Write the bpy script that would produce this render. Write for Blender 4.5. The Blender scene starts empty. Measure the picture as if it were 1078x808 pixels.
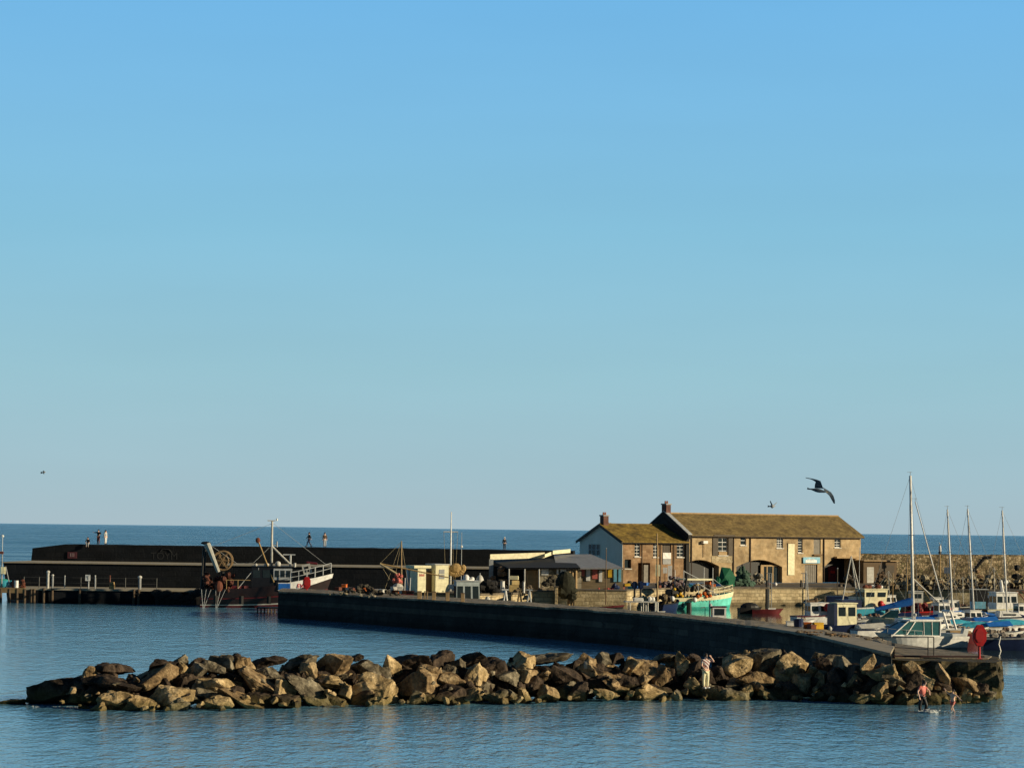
import bpy, math, random
import numpy as np
from mathutils import Vector, Matrix, noise
random.seed(7)
R = math.radians
scene = bpy.context.scene
COL = scene.collection

# ------------------------------------------------------------------ camera model
F = 2600.0; EYE = 8.6
PITCH = math.atan(152.8 / F); ROLL = R(0.70)
_f = Vector((0, math.cos(PITCH), math.sin(PITCH)))
_u0 = Vector((0, -math.sin(PITCH), math.cos(PITCH))); _r0 = Vector((1, 0, 0))
_r = _r0 * math.cos(ROLL) + _u0 * math.sin(ROLL)
_u = _u0 * math.cos(ROLL) - _r0 * math.sin(ROLL)
CAM = Vector((0, 0, EYE))

def ray(px, py):
    return _f + _r * ((px - 539) / F) + _u * ((404 - py) / F)
def PZ(px, py, z):                      # point seen at (px,py) lying at height z
    d = ray(px, py); t = (z - EYE) / d.z
    return CAM + d * t
def PD(px, py, d):                      # point seen at (px,py) at distance d along +Y
    r = ray(px, py)
    return CAM + r * (d / r.y)
def AZ(px, d, z):                       # point at distance d and height z in picture column px
    py = 556
    for _ in range(4):
        p = PD(px, py, d); py += (p.z - z) * F / d
    return PD(px, py, d)
def hor(px): return 556.8 + (px - 539) * math.tan(ROLL)

# ------------------------------------------------------------------ materials
MATS = {}
def mat(name, col, rough=0.7, var=0.18, scale=3.0, bump=0.0, metal=0.0, col2=None, stretch=(1, 1, 1), spec=0.4):
    if name in MATS: return MATS[name]
    m = bpy.data.materials.new(name); m.use_nodes = True
    nt = m.node_tree; N = nt.nodes; Lk = nt.links
    b = N['Principled BSDF']
    b.inputs['Roughness'].default_value = rough
    b.inputs['Metallic'].default_value = metal
    b.inputs['Specular IOR Level'].default_value = spec
    tc = N.new('ShaderNodeTexCoord'); mp = N.new('ShaderNodeMapping'); mp.inputs['Scale'].default_value = stretch
    Lk.new(tc.outputs['Object'], mp.inputs[0])
    nz = N.new('ShaderNodeTexNoise'); nz.inputs['Scale'].default_value = scale; nz.inputs['Detail'].default_value = 6
    nz.inputs['Roughness'].default_value = 0.65
    Lk.new(mp.outputs[0], nz.inputs['Vector'])
    rp = N.new('ShaderNodeValToRGB')
    c2 = col2 or tuple(min(1, c * (1 + var)) for c in col)
    c1 = tuple(c * (1 - var) for c in col) if not col2 else col
    rp.color_ramp.elements[0].position = 0.32; rp.color_ramp.elements[0].color = (*c1, 1)
    rp.color_ramp.elements[1].position = 0.68; rp.color_ramp.elements[1].color = (*c2, 1)
    Lk.new(nz.outputs['Fac'], rp.inputs['Fac']); Lk.new(rp.outputs['Color'], b.inputs['Base Color'])
    if bump:
        bp = N.new('ShaderNodeBump'); bp.inputs['Strength'].default_value = 0.8; bp.inputs['Distance'].default_value = bump
        Lk.new(nz.outputs['Fac'], bp.inputs['Height']); Lk.new(bp.outputs[0], b.inputs['Normal'])
    MATS[name] = m
    return m

def stone(name, cols, cell=1.6, flat=1.8, mortar=0.5, stain=0.5, bump=0.06, waterline=False, wscale=None, brick=None):
    """masonry: irregular courses of blocks with dark joints, broad staining, wet foot"""
    if name in MATS: return MATS[name]
    m = bpy.data.materials.new(name); m.use_nodes = True
    nt = m.node_tree; N = nt.nodes; Lk = nt.links
    b = N['Principled BSDF']; b.inputs['Roughness'].default_value = 0.88; b.inputs['Specular IOR Level'].default_value = 0.25
    ge = N.new('ShaderNodeNewGeometry')
    mp = N.new('ShaderNodeMapping'); mp.inputs['Scale'].default_value = (cell, cell, cell * flat)
    nz0 = N.new('ShaderNodeTexNoise'); nz0.inputs['Scale'].default_value = 1.3
    Lk.new(ge.outputs['Position'], mp.inputs[0])
    vo = N.new('ShaderNodeTexVoronoi'); vo.inputs['Scale'].default_value = 1.0; vo.inputs['Randomness'].default_value = 0.75
    Lk.new(mp.outputs[0], vo.inputs['Vector'])
    ve = N.new('ShaderNodeTexVoronoi'); ve.feature = 'DISTANCE_TO_EDGE'; ve.inputs['Scale'].default_value = 1.0; ve.inputs['Randomness'].default_value = 0.75
    Lk.new(mp.outputs[0], ve.inputs['Vector'])
    sp = N.new('ShaderNodeSeparateColor'); Lk.new(vo.outputs['Color'], sp.inputs[0])
    cellval, edgeval, emax = sp.outputs[0], ve.outputs['Distance'], 0.09
    if brick:
        s3 = N.new('ShaderNodeSeparateXYZ'); Lk.new(ge.outputs['Position'], s3.inputs[0])
        h1 = N.new('ShaderNodeMath'); h1.operation = 'MULTIPLY_ADD'; h1.inputs[1].default_value = 0.62
        Lk.new(s3.outputs['Y'], h1.inputs[0]); Lk.new(s3.outputs['X'], h1.inputs[2])
        cb3 = N.new('ShaderNodeCombineXYZ'); Lk.new(h1.outputs[0], cb3.inputs[0]); Lk.new(s3.outputs['Z'], cb3.inputs[1])
        nw = N.new('ShaderNodeTexNoise'); nw.inputs['Scale'].default_value = 0.9; nw.inputs['Detail'].default_value = 3; Lk.new(cb3.outputs[0], nw.inputs['Vector'])
        sc9 = N.new('ShaderNodeVectorMath'); sc9.operation = 'MULTIPLY_ADD'; sc9.inputs[1].default_value = (0.3, 0.22, 0); Lk.new(nw.outputs['Color'], sc9.inputs[0]); Lk.new(cb3.outputs[0], sc9.inputs[2])
        bk = N.new('ShaderNodeTexBrick'); bk.inputs['Scale'].default_value = 1; bk.inputs['Brick Width'].default_value = brick[0]; bk.inputs['Row Height'].default_value = brick[1]
        bk.inputs['Color1'].default_value = (0, 0, 0, 1); bk.inputs['Color2'].default_value = (1, 1, 1, 1); bk.inputs['Mortar'].default_value = (.5, .5, .5, 1)
        bk.inputs['Mortar Size'].default_value = brick[1] * .07; bk.inputs['Mortar Smooth'].default_value = 1; bk.offset_frequency = 2; bk.squash = .7; bk.squash_frequency = 3
        Lk.new(sc9.outputs[0], bk.inputs['Vector'])
        iv = N.new('ShaderNodeMath'); iv.operation = 'SUBTRACT'; iv.inputs[0].default_value = 1; Lk.new(bk.outputs['Fac'], iv.inputs[1])
        s4 = N.new('ShaderNodeSeparateColor'); Lk.new(bk.outputs['Color'], s4.inputs[0])
        mixn = N.new('ShaderNodeMath'); mixn.operation = 'MULTIPLY_ADD'; mixn.inputs[1].default_value = .5; Lk.new(s4.outputs[0], mixn.inputs[0])
        nq = N.new('ShaderNodeMath'); nq.operation = 'MULTIPLY'; nq.inputs[1].default_value = .5; Lk.new(nw.outputs['Fac'], nq.inputs[0]); Lk.new(nq.outputs[0], mixn.inputs[2])
        cellval, edgeval, emax = mixn.outputs[0], iv.outputs[0], 1.0
    rp = N.new('ShaderNodeValToRGB'); cr = rp.color_ramp
    while len(cr.elements) < len(cols): cr.elements.new(0.5)
    for i, c in enumerate(cols):
        cr.elements[i].position = i / (len(cols) - 1); cr.elements[i].color = (*c, 1)
    Lk.new(cellval, rp.inputs['Fac'])
    er = N.new('ShaderNodeMapRange'); er.inputs['From Max'].default_value = emax; er.inputs['To Min'].default_value = 1 - mortar
    Lk.new(edgeval, er.inputs['Value'])
    nz = N.new('ShaderNodeTexNoise'); nz.inputs['Scale'].default_value = 0.5; nz.inputs['Detail'].default_value = 8; nz.inputs['Roughness'].default_value = 0.7
    Lk.new(ge.outputs['Position'], nz.inputs['Vector'])
    sr = N.new('ShaderNodeMapRange'); sr.inputs['From Min'].default_value = 0.35; sr.inputs['From Max'].default_value = 0.65
    sr.inputs['To Min'].default_value = 1 - stain; sr.inputs['To Max'].default_value = 1.12
    Lk.new(nz.outputs['Fac'], sr.inputs['Value'])
    mu = N.new('ShaderNodeMath'); mu.operation = 'MULTIPLY'
    Lk.new(er.outputs[0], mu.inputs[0]); Lk.new(sr.outputs[0], mu.inputs[1])
    last = mu.outputs[0]
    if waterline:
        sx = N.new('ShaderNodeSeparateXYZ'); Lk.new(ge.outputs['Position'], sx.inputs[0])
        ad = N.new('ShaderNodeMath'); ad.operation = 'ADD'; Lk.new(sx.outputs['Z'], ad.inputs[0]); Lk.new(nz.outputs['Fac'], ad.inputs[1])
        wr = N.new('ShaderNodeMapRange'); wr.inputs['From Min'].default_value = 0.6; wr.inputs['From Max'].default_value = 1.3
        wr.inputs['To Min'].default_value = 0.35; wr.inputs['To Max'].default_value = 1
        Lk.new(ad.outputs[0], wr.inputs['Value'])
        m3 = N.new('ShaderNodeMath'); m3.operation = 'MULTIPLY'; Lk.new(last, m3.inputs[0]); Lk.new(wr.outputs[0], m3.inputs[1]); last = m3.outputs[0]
    vm = N.new('ShaderNodeVectorMath'); vm.operation = 'SCALE'
    Lk.new(rp.outputs['Color'], vm.inputs[0]); Lk.new(last, vm.inputs['Scale'])
    Lk.new(vm.outputs[0], b.inputs['Base Color'])
    n2 = N.new('ShaderNodeTexNoise'); n2.inputs['Scale'].default_value = 4; n2.inputs['Detail'].default_value = 5
    Lk.new(ge.outputs['Position'], n2.inputs['Vector'])
    a2 = N.new('ShaderNodeMath'); a2.operation = 'MULTIPLY_ADD'; a2.inputs[1].default_value = 0.6
    Lk.new(n2.outputs['Fac'], a2.inputs[0]); Lk.new(er.outputs[0], a2.inputs[2])
    bp = N.new('ShaderNodeBump'); bp.inputs['Distance'].default_value = bump; bp.inputs['Strength'].default_value = 1
    Lk.new(a2.outputs[0], bp.inputs['Height']); Lk.new(bp.outputs[0], b.inputs['Normal'])
    MATS[name] = m
    return m

def rock_mat(name, base, alt, algae=(0.17, 0.145, 0.045)):
    m = bpy.data.materials.new(name); m.use_nodes = True
    nt = m.node_tree; N = nt.nodes; Lk = nt.links
    b = N['Principled BSDF']; b.inputs['Roughness'].default_value = 0.9; b.inputs['Specular IOR Level'].default_value = 0.2
    ge = N.new('ShaderNodeNewGeometry')
    def nz(sc, det=8, ro=0.65):
        n = N.new('ShaderNodeTexNoise'); n.inputs['Scale'].default_value = sc; n.inputs['Detail'].default_value = det; n.inputs['Roughness'].default_value = ro
        Lk.new(ge.outputs['Position'], n.inputs['Vector']); return n
    n1 = nz(1.1); n2 = nz(6.0); n3 = nz(0.6, 4)
    r1 = N.new('ShaderNodeValToRGB'); e = r1.color_ramp.elements
    e[0].position = 0.36; e[0].color = (*[c * 0.38 for c in alt], 1); e[1].position = 0.62; e[1].color = (*base, 1)
    x = r1.color_ramp.elements.new(0.48); x.color = (*alt, 1)
    Lk.new(n1.outputs['Fac'], r1.inputs['Fac'])
    r2 = N.new('ShaderNodeMapRange'); r2.inputs['From Min'].default_value = 0.38; r2.inputs['From Max'].default_value = 0.62
    r2.inputs['To Min'].default_value = 0.62; r2.inputs['To Max'].default_value = 1.15
    Lk.new(n2.outputs['Fac'], r2.inputs['Value'])
    vm = N.new('ShaderNodeVectorMath'); vm.operation = 'SCALE'; Lk.new(r1.outputs['Color'], vm.inputs[0]); Lk.new(r2.outputs[0], vm.inputs['Scale'])
    sx = N.new('ShaderNodeSeparateXYZ'); Lk.new(ge.outputs['Position'], sx.inputs[0])
    ad = N.new('ShaderNodeMath'); ad.operation = 'MULTIPLY_ADD'; ad.inputs[1].default_value = 1.2; Lk.new(n3.outputs['Fac'], ad.inputs[0]); Lk.new(sx.outputs['Z'], ad.inputs[2])
    ar = N.new('ShaderNodeMapRange'); ar.inputs['From Min'].default_value = 0.75; ar.inputs['From Max'].default_value = 1.25; ar.inputs['To Min'].default_value = 0.45; ar.inputs['To Max'].default_value = 0
    Lk.new(ad.outputs[0], ar.inputs['Value'])
    mx = N.new('ShaderNodeMix'); mx.data_type = 'RGBA'; mx.inputs[7].default_value = (*algae, 1)
    Lk.new(ar.outputs[0], mx.inputs[0]); Lk.new(vm.outputs[0], mx.inputs[6])
    wr = N.new('ShaderNodeMapRange'); wr.inputs['From Min'].default_value = 0.42; wr.inputs['From Max'].default_value = 0.8; wr.inputs['To Min'].default_value = 0.22; wr.inputs['To Max'].default_value = 1
    Lk.new(ad.outputs[0], wr.inputs['Value'])
    v2 = N.new('ShaderNodeVectorMath'); v2.operation = 'SCALE'; Lk.new(mx.outputs[2], v2.inputs[0]); Lk.new(wr.outputs[0], v2.inputs['Scale'])
    Lk.new(v2.outputs[0], b.inputs['Base Color'])
    ma = N.new('ShaderNodeMath'); ma.operation = 'MULTIPLY_ADD'; ma.inputs[1].default_value = 0.35
    Lk.new(n2.outputs['Fac'], ma.inputs[0]); Lk.new(n1.outputs['Fac'], ma.inputs[2])
    bp = N.new('ShaderNodeBump'); bp.inputs['Distance'].default_value = 0.2; bp.inputs['Strength'].default_value = 1
    Lk.new(ma.outputs[0], bp.inputs['Height']); Lk.new(bp.outputs[0], b.inputs['Normal'])
    return m

def M(k):
    T = dict(
        black=((0.012, 0.012, 0.013), 0.55), darkhull=((0.012, 0.012, 0.016), 0.4), navy=((0.01, 0.02, 0.07), 0.4),
        white=((0.82, 0.81, 0.78), 0.45), cream=((0.85, 0.78, 0.52), 0.6), offwhite=((0.55, 0.54, 0.50), 0.6),
        grey=((0.3, 0.31, 0.32), 0.6), palegrey=((0.45, 0.47, 0.48), 0.6), rust=((0.16, 0.05, 0.03), 0.8),
        red=((0.50, 0.02, 0.02), 0.45), maroon=((0.13, 0.015, 0.02), 0.5), orange=((0.65, 0.16, 0.03), 0.6),
        yellow=((0.75, 0.45, 0.03), 0.6), blue=((0.015, 0.15, 0.55), 0.6), cyan=((0.06, 0.42, 0.58), 0.6),
        turquoise=((0.17, 0.74, 0.64), 0.45), green=((0.01, 0.14, 0.07), 0.7), netgreen=((0.06, 0.11, 0.08), 0.95),
        netbrown=((0.12, 0.08, 0.05), 0.95), tan=((0.42, 0.28, 0.12), 0.85), wood=((0.2, 0.12, 0.06), 0.8),
        palewood=((0.42, 0.29, 0.15), 0.8), slate=((0.30, 0.30, 0.31), 0.7), felt=((0.014, 0.013, 0.013), 0.85),
        window=((0.02, 0.03, 0.035), 0.12), teal=((0.03, 0.10, 0.11), 0.12), alu=((0.55, 0.55, 0.54), 0.35),
        rope=((0.4, 0.33, 0.2), 0.9), pink=((0.6, 0.16, 0.13), 0.6), skin=((0.80, 0.50, 0.38), 0.55), hair=((0.03, 0.018, 0.012), 0.6),
        greygreen=((0.40, 0.40, 0.36), 0.5), foam=((0.5, 0.53, 0.54), 0.6), door=((0.09, 0.07, 0.05), 0.7), greydoor=((0.22, 0.20, 0.17), 0.7),
        lightblue=((0.2, 0.5, 0.68), 0.5), gull=((0.035, 0.055, 0.08), 0.8), gullpale=((0.3, 0.32, 0.34), 0.7))
    c, r = T[k]
    return mat('paint_' + k, c, r, var=0.22, scale=2.5, bump=0.01 if r > 0.55 else 0)

# ------------------------------------------------------------------ mesh builder
class MB:
    def __init__(s): s.v = []; s.f = []
    def add(s, vs, fs):
        n = len(s.v); s.v += [tuple(v) for v in vs]; s.f += [tuple(i + n for i in f) for f in fs]; return s
    def bx(s, x0, x1, y0, y1, z0, z1):
        vs = [(x, y, z) for z in (z0, z1) for y in (y0, y1) for x in (x0, x1)]
        return s.add(vs, [(0, 2, 3, 1), (4, 5, 7, 6), (0, 1, 5, 4), (2, 6, 7, 3), (0, 4, 6, 2), (1, 3, 7, 5)])
    def box(s, c, sz, rz=0, ry=0, rx=0):
        m = Matrix.Translation(Vector(c)) @ Matrix.Rotation(rz, 4, 'Z') @ Matrix.Rotation(ry, 4, 'Y') @ Matrix.Rotation(rx, 4, 'X')
        a, b, d = sz[0] / 2, sz[1] / 2, sz[2] / 2
        vs = [m @ Vector((x, y, z)) for z in (-d, d) for y in (-b, b) for x in (-a, a)]
        return s.add(vs, [(0, 2, 3, 1), (4, 5, 7, 6), (0, 1, 5, 4), (2, 6, 7, 3), (0, 4, 6, 2), (1, 3, 7, 5)])
    def tube(s, p0, p1, r0, r1=None, n=8):
        p0, p1 = Vector(p0), Vector(p1); r1 = r0 if r1 is None else r1
        ax = (p1 - p0).normalized(); t = Vector((0, 0, 1)) if abs(ax.z) < 0.9 else Vector((1, 0, 0))
        a = ax.cross(t).normalized(); b = ax.cross(a)
        vs = []
        for p, r in ((p0, r0), (p1, r1)):
            for i in range(n):
                an = 2 * math.pi * i / n; vs.append(p + (a * math.cos(an) + b * math.sin(an)) * r)
        fs = [(i, (i + 1) % n, n + (i + 1) % n, n + i) for i in range(n)] + [tuple(range(n))[::-1], tuple(range(n, 2 * n))]
        return s.add(vs, fs)
    def path(s, pts, r, n=6):
        for a, b in zip(pts, pts[1:]): s.tube(a, b, r, r, n)
        return s
    def prism(s, poly, y0, y1):          # poly in x,z
        n = len(poly)
        vs = [(x, y0, z) for x, z in poly] + [(x, y1, z) for x, z in poly]
        return s.add(vs, [tuple(range(n)), tuple(range(n, 2 * n))[::-1]] + [(i, n + i, n + (i + 1) % n, (i + 1) % n) for i in range(n)])
    def slab(s, poly, z0, z1):           # poly in x,y
        n = len(poly)
        vs = [(p[0], p[1], z0) for p in poly] + [(p[0], p[1], z1) for p in poly]
        return s.add(vs, [tuple(range(n))[::-1], tuple(range(n, 2 * n))] + [(i, (i + 1) % n, n + (i + 1) % n, n + i) for i in range(n)])
    def ball(s, c, r, sx=1, sy=1, sz=1, n=10, m=7, rough=0):
        c = Vector(c); vs = []
        for j in range(1, m):
            th = math.pi * j / m
            for i in range(n):
                ph = 2 * math.pi * i / n; k = 1 + (random.uniform(-rough, rough) if rough else 0)
                vs.append((c.x + r * sx * k * math.sin(th) * math.cos(ph), c.y + r * sy * k * math.sin(th) * math.sin(ph), c.z + r * sz * k * math.cos(th)))
        vs.append((c.x, c.y, c.z + r * sz)); vs.append((c.x, c.y, c.z - r * sz)); T = len(vs) - 2
        fs = [(j * n + i, (j + 1) * n + i, (j + 1) * n + (i + 1) % n, j * n + (i + 1) % n) for j in range(m - 2) for i in range(n)]
        fs += [(T, i, (i + 1) % n) for i in range(n)] + [(T + 1, (m - 2) * n + (i + 1) % n, (m - 2) * n + i) for i in range(n)]
        return s.add(vs, fs)
    def shift(s, o): s.v = [(x - o[0], y - o[1], z - o[2]) for x, y, z in s.v]; return s
    def build(s, name, m, parent=None, smooth=False, bevel=0):
        me = bpy.data.meshes.new(name); me.from_pydata(s.v, [], s.f); me.validate(); me.update()
        import bmesh
        bm = bmesh.new(); bm.from_mesh(me); bmesh.ops.recalc_face_normals(bm, faces=bm.faces)
        if bevel: bmesh.ops.bevel(bm, geom=bm.edges[:], offset=bevel, segments=2, affect='EDGES', clamp_overlap=True)
        bm.to_mesh(me); bm.free()
        if m: me.materials.append(m)
        if smooth: me.polygons.foreach_set('use_smooth', [True] * len(me.polygons))
        o = bpy.data.objects.new(name, me); COL.objects.link(o)
        if parent: o.parent = parent
        return o

def tag(o, label=None, cat=None, group=None, kind=None):
    if label: o['label'] = label
    if cat: o['category'] = cat
    if group: o['group'] = group
    if kind: o['kind'] = kind
    return o
def thing(name, label, cat, loc=(0, 0, 0), rz=0, group=None):
    o = bpy.data.objects.new(name, None); COL.objects.link(o); o.empty_display_size = 0.3
    o.location = loc; o.rotation_euler = (0, 0, rz)
    return tag(o, label, cat, group)
def clone(root, loc, rz=0, label=None, group=None, scale=1):
    r = root.copy(); COL.objects.link(r); r.location = loc; r.rotation_euler = (0, 0, rz); r.scale = (scale,) * 3
    if label: r['label'] = label
    if group: r['group'] = group
    for ch in list(root.children):
        c = ch.copy(); COL.objects.link(c); c.parent = r
        for g in ch.children:
            d = g.copy(); COL.objects.link(d); d.parent = c
    return r
def place(o, loc, rz=0): o.location = loc; o.rotation_euler = (0, 0, rz); return o
def text(s, size, m, parent, loc, rot, name='lettering', depth=0.01, sx=1):
    cu = bpy.data.curves.new('t', 'FONT'); cu.body = s; cu.size = size; cu.extrude = depth; cu.align_x = 'CENTER'; cu.align_y = 'CENTER'
    t = bpy.data.objects.new('t', cu); COL.objects.link(t)
    me = bpy.data.meshes.new_from_object(t.evaluated_get(bpy.context.evaluated_depsgraph_get()))
    bpy.data.objects.remove(t); me.materials.clear(); me.materials.append(m)
    o = bpy.data.objects.new(name, me); COL.objects.link(o); o.parent = parent; o.location = loc; o.rotation_euler = rot; o.scale = (sx, 1, 1)
    return o
def cut(o, cutter):
    c = cutter.build('c', None, o.parent)
    md = o.modifiers.new('b', 'BOOLEAN'); md.object = c; md.operation = 'DIFFERENCE'; md.solver = 'EXACT'
    me = bpy.data.meshes.new_from_object(o.evaluated_get(bpy.context.evaluated_depsgraph_get()))
    o.modifiers.clear(); old = o.data; o.data = me; me.name = old.name
    bpy.data.objects.remove(c)

# ------------------------------------------------------------------ sun, sky, camera
SUN_AZ, SUN_EL = R(75), R(15)        # measured from straight behind the camera towards the right
sd = Vector((math.sin(SUN_AZ) * math.cos(SUN_EL), -math.cos(SUN_AZ) * math.cos(SUN_EL), math.sin(SUN_EL)))
sl = bpy.data.lights.new('sun', 'SUN'); sl.energy = 5.0; sl.angle = R(0.5); sl.color = (1.0, 0.84, 0.56)
so = bpy.data.objects.new('sun', sl); COL.objects.link(so); so.rotation_euler = sd.to_track_quat('Z', 'Y').to_euler(); so.location = (60, -20, 60)

w = bpy.data.worlds.new('World'); scene.world = w; w.use_nodes = True
nt = w.node_tree; N = nt.nodes; Lk = nt.links
sky = N.new('ShaderNodeTexSky'); sky.sky_type = 'NISHITA'; sky.sun_disc = False; sky.sun_elevation = SUN_EL
sky.sun_rotation = math.atan2(sd.x, sd.y); sky.air_density = 1.0; sky.dust_density = 0.6; sky.ozone_density = 2.0
vs_ = N.new('ShaderNodeVectorMath'); vs_.operation = 'SCALE'; vs_.inputs['Scale'].default_value = 0.06
Lk.new(sky.outputs[0], vs_.inputs[0])
tc = N.new('ShaderNodeTexCoord'); sx = N.new('ShaderNodeSeparateXYZ'); Lk.new(tc.outputs['Generated'], sx.inputs[0])
rp = N.new('ShaderNodeValToRGB'); cr = rp.color_ramp
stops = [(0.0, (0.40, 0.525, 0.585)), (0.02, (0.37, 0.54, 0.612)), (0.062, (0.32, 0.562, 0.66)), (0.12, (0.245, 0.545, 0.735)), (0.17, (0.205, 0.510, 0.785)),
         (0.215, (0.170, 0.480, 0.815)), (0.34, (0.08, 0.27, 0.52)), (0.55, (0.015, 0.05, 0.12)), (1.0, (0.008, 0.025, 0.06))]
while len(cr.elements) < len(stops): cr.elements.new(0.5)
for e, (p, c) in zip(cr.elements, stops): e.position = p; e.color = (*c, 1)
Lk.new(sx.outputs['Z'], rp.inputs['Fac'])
mx = N.new('ShaderNodeMix'); mx.data_type = 'RGBA'; mx.inputs[0].default_value = 0.96
Lk.new(vs_.outputs[0], mx.inputs[6]); Lk.new(rp.outputs['Color'], mx.inputs[7])
# the half of the sky behind the viewer is dimmed on purpose to cut ambient fill; faint haze variation
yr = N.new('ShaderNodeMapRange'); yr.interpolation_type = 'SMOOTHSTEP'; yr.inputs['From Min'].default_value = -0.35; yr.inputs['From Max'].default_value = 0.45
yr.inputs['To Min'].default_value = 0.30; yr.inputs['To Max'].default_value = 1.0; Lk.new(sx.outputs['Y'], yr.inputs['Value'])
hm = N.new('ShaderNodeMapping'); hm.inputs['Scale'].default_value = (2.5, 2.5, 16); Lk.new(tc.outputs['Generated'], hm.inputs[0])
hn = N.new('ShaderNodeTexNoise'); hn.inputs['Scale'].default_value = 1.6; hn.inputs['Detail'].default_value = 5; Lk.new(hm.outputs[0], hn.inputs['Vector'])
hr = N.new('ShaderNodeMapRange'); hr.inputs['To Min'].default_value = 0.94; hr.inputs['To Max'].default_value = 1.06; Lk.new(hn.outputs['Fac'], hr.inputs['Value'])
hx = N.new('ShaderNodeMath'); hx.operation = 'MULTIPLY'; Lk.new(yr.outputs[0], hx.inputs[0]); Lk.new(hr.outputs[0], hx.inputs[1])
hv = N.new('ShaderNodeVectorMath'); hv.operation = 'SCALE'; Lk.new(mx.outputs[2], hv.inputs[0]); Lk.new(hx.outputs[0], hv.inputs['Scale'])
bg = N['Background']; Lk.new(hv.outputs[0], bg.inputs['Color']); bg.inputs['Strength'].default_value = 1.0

cd = bpy.data.cameras.new('camera'); cam = bpy.data.objects.new('camera', cd); COL.objects.link(cam); scene.camera = cam
cd.lens = F * 36 / 1078; cd.sensor_width = 36; cd.clip_start = 1; cd.clip_end = 120000
mw = Matrix((( _r.x, _u.x, -_f.x, 0), (_r.y, _u.y, -_f.y, 0), (_r.z, _u.z, -_f.z, EYE), (0, 0, 0, 1)))
cam.matrix_world = mw
scene.view_settings.view_transform = 'Standard'; scene.view_settings.look = 'None'; scene.view_settings.exposure = 0; scene.view_settings.gamma = 1
scene.cycles.max_bounces = 5; scene.cycles.use_denoising = True; scene.render.film_transparent = False

# ------------------------------------------------------------------ water
def water_mat(name, deep, slope, rough, sx_, sy_, tint=(1, 1, 1), ior=1.38):
    m = bpy.data.materials.new(name); m.use_nodes = True
    nt = m.node_tree; N = nt.nodes; Lk = nt.links
    b = N['Principled BSDF']; b.inputs['Base Color'].default_value = (*deep, 1); b.inputs['Roughness'].default_value = rough
    b.inputs['IOR'].default_value = ior; b.inputs['Specular IOR Level'].default_value = 0.5; b.inputs['Specular Tint'].default_value = (*tint, 1)
    ge = N.new('ShaderNodeNewGeometry')
    hs = []
    for (a, bb, amp, det) in ((sx_, sy_, 1.0, 3), (sx_ * 3.1, sy_ * 2.7, 0.42, 3), (sx_ * 0.25, sy_ * 0.3, 1.2, 2)):
        mp = N.new('ShaderNodeMapping'); mp.inputs['Scale'].default_value = (a, bb, 1); mp.inputs['Rotation'].default_value = (0, 0, R(random.uniform(-12, 12)))
        Lk.new(ge.outputs['Position'], mp.inputs[0])
        n = N.new('ShaderNodeTexNoise'); n.inputs['Scale'].default_value = 1; n.inputs['Detail'].default_value = det; n.inputs['Roughness'].default_value = 0.55
        n.inputs['Distortion'].default_value = 0.4
        Lk.new(mp.outputs[0], n.inputs['Vector'])
        mu = N.new('ShaderNodeMath'); mu.operation = 'MULTIPLY'; mu.inputs[1].default_value = amp; Lk.new(n.outputs['Fac'], mu.inputs[0]); hs.append(mu)
    a1 = N.new('ShaderNodeMath'); a1.operation = 'ADD'; Lk.new(hs[0].outputs[0], a1.inputs[0]); Lk.new(hs[1].outputs[0], a1.inputs[1])
    a2 = N.new('ShaderNodeMath'); a2.operation = 'ADD'; Lk.new(a1.outputs[0], a2.inputs[0]); Lk.new(hs[2].outputs[0], a2.inputs[1])
    bp = N.new('ShaderNodeBump'); bp.inputs['Strength'].default_value = 1; bp.inputs['Distance'].default_value = slope
    Lk.new(a2.outputs[0], bp.inputs['Height']); Lk.new(bp.outputs[0], b.inputs['Normal'])
    # wind patches: broad areas of slightly different roughness
    mp = N.new('ShaderNodeMapping'); mp.inputs['Scale'].default_value = (0.012, 0.05, 1); Lk.new(ge.outputs['Position'], mp.inputs[0])
    n = N.new('ShaderNodeTexNoise'); n.inputs['Scale'].default_value = 1; n.inputs['Detail'].default_value = 4; Lk.new(mp.outputs[0], n.inputs['Vector'])
    mr = N.new('ShaderNodeMapRange'); mr.inputs['From Min'].default_value = 0.35; mr.inputs['From Max'].default_value = 0.65
    mr.inputs['To Min'].default_value = rough * 0.6; mr.inputs['To Max'].default_value = rough * 1.5; Lk.new(n.outputs['Fac'], mr.inputs['Value']); Lk.new(mr.outputs[0], b.inputs['Roughness'])
    return m
S = 60000
sea = MB().add([(-S, 318, -0.02), (S, 318, -0.02), (S, S, -0.02), (-S, S, -0.02)], [(0, 1, 2, 3)]).build('sea', water_mat('open_sea', (0.006, 0.10, 0.19), 0.9, 0.22, 0.5, 0.9, tint=(0.25, 0.6, 0.9)))
tag(sea, 'deep blue open sea reaching to the horizon behind the harbour wall', 'sea', kind='structure')
hw = MB().add([(-400, -200, 0), (400, -200, 0), (400, 330, 0), (-400, 330, 0)], [(0, 1, 2, 3)]).build('water', water_mat('sheltered_water', (0.15, 0.40, 0.61), 0.085, 0.05, 2.0, 0.85, ior=1.28))
tag(hw, 'calm rippled blue water around the rocks and inside the harbour', 'water', kind='structure')

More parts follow.
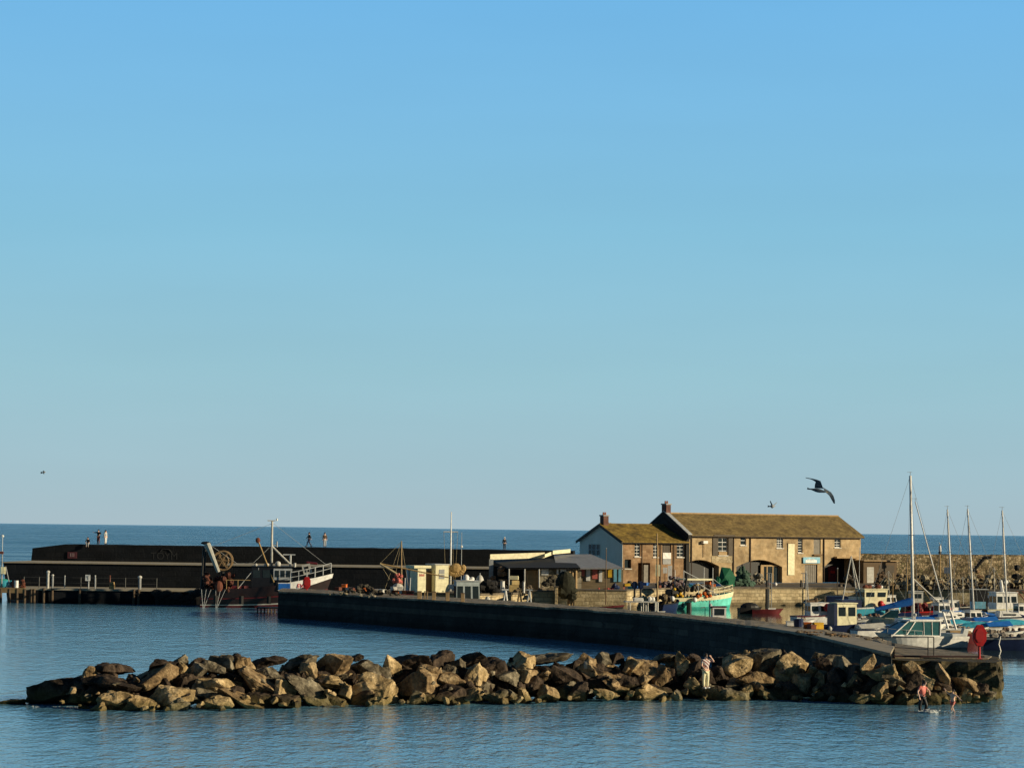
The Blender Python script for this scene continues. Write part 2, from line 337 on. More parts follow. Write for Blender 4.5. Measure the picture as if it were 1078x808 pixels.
# ------------------------------------------------------------------ masonry
DARK = stone('shaded_stone', [(0.006, 0.009, 0.014), (0.010, 0.013, 0.018), (0.019, 0.020, 0.024)], 0.9, 1.6, 0.3, 0.4, 0.05, waterline=True, brick=(1.6, .6))  # dark stone, with the unlit faces' shade put into its blue-black colour
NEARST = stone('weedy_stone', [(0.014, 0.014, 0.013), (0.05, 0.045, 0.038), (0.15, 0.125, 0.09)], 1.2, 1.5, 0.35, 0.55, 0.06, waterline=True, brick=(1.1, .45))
CONC = stone('worn_concrete', [(0.19, 0.15, 0.10), (0.32, 0.26, 0.175), (0.44, 0.36, 0.25)], 2.2, 1, 0.25, 0.5, 0.06)
SLABC = mat('smooth_concrete', (0.25, 0.205, 0.14), 0.85, col2=(0.38, 0.32, 0.23), scale=1.2, bump=0.02)
LEDGE = mat('ledge_stone', (0.34, 0.30, 0.23), 0.9, col2=(0.46, 0.40, 0.3), scale=0.8)
QUAYST = stone('quay_limestone', [(0.32, 0.25, 0.14), (0.60, 0.48, 0.29), (0.78, 0.66, 0.43)], 1.7, 1.9, 0.6, 0.45, 0.08, waterline=True, brick=(.9, .38))
QTOP = stone('quay_paving', [(0.15, 0.12, 0.085), (0.2, 0.165, 0.12), (0.24, 0.2, 0.15)], 0.8, 1, 0.25, 0.4, 0.02)
BACKW = stone('rubble_wall', [(0.09, 0.075, 0.04), (0.25, 0.19, 0.11), (0.44, 0.35, 0.23), (0.12, 0.11, 0.045)], 2.6, 1.2, 0.35, 0.75, 0.25)
RENDER = stone('stained_render', [(0.44, 0.31, 0.165), (0.56, 0.41, 0.235), (0.66, 0.51, 0.31)], 1.6, 2.0, 0.10, 0.52, 0.02, brick=(.8, .35))
BRICKST = stone('brown_stone', [(0.26, 0.15, 0.08), (0.36, 0.225, 0.125), (0.46, 0.32, 0.19)], 3.0, 1.8, 0.14, 0.5, 0.03, brick=(.55, .25))
WEED = stone('weed_grown_stone', [(0.045, 0.04, 0.02), (0.10, 0.085, 0.045), (0.17, 0.14, 0.08)], 1.5, 1.2, 0.7, 0.6, 0.25, waterline=True)

# far harbour wall: upper parapet, ledge, lower tier
D1, D2 = 276.0, 288.0
zl = 4.27
def px_x(px, d, z=2): return AZ(px, d, z).x
x0u, x1u = px_x(28.5, D2), px_x(604, D2)
fw = thing('harbour_wall', 'long dark two-tier harbour wall across the water at the left', 'harbour wall', (x0u, D2 + 2, 0), R(-4))
top = [(x0u, zl - .3), (x1u, zl - .3)] + [(x1u + (px_x(65, D2) - x1u) * i / 40, 6.22 + random.uniform(-.04, .03)) for i in range(41)] + [(px_x(30, D2), 5.72)]
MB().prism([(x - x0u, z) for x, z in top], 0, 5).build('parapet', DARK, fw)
xa, xb = px_x(7.5, D1, 4), px_x(594, D1, 4)
xfoot = px_x(13, D1, 1)
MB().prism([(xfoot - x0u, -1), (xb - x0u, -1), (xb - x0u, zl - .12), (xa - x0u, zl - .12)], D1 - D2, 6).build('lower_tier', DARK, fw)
MB().slab([(xa - x0u - .1, D1 - D2 - .15), (xb - x0u, D1 - D2 - .15), (xb - x0u, -.01), (xa - x0u - .1, -.01)], zl - .12, zl).build('ledge', LEDGE, fw)
gm = mat('graffiti_paint', (0.028, 0.03, 0.034), 0.8)
text('TOYM', 1.15, gm, fw, (px_x(172, D2, 5) - x0u, -.012, 4.95), (R(90), 0, 0), 'graffiti', .005)
MB().path([(px_x(168, D2, 5) - x0u, -.03, 5.5), (px_x(170, D2, 5) - x0u, -.03, 5.8), (px_x(177, D2, 5) - x0u, -.03, 5.75), (px_x(180, D2, 5) - x0u, -.03, 5.4)], .05).build('graffiti', gm, fw)
# plaque
pl = thing('wall_plaque', 'small reddish plaque with pale marks high on the dark harbour wall', 'plaque', (px_x(73.5, D2, 5.2), D2 + 2 - .06 - math.tan(R(4)) * (px_x(73.5, D2, 5.2) - x0u), 4.95), R(-4))
MB().bx(-.55, .55, -.03, .05, -.38, .38).build('board', mat('plaque_red', (0.10, 0.03, 0.04), .6), pl)
text('III', .62, mat('plaque_pale', (0.35, 0.25, 0.27), .7), pl, (0, -.05, 0), (R(90), 0, 0), 'lettering', .01, 1.3)

# low jetty in front of the far wall
dj = 268.0; zj = 1.62
jx0, jx1 = px_x(-8, dj), px_x(216, dj)
jt = thing('jetty', 'low dark timber-faced jetty with a pale deck at the left', 'jetty', (jx0, dj, 0))
MB().bx(0, jx1 - jx0, .15, D1 - dj - .02, zj - .22, zj).build('deck', LEDGE, jt, bevel=.03)
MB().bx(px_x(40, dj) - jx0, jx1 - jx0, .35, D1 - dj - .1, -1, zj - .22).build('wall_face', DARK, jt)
wb = MB(); wb.bx(0, px_x(26, dj) - jx0, 0, .14, zj - .55, zj + .02).build('fender_beam', mat('weathered_timber', (.2, .13, .06), .85, col2=(.32, .22, .11)), jt)
for p in (1, 10, 18, 26, 33, 36, 46, 55, 84, 141, 146):
    x = px_x(p, dj) - jx0
    MB().tube((x, .08, -1), (x, .08, zj - .1 if p < 40 else zj + (.0)), .17, .14, 8).build('pile', mat('wet_timber', (.05, .035, .022), .8, col2=(.16, .11, .07)), jt)
# heap of stones and rope at the jetty's right-hand end
for i in range(9):
    px = 166 + i * 5.4; p = AZ(px, dj + .2, 0)
    rr = random.uniform(.35, .6)
    o = MB().ball((0, 0, 0), rr, 1.2, .9, .8, 9, 6, .16).build('fender_boulder', mat('black_rock', (.02, .019, .018), .9, col2=(.04, .036, .03)))
    o.location = (p.x, p.y - .35, [1.5, 1.3, 1.5, 1.1, 1.2, .9, 1.0, 1.4, 1.7][i] - rr * .5)
    tag(o, 'black weedy stone dumped along the jetty end beside the dark trawler', 'stone', 'black stones at the jetty end')
    pp = MB().bx(-.25, .25, -.1, .3, -1.6, -.0); pp.shift((0, 0, .1)); q = pp.build('footing', mat('black_rock', (0, 0, 0)), o)

# ------------------------------------------------------------------ near pier
outer = [(293, 622, 2.5), (345, 624.6, 2.5), (430, 630, 2.5), (530, 636, 2.5), (590, 639.6, 2.5), (650, 643.8, 2.5), (710, 648.8, 2.5), (770, 656, 2.5), (810, 661, 2.5), (850, 667.5, 2.5), (900, 679.5, 2.44), (938, 688.4, 2.35)]
inner = [(297, 618.8, 2.5), (345, 620.8, 2.5), (430, 625.8, 2.5), (530, 631.6, 2.5), (590, 636, 2.5), (650, 640.6, 2.5), (710, 645.6, 2.5), (770, 650.6, 2.5), (810, 654.6, 2.5), (850, 660, 2.5), (900, 667, 2.44), (938, 674.5, 2.35)]
O3 = [PZ(*p) for p in outer]; I3 = [PZ(*p) for p in inner]
pr = thing('pier', 'long low stone pier sweeping from the centre left to the right foreground', 'pier', O3[0])
def refine(P, k, seed):
    rs_ = random.Random(seed); out = []
    for a, b in zip(P, P[1:]):
        for q in range(k): t = q / k; out.append(a.lerp(b, t) + Vector((rs_.uniform(-.05, .05), rs_.uniform(-.05, .05), rs_.uniform(-.035, .03))))
    return out + [P[-1]]
O3 = refine(O3, 8, 3); I3 = refine(I3, 8, 4)
off = O3[0]
n = len(O3)
rn = lambda k: .06 * math.sin(k * 12.9898)
vs = []; fs = []
for i, p in enumerate(O3): vs += [(p.x, p.y, p.z - .12), (p.x - .05, p.y + .05, -1.2)]
for i in range(n - 1): a = 2 * i; fs.append((a, a + 2, a + 3, a + 1))
b0 = len(vs)
for i, p in enumerate(I3): vs += [(p.x, p.y, p.z - .12), (p.x + .2, p.y, -1.2)]
for i in range(n - 1): a = b0 + 2 * i; fs.append((a, a + 1, a + 3, a + 2))
fs.append((0, 1, b0 + 1, b0)); e = 2 * (n - 1); fs.append((e, b0 + e, b0 + e + 1, e + 1))
fs += [(2 * i, b0 + 2 * i, b0 + 2 * i + 2, 2 * i + 2) for i in range(n - 1)]
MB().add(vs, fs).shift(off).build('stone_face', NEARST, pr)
vs = []; fs = []
for i in range(n):
    o_, i_ = O3[i], I3[i]; dd = (i_ - o_).normalized() * .12; dd.z = 0
    for k, q in enumerate((o_ - dd, o_.lerp(i_, .33), o_.lerp(i_, .66), i_ + dd)):
        vs.append((q.x, q.y, q.z + (0 if k in (0, 3) else .05)))
for i in range(n):
    o_, i_ = O3[i], I3[i]; dd = (i_ - o_).normalized() * .12; dd.z = 0
    for q in (o_ - dd, i_ + dd): vs.append((q.x, q.y, q.z - .14))
for i in range(n - 1):
    for k in range(3): fs.append((4 * i + k, 4 * i + k + 1, 4 * i + k + 5, 4 * i + k + 4))
    a = 4 * n + 2 * i; fs.append((4 * i, 4 * i + 4, a + 2, a)); fs.append((4 * i + 3, a + 1, a + 3, 4 * i + 7))
fs.append((4 * n - 4, 4 * n - 3, 4 * n - 2, 4 * n - 1, 6 * n - 1, 6 * n - 2))
MB().add(vs, fs).shift(off).build('deck', CONC, pr)
# smooth slab laid along the outer side of the ramp
sl_o = [(798, 659.0, 2.59), (850, 666.9, 2.59), (900, 678.6, 2.53), (937, 687.2, 2.44)]; sl_i = [(806, 656.6, 2.59), (856, 663, 2.59), (906, 672.0, 2.53), (941, 679.8, 2.44)]
so3 = [PZ(*q) for q in sl_o]; si3 = [PZ(*q) for q in sl_i]; vs = []; fs = []
for a, b in zip(so3, si3): vs += [a, b, a - Vector((0, 0, .14)), b - Vector((0, 0, .14))]
for i in range(3): k = 4 * i; fs += [(k, k + 1, k + 5, k + 4), (k, k + 4, k + 6, k + 2), (k + 1, k + 3, k + 7, k + 5), (k + 2, k + 6, k + 7, k + 3)]
fs += [(0, 2, 3, 1), (12, 13, 15, 14)]
MB().add(vs, fs).shift(off).build('kerb_slab', SLABC, pr)
# low landing stage at the pier end (weed grown block)
zb = 1.92
blk_o = [(931, 694), (980, 695.5), (1030, 696.8), (1050, 697.3), (1055, 695.5)]
B3 = [PZ(a, b, zb) for a, b in blk_o]
# keep the front face nearly straight
bi = [PZ(1049, 690.5, zb), PZ(1040, 689.5, zb), PZ(1000, 684.4, zb), PZ(938, 676, zb)]
ld = thing('landing_stage', 'low weed-covered stone block forming the square end of the pier', 'landing stage', B3[0])
def ragged(poly, z0, z1, off, seg=.25, amp=.26):
    mb = MB(); pts = []
    nn = len(poly)
    for i in range(nn):
        a, b = poly[i], poly[(i + 1) % nn]; k = max(1, int((b - a).length / seg))
        for j in range(k): pts.append(a.lerp(b, j / k))
    c = sum(pts, Vector((0, 0, 0))) / len(pts); lv = 16; vs = []; fs = []; m = len(pts)
    for l in range(lv):
        z = z0 + (z1 - z0) * l / (lv - 1)
        for p in pts:
            d = (p - c); d.z = 0; d.normalize()
            nzv = noise.noise(Vector((p.x * 1.3, p.y * 1.3, z * 2.2))) * amp * 2 + noise.noise(Vector((p.x * 4, p.y * 4, z * 5))) * amp * .8
            if l == lv - 1: nzv -= .10
            vs.append((p.x + d.x * nzv - off.x, p.y + d.y * nzv - off.y, z - off.z))
    for l in range(lv - 1):
        for i in range(m): fs.append((l * m + i, l * m + (i + 1) % m, (l + 1) * m + (i + 1) % m, (l + 1) * m + i))
    fs.append(tuple((lv - 1) * m + i for i in range(m)))
    return mb.add(vs, fs)
pb = B3 + bi
ragged(pb, -1, zb, B3[0]).build('block', rock_mat('weedy_block', (.15, .12, .065), (.085, .07, .04)), ld)
dk = [PZ(942, 692.4, zb), PZ(1040, 693.6, zb), PZ(1044, 691, zb), PZ(1002, 685.4, zb), PZ(942, 677.5, zb)]
MB().slab([(p.x, p.y) for p in dk], zb - .06, zb + .05).shift(B3[0]).build('deck', CONC, ld)
s0, s1 = PZ(941, 691.2, zb + .05), PZ(1036, 691.6, zb + .05)
MB().tube(s0 + Vector((0, 0, .03)), s1 + Vector((0, 0, .03)), .07, .07, 6).shift(B3[0]).build('edge_rail', mat('dark_rusty_iron', (.03, .008, .008), .7), ld)

# black step-rail on the landing stage
rl = thing('handrail', 'thin black iron handrail on the pier end in front of the white cruiser', 'railing', PZ(922, 681, 2.0))
m = MB(); pb_ = [PZ(922.5, 681, 2.0), PZ(929, 681.5, 2.0), PZ(977, 690, 1.95), PZ(983, 690, 1.95)]
pt = [PD(922.5, 670.2, pb_[0].y), PD(929, 670.6, pb_[1].y), PD(977, 670.0, pb_[2].y), PD(983, 670.2, pb_[3].y)]
MB().path([pt[0], pt[1], pt[2], pt[3]], .03).shift(rl.location).build('top_rail', M('black'), rl)
for a, b in zip(pb_, pt): MB().tube(a, b, .03).shift(rl.location).build('post', M('black'), rl)
a, b = pb_[1].lerp(pt[1], .12), pb_[2].lerp(pt[2], .35)
MB().tube(a, b, .022).shift(rl.location).build('lower_rail', M('black'), rl)

# lifebuoy housings
def lifebuoy(px, py, d, w, h, post_b, label):
    c = PD(px, py, d); T = thing('lifebuoy_housing', label, 'lifebuoy', (c.x, c.y, post_b))
    zc = c.z - post_b
    pts = []
    for i in range(8):
        a = math.pi / 8 + i * math.pi / 4; pts.append((math.cos(a) * w / 2 * 1.06, zc + math.sin(a) * h / 2 * 1.06))
    MB().prism(pts, -.16, .10).build('housing', M('red'), T, bevel=.03)
    pts2 = [(x * .62, zc + (z - zc) * .62) for x, z in pts]
    MB().prism(pts2, -.19, -.161).build('front_panel', mat('faded_red', (.5, .03, .03), .5), T)
    MB().tube((0, 0, 0), (0, 0, zc), .07).build('post', M('red'), T)
    MB().bx(-.16, .16, -.16, .16, 0, .03).build('base_plate', M('red'), T)
    return T
lifebuoy(1031, 668.5, 133.2, .74, 1.18, zb + .05, 'red octagonal lifebuoy housing on a red post at the near pier end')
pq = PZ(323, 621.3, 2.52)
lifebuoy(323, 613, pq.y, .75, 1.15, 2.52, 'pinkish red lifebuoy housing on the far end of the pier before the trawler')

# small dark mooring pontoon at the pier's far corner
pq = PZ(270, 645, 0)
pt_ = thing('pontoon', 'low black piled stage at the waterline under the trawler bow', 'pontoon', (pq.x, pq.y, 0))
MB().bx(0, 3.6, 0, 2.2, .45, .6).build('deck', M('black'), pt_)
for i in range(11): MB().tube((.1 + i * .34, .05, -.8), (.1 + i * .34, .05, .45), .07).build('pile', mat('wet_timber', (0, 0, 0)), pt_)

# ------------------------------------------------------------------ quay
HARB = [Vector((p.x + .05, p.y + .4, 0)) for p in I3[::4]]
zq = 2.16
qp = [(404, 622.6), (505, 624.5), (556, 623), (600, 621.5), (655, 620.3), (700, 618.4), (770, 617.6), (860, 617.8), (925, 618.4), (1000, 620), (1110, 621.5)]
Q3 = [PZ(a, b, zq) for a, b in qp]
back = [Vector((80, 345, zq)), Vector((Q3[0].x, 287.9, zq))]
qy = thing('quay', 'pale limestone harbour quay beneath the stone warehouses', 'quay', Q3[0])
MB().slab([(p.x, p.y) for p in Q3 + back], -1.5, zq - .2).shift(Q3[0]).build('quay_wall', QUAYST, qy)
grow = [Vector((p.x, p.y - .12, 0)) for p in Q3] + back
MB().slab([(p.x, p.y) for p in grow], zq - .2, zq).shift(Q3[0]).build('coping', QTOP, qy)

hp_ = [(p.x, p.y, .004) for p in HARB] + [(HARB[-1].x + 2, HARB[-1].y + 8, .004), (140, 150, .004), (140, 300, .004)] + [(p.x, p.y + .6, .004) for p in Q3[::-1]]
hwb = MB().add(hp_, [tuple(range(len(hp_)))]).build('harbour_water', water_mat('still_harbour_water', (0.035, 0.075, 0.075), 0.016, 0.05, 1.2, 0.7, ior=1.5))
tag(hwb, 'stiller greenish water inside the harbour basin under the moored boats', 'water', kind='structure')
# ------------------------------------------------------------------ high rubble wall at right, lean-to
bw0 = AZ(899, 327, 2); bw1 = AZ(1125, 345, 2)
bw = thing('sea_wall', 'high golden rubble sea wall behind the moored boats at right', 'sea wall', bw0)
v = (bw1 - bw0); L = v.length; ang = math.atan2(v.y, v.x); bw.rotation_euler = (0, 0, ang)
g = 60; poly = [(0, -.5)] + [(L, -.5)] + [(L * (1 - i / g), 5.9 - bw0.z + .16 * noise.noise(Vector((i * .7, 3, 0))) - .25 * i / g * 0) for i in range(g + 1)]
MB().prism(poly, 0, 3.2).build('wall_face', BACKW, bw)
MB().bx(.1, L, -2.6, -.05, -.4, .45).build('low_step', QUAYST, bw, bevel=.04)

FB = None
def facade(o, th):
    ux, uy = math.cos(th), math.sin(th)
    def f(px, py, v=0.0):   # -> (u along the front, z above quay)
        r = ray(px, py); nx, ny = math.sin(th), -math.cos(th)
        ox, oy = o.x - nx * v * 1.0, o.y - ny * v * 1.0
        t = ((ox - 0) * nx + (oy - 0) * ny) / (r.x * nx + r.y * ny)
        p = CAM + r * t
        return ((p.x - o.x) * ux + (p.y - o.y) * uy, p.z - o.z)
    return f

TH = R(33)
OA = PZ(655.5, 613.4, zq)
f = facade(OA, TH)
# ---- small house
uw = f(722, 600)[0]; Dh = 9.3
ze = f(655, 569.6)[1]; zr = ze + 1.95
hs = thing('stone_house', 'smaller stone house with pale rendered gable and mossy ochre roof', 'house', OA, TH)
bodyp = MB()
pr_ = [(0, 0), (Dh, 0), (Dh, ze), (Dh / 2, zr), (0, ze)]
vs = [(0, y, z) for y, z in pr_] + [(uw + .5, y, z) for y, z in pr_]
bodyp.add(vs, [(0, 1, 2, 3, 4), (9, 8, 7, 6, 5)] + [(i, (i + 1) % 5, 5 + (i + 1) % 5, 5 + i) for i in range(5)])
body = bodyp.build('wall', BRICKST, hs)
def rect(x0, y0, x1, y1, ff): a = ff(x0, y1); b = ff(x1, y0); return a[0], b[0], a[1], b[1]
cb = MB()
arch = rect(671.5, 590, 684.5, 614, f)
cb.bx(arch[0], arch[1], -.5, 2.6, -.5, arch[3] - .25)
cut(body, cb)
wins = [(668, 571.5, 674, 585.5), (687.5, 571.5, 693, 586), (712.5, 570.5, 720, 586)]
cb = MB()
W = [rect(*q, f) for q in wins]
for a in W: cb.bx(a[0], a[1], -.5, .22, a[2], a[3])
cw = rect(657.5, 588.5, 664.5, 598, f); cb.bx(cw[0], cw[1], -.5, .5, cw[2], cw[3])
dr = rect(697, 570, 706.5, 590, f); cb.bx(dr[0], dr[1], -.5, .25, dr[2], dr[3])
cut(body, cb)
# pale render skin on the gable
MB().add([(-.06, y, z) for y, z in [(0.02, 0), (Dh, 0), (Dh, ze), (Dh / 2, zr), (.02, ze)]] + [(-.003, y, z) for y, z in [(0.02, 0), (Dh, 0), (Dh, ze), (Dh / 2, zr), (.02, ze)]],
         [(0, 1, 2, 3, 4), (9, 8, 7, 6, 5)] + [(i, 5 + i, 5 + (i + 1) % 5, (i + 1) % 5) for i in range(5)]).build('gable_render', mat('white_render', (.86, .78, .64), .8, col2=(.93, .86, .74), scale=.8), hs)
def window(parent, a, y, cols, rows, fm, gm_, t=.09, sill=True, name='window'):
    u0, u1, z0, z1 = a
    g = MB().bx(u0 + .01, u1 - .01, y + .03, y + .06, z0 + .01, z1 - .01).build(name, gm_, parent)
    fr = MB(); fr.bx(u0, u1, y - .03, y + .029, z1 - t, z1); fr.bx(u0, u1, y - .03, y + .029, z0, z0 + t)
    fr.bx(u0, u0 + t, y - .028, y + .027, z0 + t, z1 - t); fr.bx(u1 - t, u1, y - .028, y + .027, z0 + t, z1 - t)
    for i in range(1, cols): x = u0 + (u1 - u0) * i / cols; fr.bx(x - t * .32, x + t * .32, y - .02, y + .02, z0 + t, z1 - t)
    for i in range(1, rows): z = z0 + (z1 - z0) * i / rows; fr.bx(u0 + t, u1 - t, y - .024, y + .018, z - t * .38, z + t * .38)
    fr.build('frame', fm, g)
    if sill: MB().bx(u0 - .08, u1 + .08, -.1, y - .01, z0 - .12, z0 - .01).build('sill', M('offwhite'), g)
    return g
for i, a in enumerate(W): window(hs, a, .13, 2, 4, M('white'), M('window'), .065)
window(hs, cw, .3, 1, 1, M('door'), M('window'), .1, True)
d_ = MB().bx(dr[0] + .02, dr[1] - .02, .12, .18, dr[2], dr[3] - .02).build('loft_door', M('door'), hs)
for i in range(1, 4): x = dr[0] + (dr[1] - dr[0]) * i / 4; MB().bx(x - .02, x + .02, .1, .119, dr[2], dr[3] - .02).build('batten', M('black'), d_)
nb = rect(697.5, 581.5, 706, 588, f); MB().bx(nb[0], nb[1], -.08, -.02, nb[2], nb[3]).build('white_panel', M('white'), hs)
nb = rect(697.5, 588.4, 706, 593.5, f); MB().bx(nb[0], nb[1], -.07, -.02, nb[2], nb[3]).build('grey_panel', M('grey'), hs)
gd = rect(672, 591.5, 680, 614, f)
MB().bx(arch[1] - 1.0, arch[1] - .35, -.05, .0, .05, arch[3] - .5).build('door', M('greydoor'), hs)
# gutter pipes and gable windows
for px in (675.5, 709, 695): u = f(px, 590)[0]; MB().tube((u, -.1, 0.1), (u, -.1, ze - .15), .05).build('drainpipe', M('door'), hs)
for yv in (6.9, 6.1, 5.2):
    g = MB().bx(-.11, -.062, yv - .28, yv + .28, ze - 1.75, ze - .45).build('gable_window', M('window'), hs)
    fr = MB(); fr.bx(-.13, -.111, yv - .36, yv - .28, ze - 1.83, ze - .37); fr.bx(-.13, -.111, yv + .28, yv + .36, ze - 1.83, ze - .37); fr.bx(-.13, -.112, yv - .28, yv + .28, ze - 1.13, ze - 1.05); fr.build('frame', M('palegrey'), g)
def tiles(name, c1, c2, c3, rotz=0):
    if name in MATS: return MATS[name]
    m = bpy.data.materials.new(name); m.use_nodes = True; nt = m.node_tree; N = nt.nodes; Lk = nt.links
    b = N['Principled BSDF']; b.inputs['Roughness'].default_value = .9; b.inputs['Specular IOR Level'].default_value = .2
    tc = N.new('ShaderNodeTexCoord')
    nz = N.new('ShaderNodeTexNoise'); nz.inputs['Scale'].default_value = .75; nz.inputs['Detail'].default_value = 9; nz.inputs['Roughness'].default_value = .75
    Lk.new(tc.outputs['Object'], nz.inputs['Vector'])
    r = N.new('ShaderNodeValToRGB'); e = r.color_ramp.elements; e[0].position = .36; e[0].color = (*c1, 1); e[1].position = .66; e[1].color = (*c3, 1); k = e.new(.5); k.color = (*c2, 1)
    Lk.new(nz.outputs['Fac'], r.inputs['Fac'])
    mp = N.new('ShaderNodeMapping'); mp.inputs['Scale'].default_value = (3.2, 3.6, 3.6); Lk.new(tc.outputs['Object'], mp.inputs[0])
    vo = N.new('ShaderNodeTexVoronoi'); vo.inputs['Scale'].default_value = 1; Lk.new(mp.outputs[0], vo.inputs['Vector'])
    sp = N.new('ShaderNodeSeparateColor'); Lk.new(vo.outputs['Color'], sp.inputs[0])
    mr = N.new('ShaderNodeMapRange'); mr.inputs['To Min'].default_value = .68; mr.inputs['To Max'].default_value = 1.15; Lk.new(sp.outputs[0], mr.inputs['Value'])
    vm = N.new('ShaderNodeVectorMath'); vm.operation = 'SCALE'; Lk.new(r.outputs[0], vm.inputs[0]); Lk.new(mr.outputs[0], vm.inputs['Scale']); Lk.new(vm.outputs[0], b.inputs['Base Color'])
    sx = N.new('ShaderNodeSeparateXYZ'); Lk.new(tc.outputs['Object'], sx.inputs[0])
    mm = N.new('ShaderNodeMath'); mm.operation = 'MULTIPLY'; mm.inputs[1].default_value = 3.4; Lk.new(sx.outputs['Y'], mm.inputs[0])
    fr = N.new('ShaderNodeMath'); fr.operation = 'FRACT'; Lk.new(mm.outputs[0], fr.inputs[0])
    bp = N.new('ShaderNodeBump'); bp.inputs['Distance'].default_value = .04; Lk.new(fr.outputs[0], bp.inputs['Height']); Lk.new(bp.outputs[0], b.inputs['Normal'])
    MATS[name] = m; return m
T1 = tiles('mossy_tiles', (.10, .072, .03), (.23, .155, .042), (.35, .25, .06))
T2 = tiles('lichen_tiles', (.14, .10, .05), (.22, .16, .07), (.31, .225, .09))
def roof(parent, u0, u1, D, ze, zr, m, ov=.35, th=.16, name='roof'):
    sl = (zr - ze) / (D / 2); a = ov
    pro = [(-a, ze - sl * a + .02), (D / 2, zr + .02), (D + a, ze - sl * a + .02)]
    vs = []
    for u in (u0, u1):
        vs += [(u, y, z) for y, z in pro] + [(u, y, z + th) for y, z in pro]
    fs = [(0, 1, 4, 3), (1, 2, 5, 4), (6, 9, 10, 7), (7, 10, 11, 8), (3, 4, 10, 9), (4, 5, 11, 10), (0, 6, 7, 1), (1, 7, 8, 2), (0, 3, 9, 6), (2, 8, 11, 5)]
    return MB().add(vs, fs).build(name, m, parent)
r1 = roof(hs, -.35, uw + .3, Dh, ze, zr, T1)
MB().tube((-.3, Dh / 2, zr + .2), (uw, Dh / 2, zr + .2), .1, .1, 6).build('ridge_tiles', T2, r1)
MB().tube((-.3, -.38, ze - .2), (uw + .2, -.38, ze - .2), .07, .07, 6).build('gutter', M('black'), r1)
bg_ = MB()
for s in (-1, 1):
    y0 = Dh / 2; bg_.add([(-.45, y0, zr - .12), (-.45, y0, zr + .2), (-.45, y0 + s * (Dh / 2 + .35), ze - .02), (-.45, y0 + s * (Dh / 2 + .35), ze - .34)] + [(-.352, y0, zr - .12), (-.352, y0, zr + .2), (-.352, y0 + s * (Dh / 2 + .35), ze - .02), (-.352, y0 + s * (Dh / 2 + .35), ze - .34)],
        [(0, 1, 2, 3), (7, 6, 5, 4), (0, 4, 5, 1), (1, 5, 6, 2), (2, 6, 7, 3), (3, 7, 4, 0)])
bg_.build('bargeboard', M('black'), hs)
CHM = mat('chimney_brick', (.09, .045, .035), .9, col2=(.20, .10, .08), scale=2)
def chimney(parent, u, y, z0, z1, w=.9, d=.9):
    c = MB().bx(u - w / 2, u + w / 2, y - d / 2, y + d / 2, z0, z1).build('chimney', CHM, parent)
    MB().bx(u - w / 2 - .08, u + w / 2 + .08, y - d / 2 - .08, y + d / 2 + .08, z1, z1 + .16).build('cap', M('grey'), c)
    for k in (-.2, .2): MB().tube((u, y + k, z1 + .16), (u, y + k, z1 + .5), .12, .1, 8).build('chimney_pot', mat('terracotta', (.35, .14, .09), .8), c)
chimney(r1, .42, Dh / 2, zr - .4, zr + 1.15, .75, .8)

# ---- main warehouse
OB = OA + Vector((math.cos(TH), math.sin(TH), 0)) * (uw + .35) + Vector((math.sin(TH), -math.cos(TH), 0)) * .25
fb = facade(OB, TH)
ul = fb(906, 600)[0]; zeb = fb(800, 563)[1]; Db = 9.6; zrb = zeb + 2.45
wh = thing('warehouse', 'long two-storey stone warehouse with ochre tiled roof on the quay', 'warehouse', OB, TH)
pr_ = [(0, 0), (Db, 0), (Db, zeb), (Db / 2, zrb), (0, zeb)]
vs = [(0, y, z) for y, z in pr_] + [(ul, y, z) for y, z in pr_]
body = MB().add(vs, [(0, 1, 2, 3, 4), (9, 8, 7, 6, 5)] + [(i, (i + 1) % 5, 5 + (i + 1) % 5, 5 + i) for i in range(5)]).build('wall', RENDER, wh)
cb = MB()
def archpoly(u0, u1, z, rise, n=10):
    pts = [(u0, -.6), (u1, -.6), (u1, z - rise)]
    for i in range(1, n): t = i / n; pts.append((u1 + (u0 - u1) * t, z - rise + rise * math.sin(math.pi * t)))
    pts.append((u0, z - rise)); return pts
A1 = rect(716, 589, 757, 614, fb); A2 = rect(775, 589, 823.5, 614, fb); A3 = rect(866, 587, 898, 614, fb)
cb.prism(archpoly(A1[0], A1[1], A1[3], .8), -.5, 3.2); cb.prism(archpoly(A2[0], A2[1], A2[3], .9), -.5, 1.6)
cb.prism([(A3[0], -.6), (A3[1], -.6), (A3[1], A3[3]), (A3[0] + (A3[1] - A3[0]) * .35, A3[3]), (A3[0], A3[3] - 1.4)], -.5, 3.4)
cut(body, cb)
ws = dict(win1=(756, 566, 766, 584), w2=(779.5, 563.8, 785.5, 573.5), w3=(817.5, 563.8, 824.5, 576.5), w4=(840, 564.5, 845, 581.5), w5=(878.5, 565, 885, 576), loft=(856.5, 564.5, 864, 583), dr=(847, 594, 860.5, 614))
cb = MB(); WW = {k: rect(*q, fb) for k, q in ws.items()}
for k, a in WW.items(): cb.bx(a[0], a[1], -.5, .28 if k != 'dr' else .4, a[2] - (.3 if k == 'dr' else 0), a[3])
cut(body, cb)
for k, c, r in (('win1', 2, 4), ('w2', 1, 2), ('w3', 3, 5), ('w4', 1, 6), ('w5', 2, 4)): window(wh, WW[k], .15, c, r, M('white'), M('window'), .075)
a = WW['loft']; MB().bx(a[0], a[1], .1, .2, a[2], a[3]).build('loft_door', M('greydoor'), wh); MB().bx(a[0] - .1, a[1] + .1, -.25, .0, a[2] - .2, a[2] - .01).build('loft_sill', M('wood'), wh)
a = WW['dr']; dd_ = MB().bx(a[0], a[1], .15, .25, 0.03, a[3]).build('door', M('greydoor'), wh)
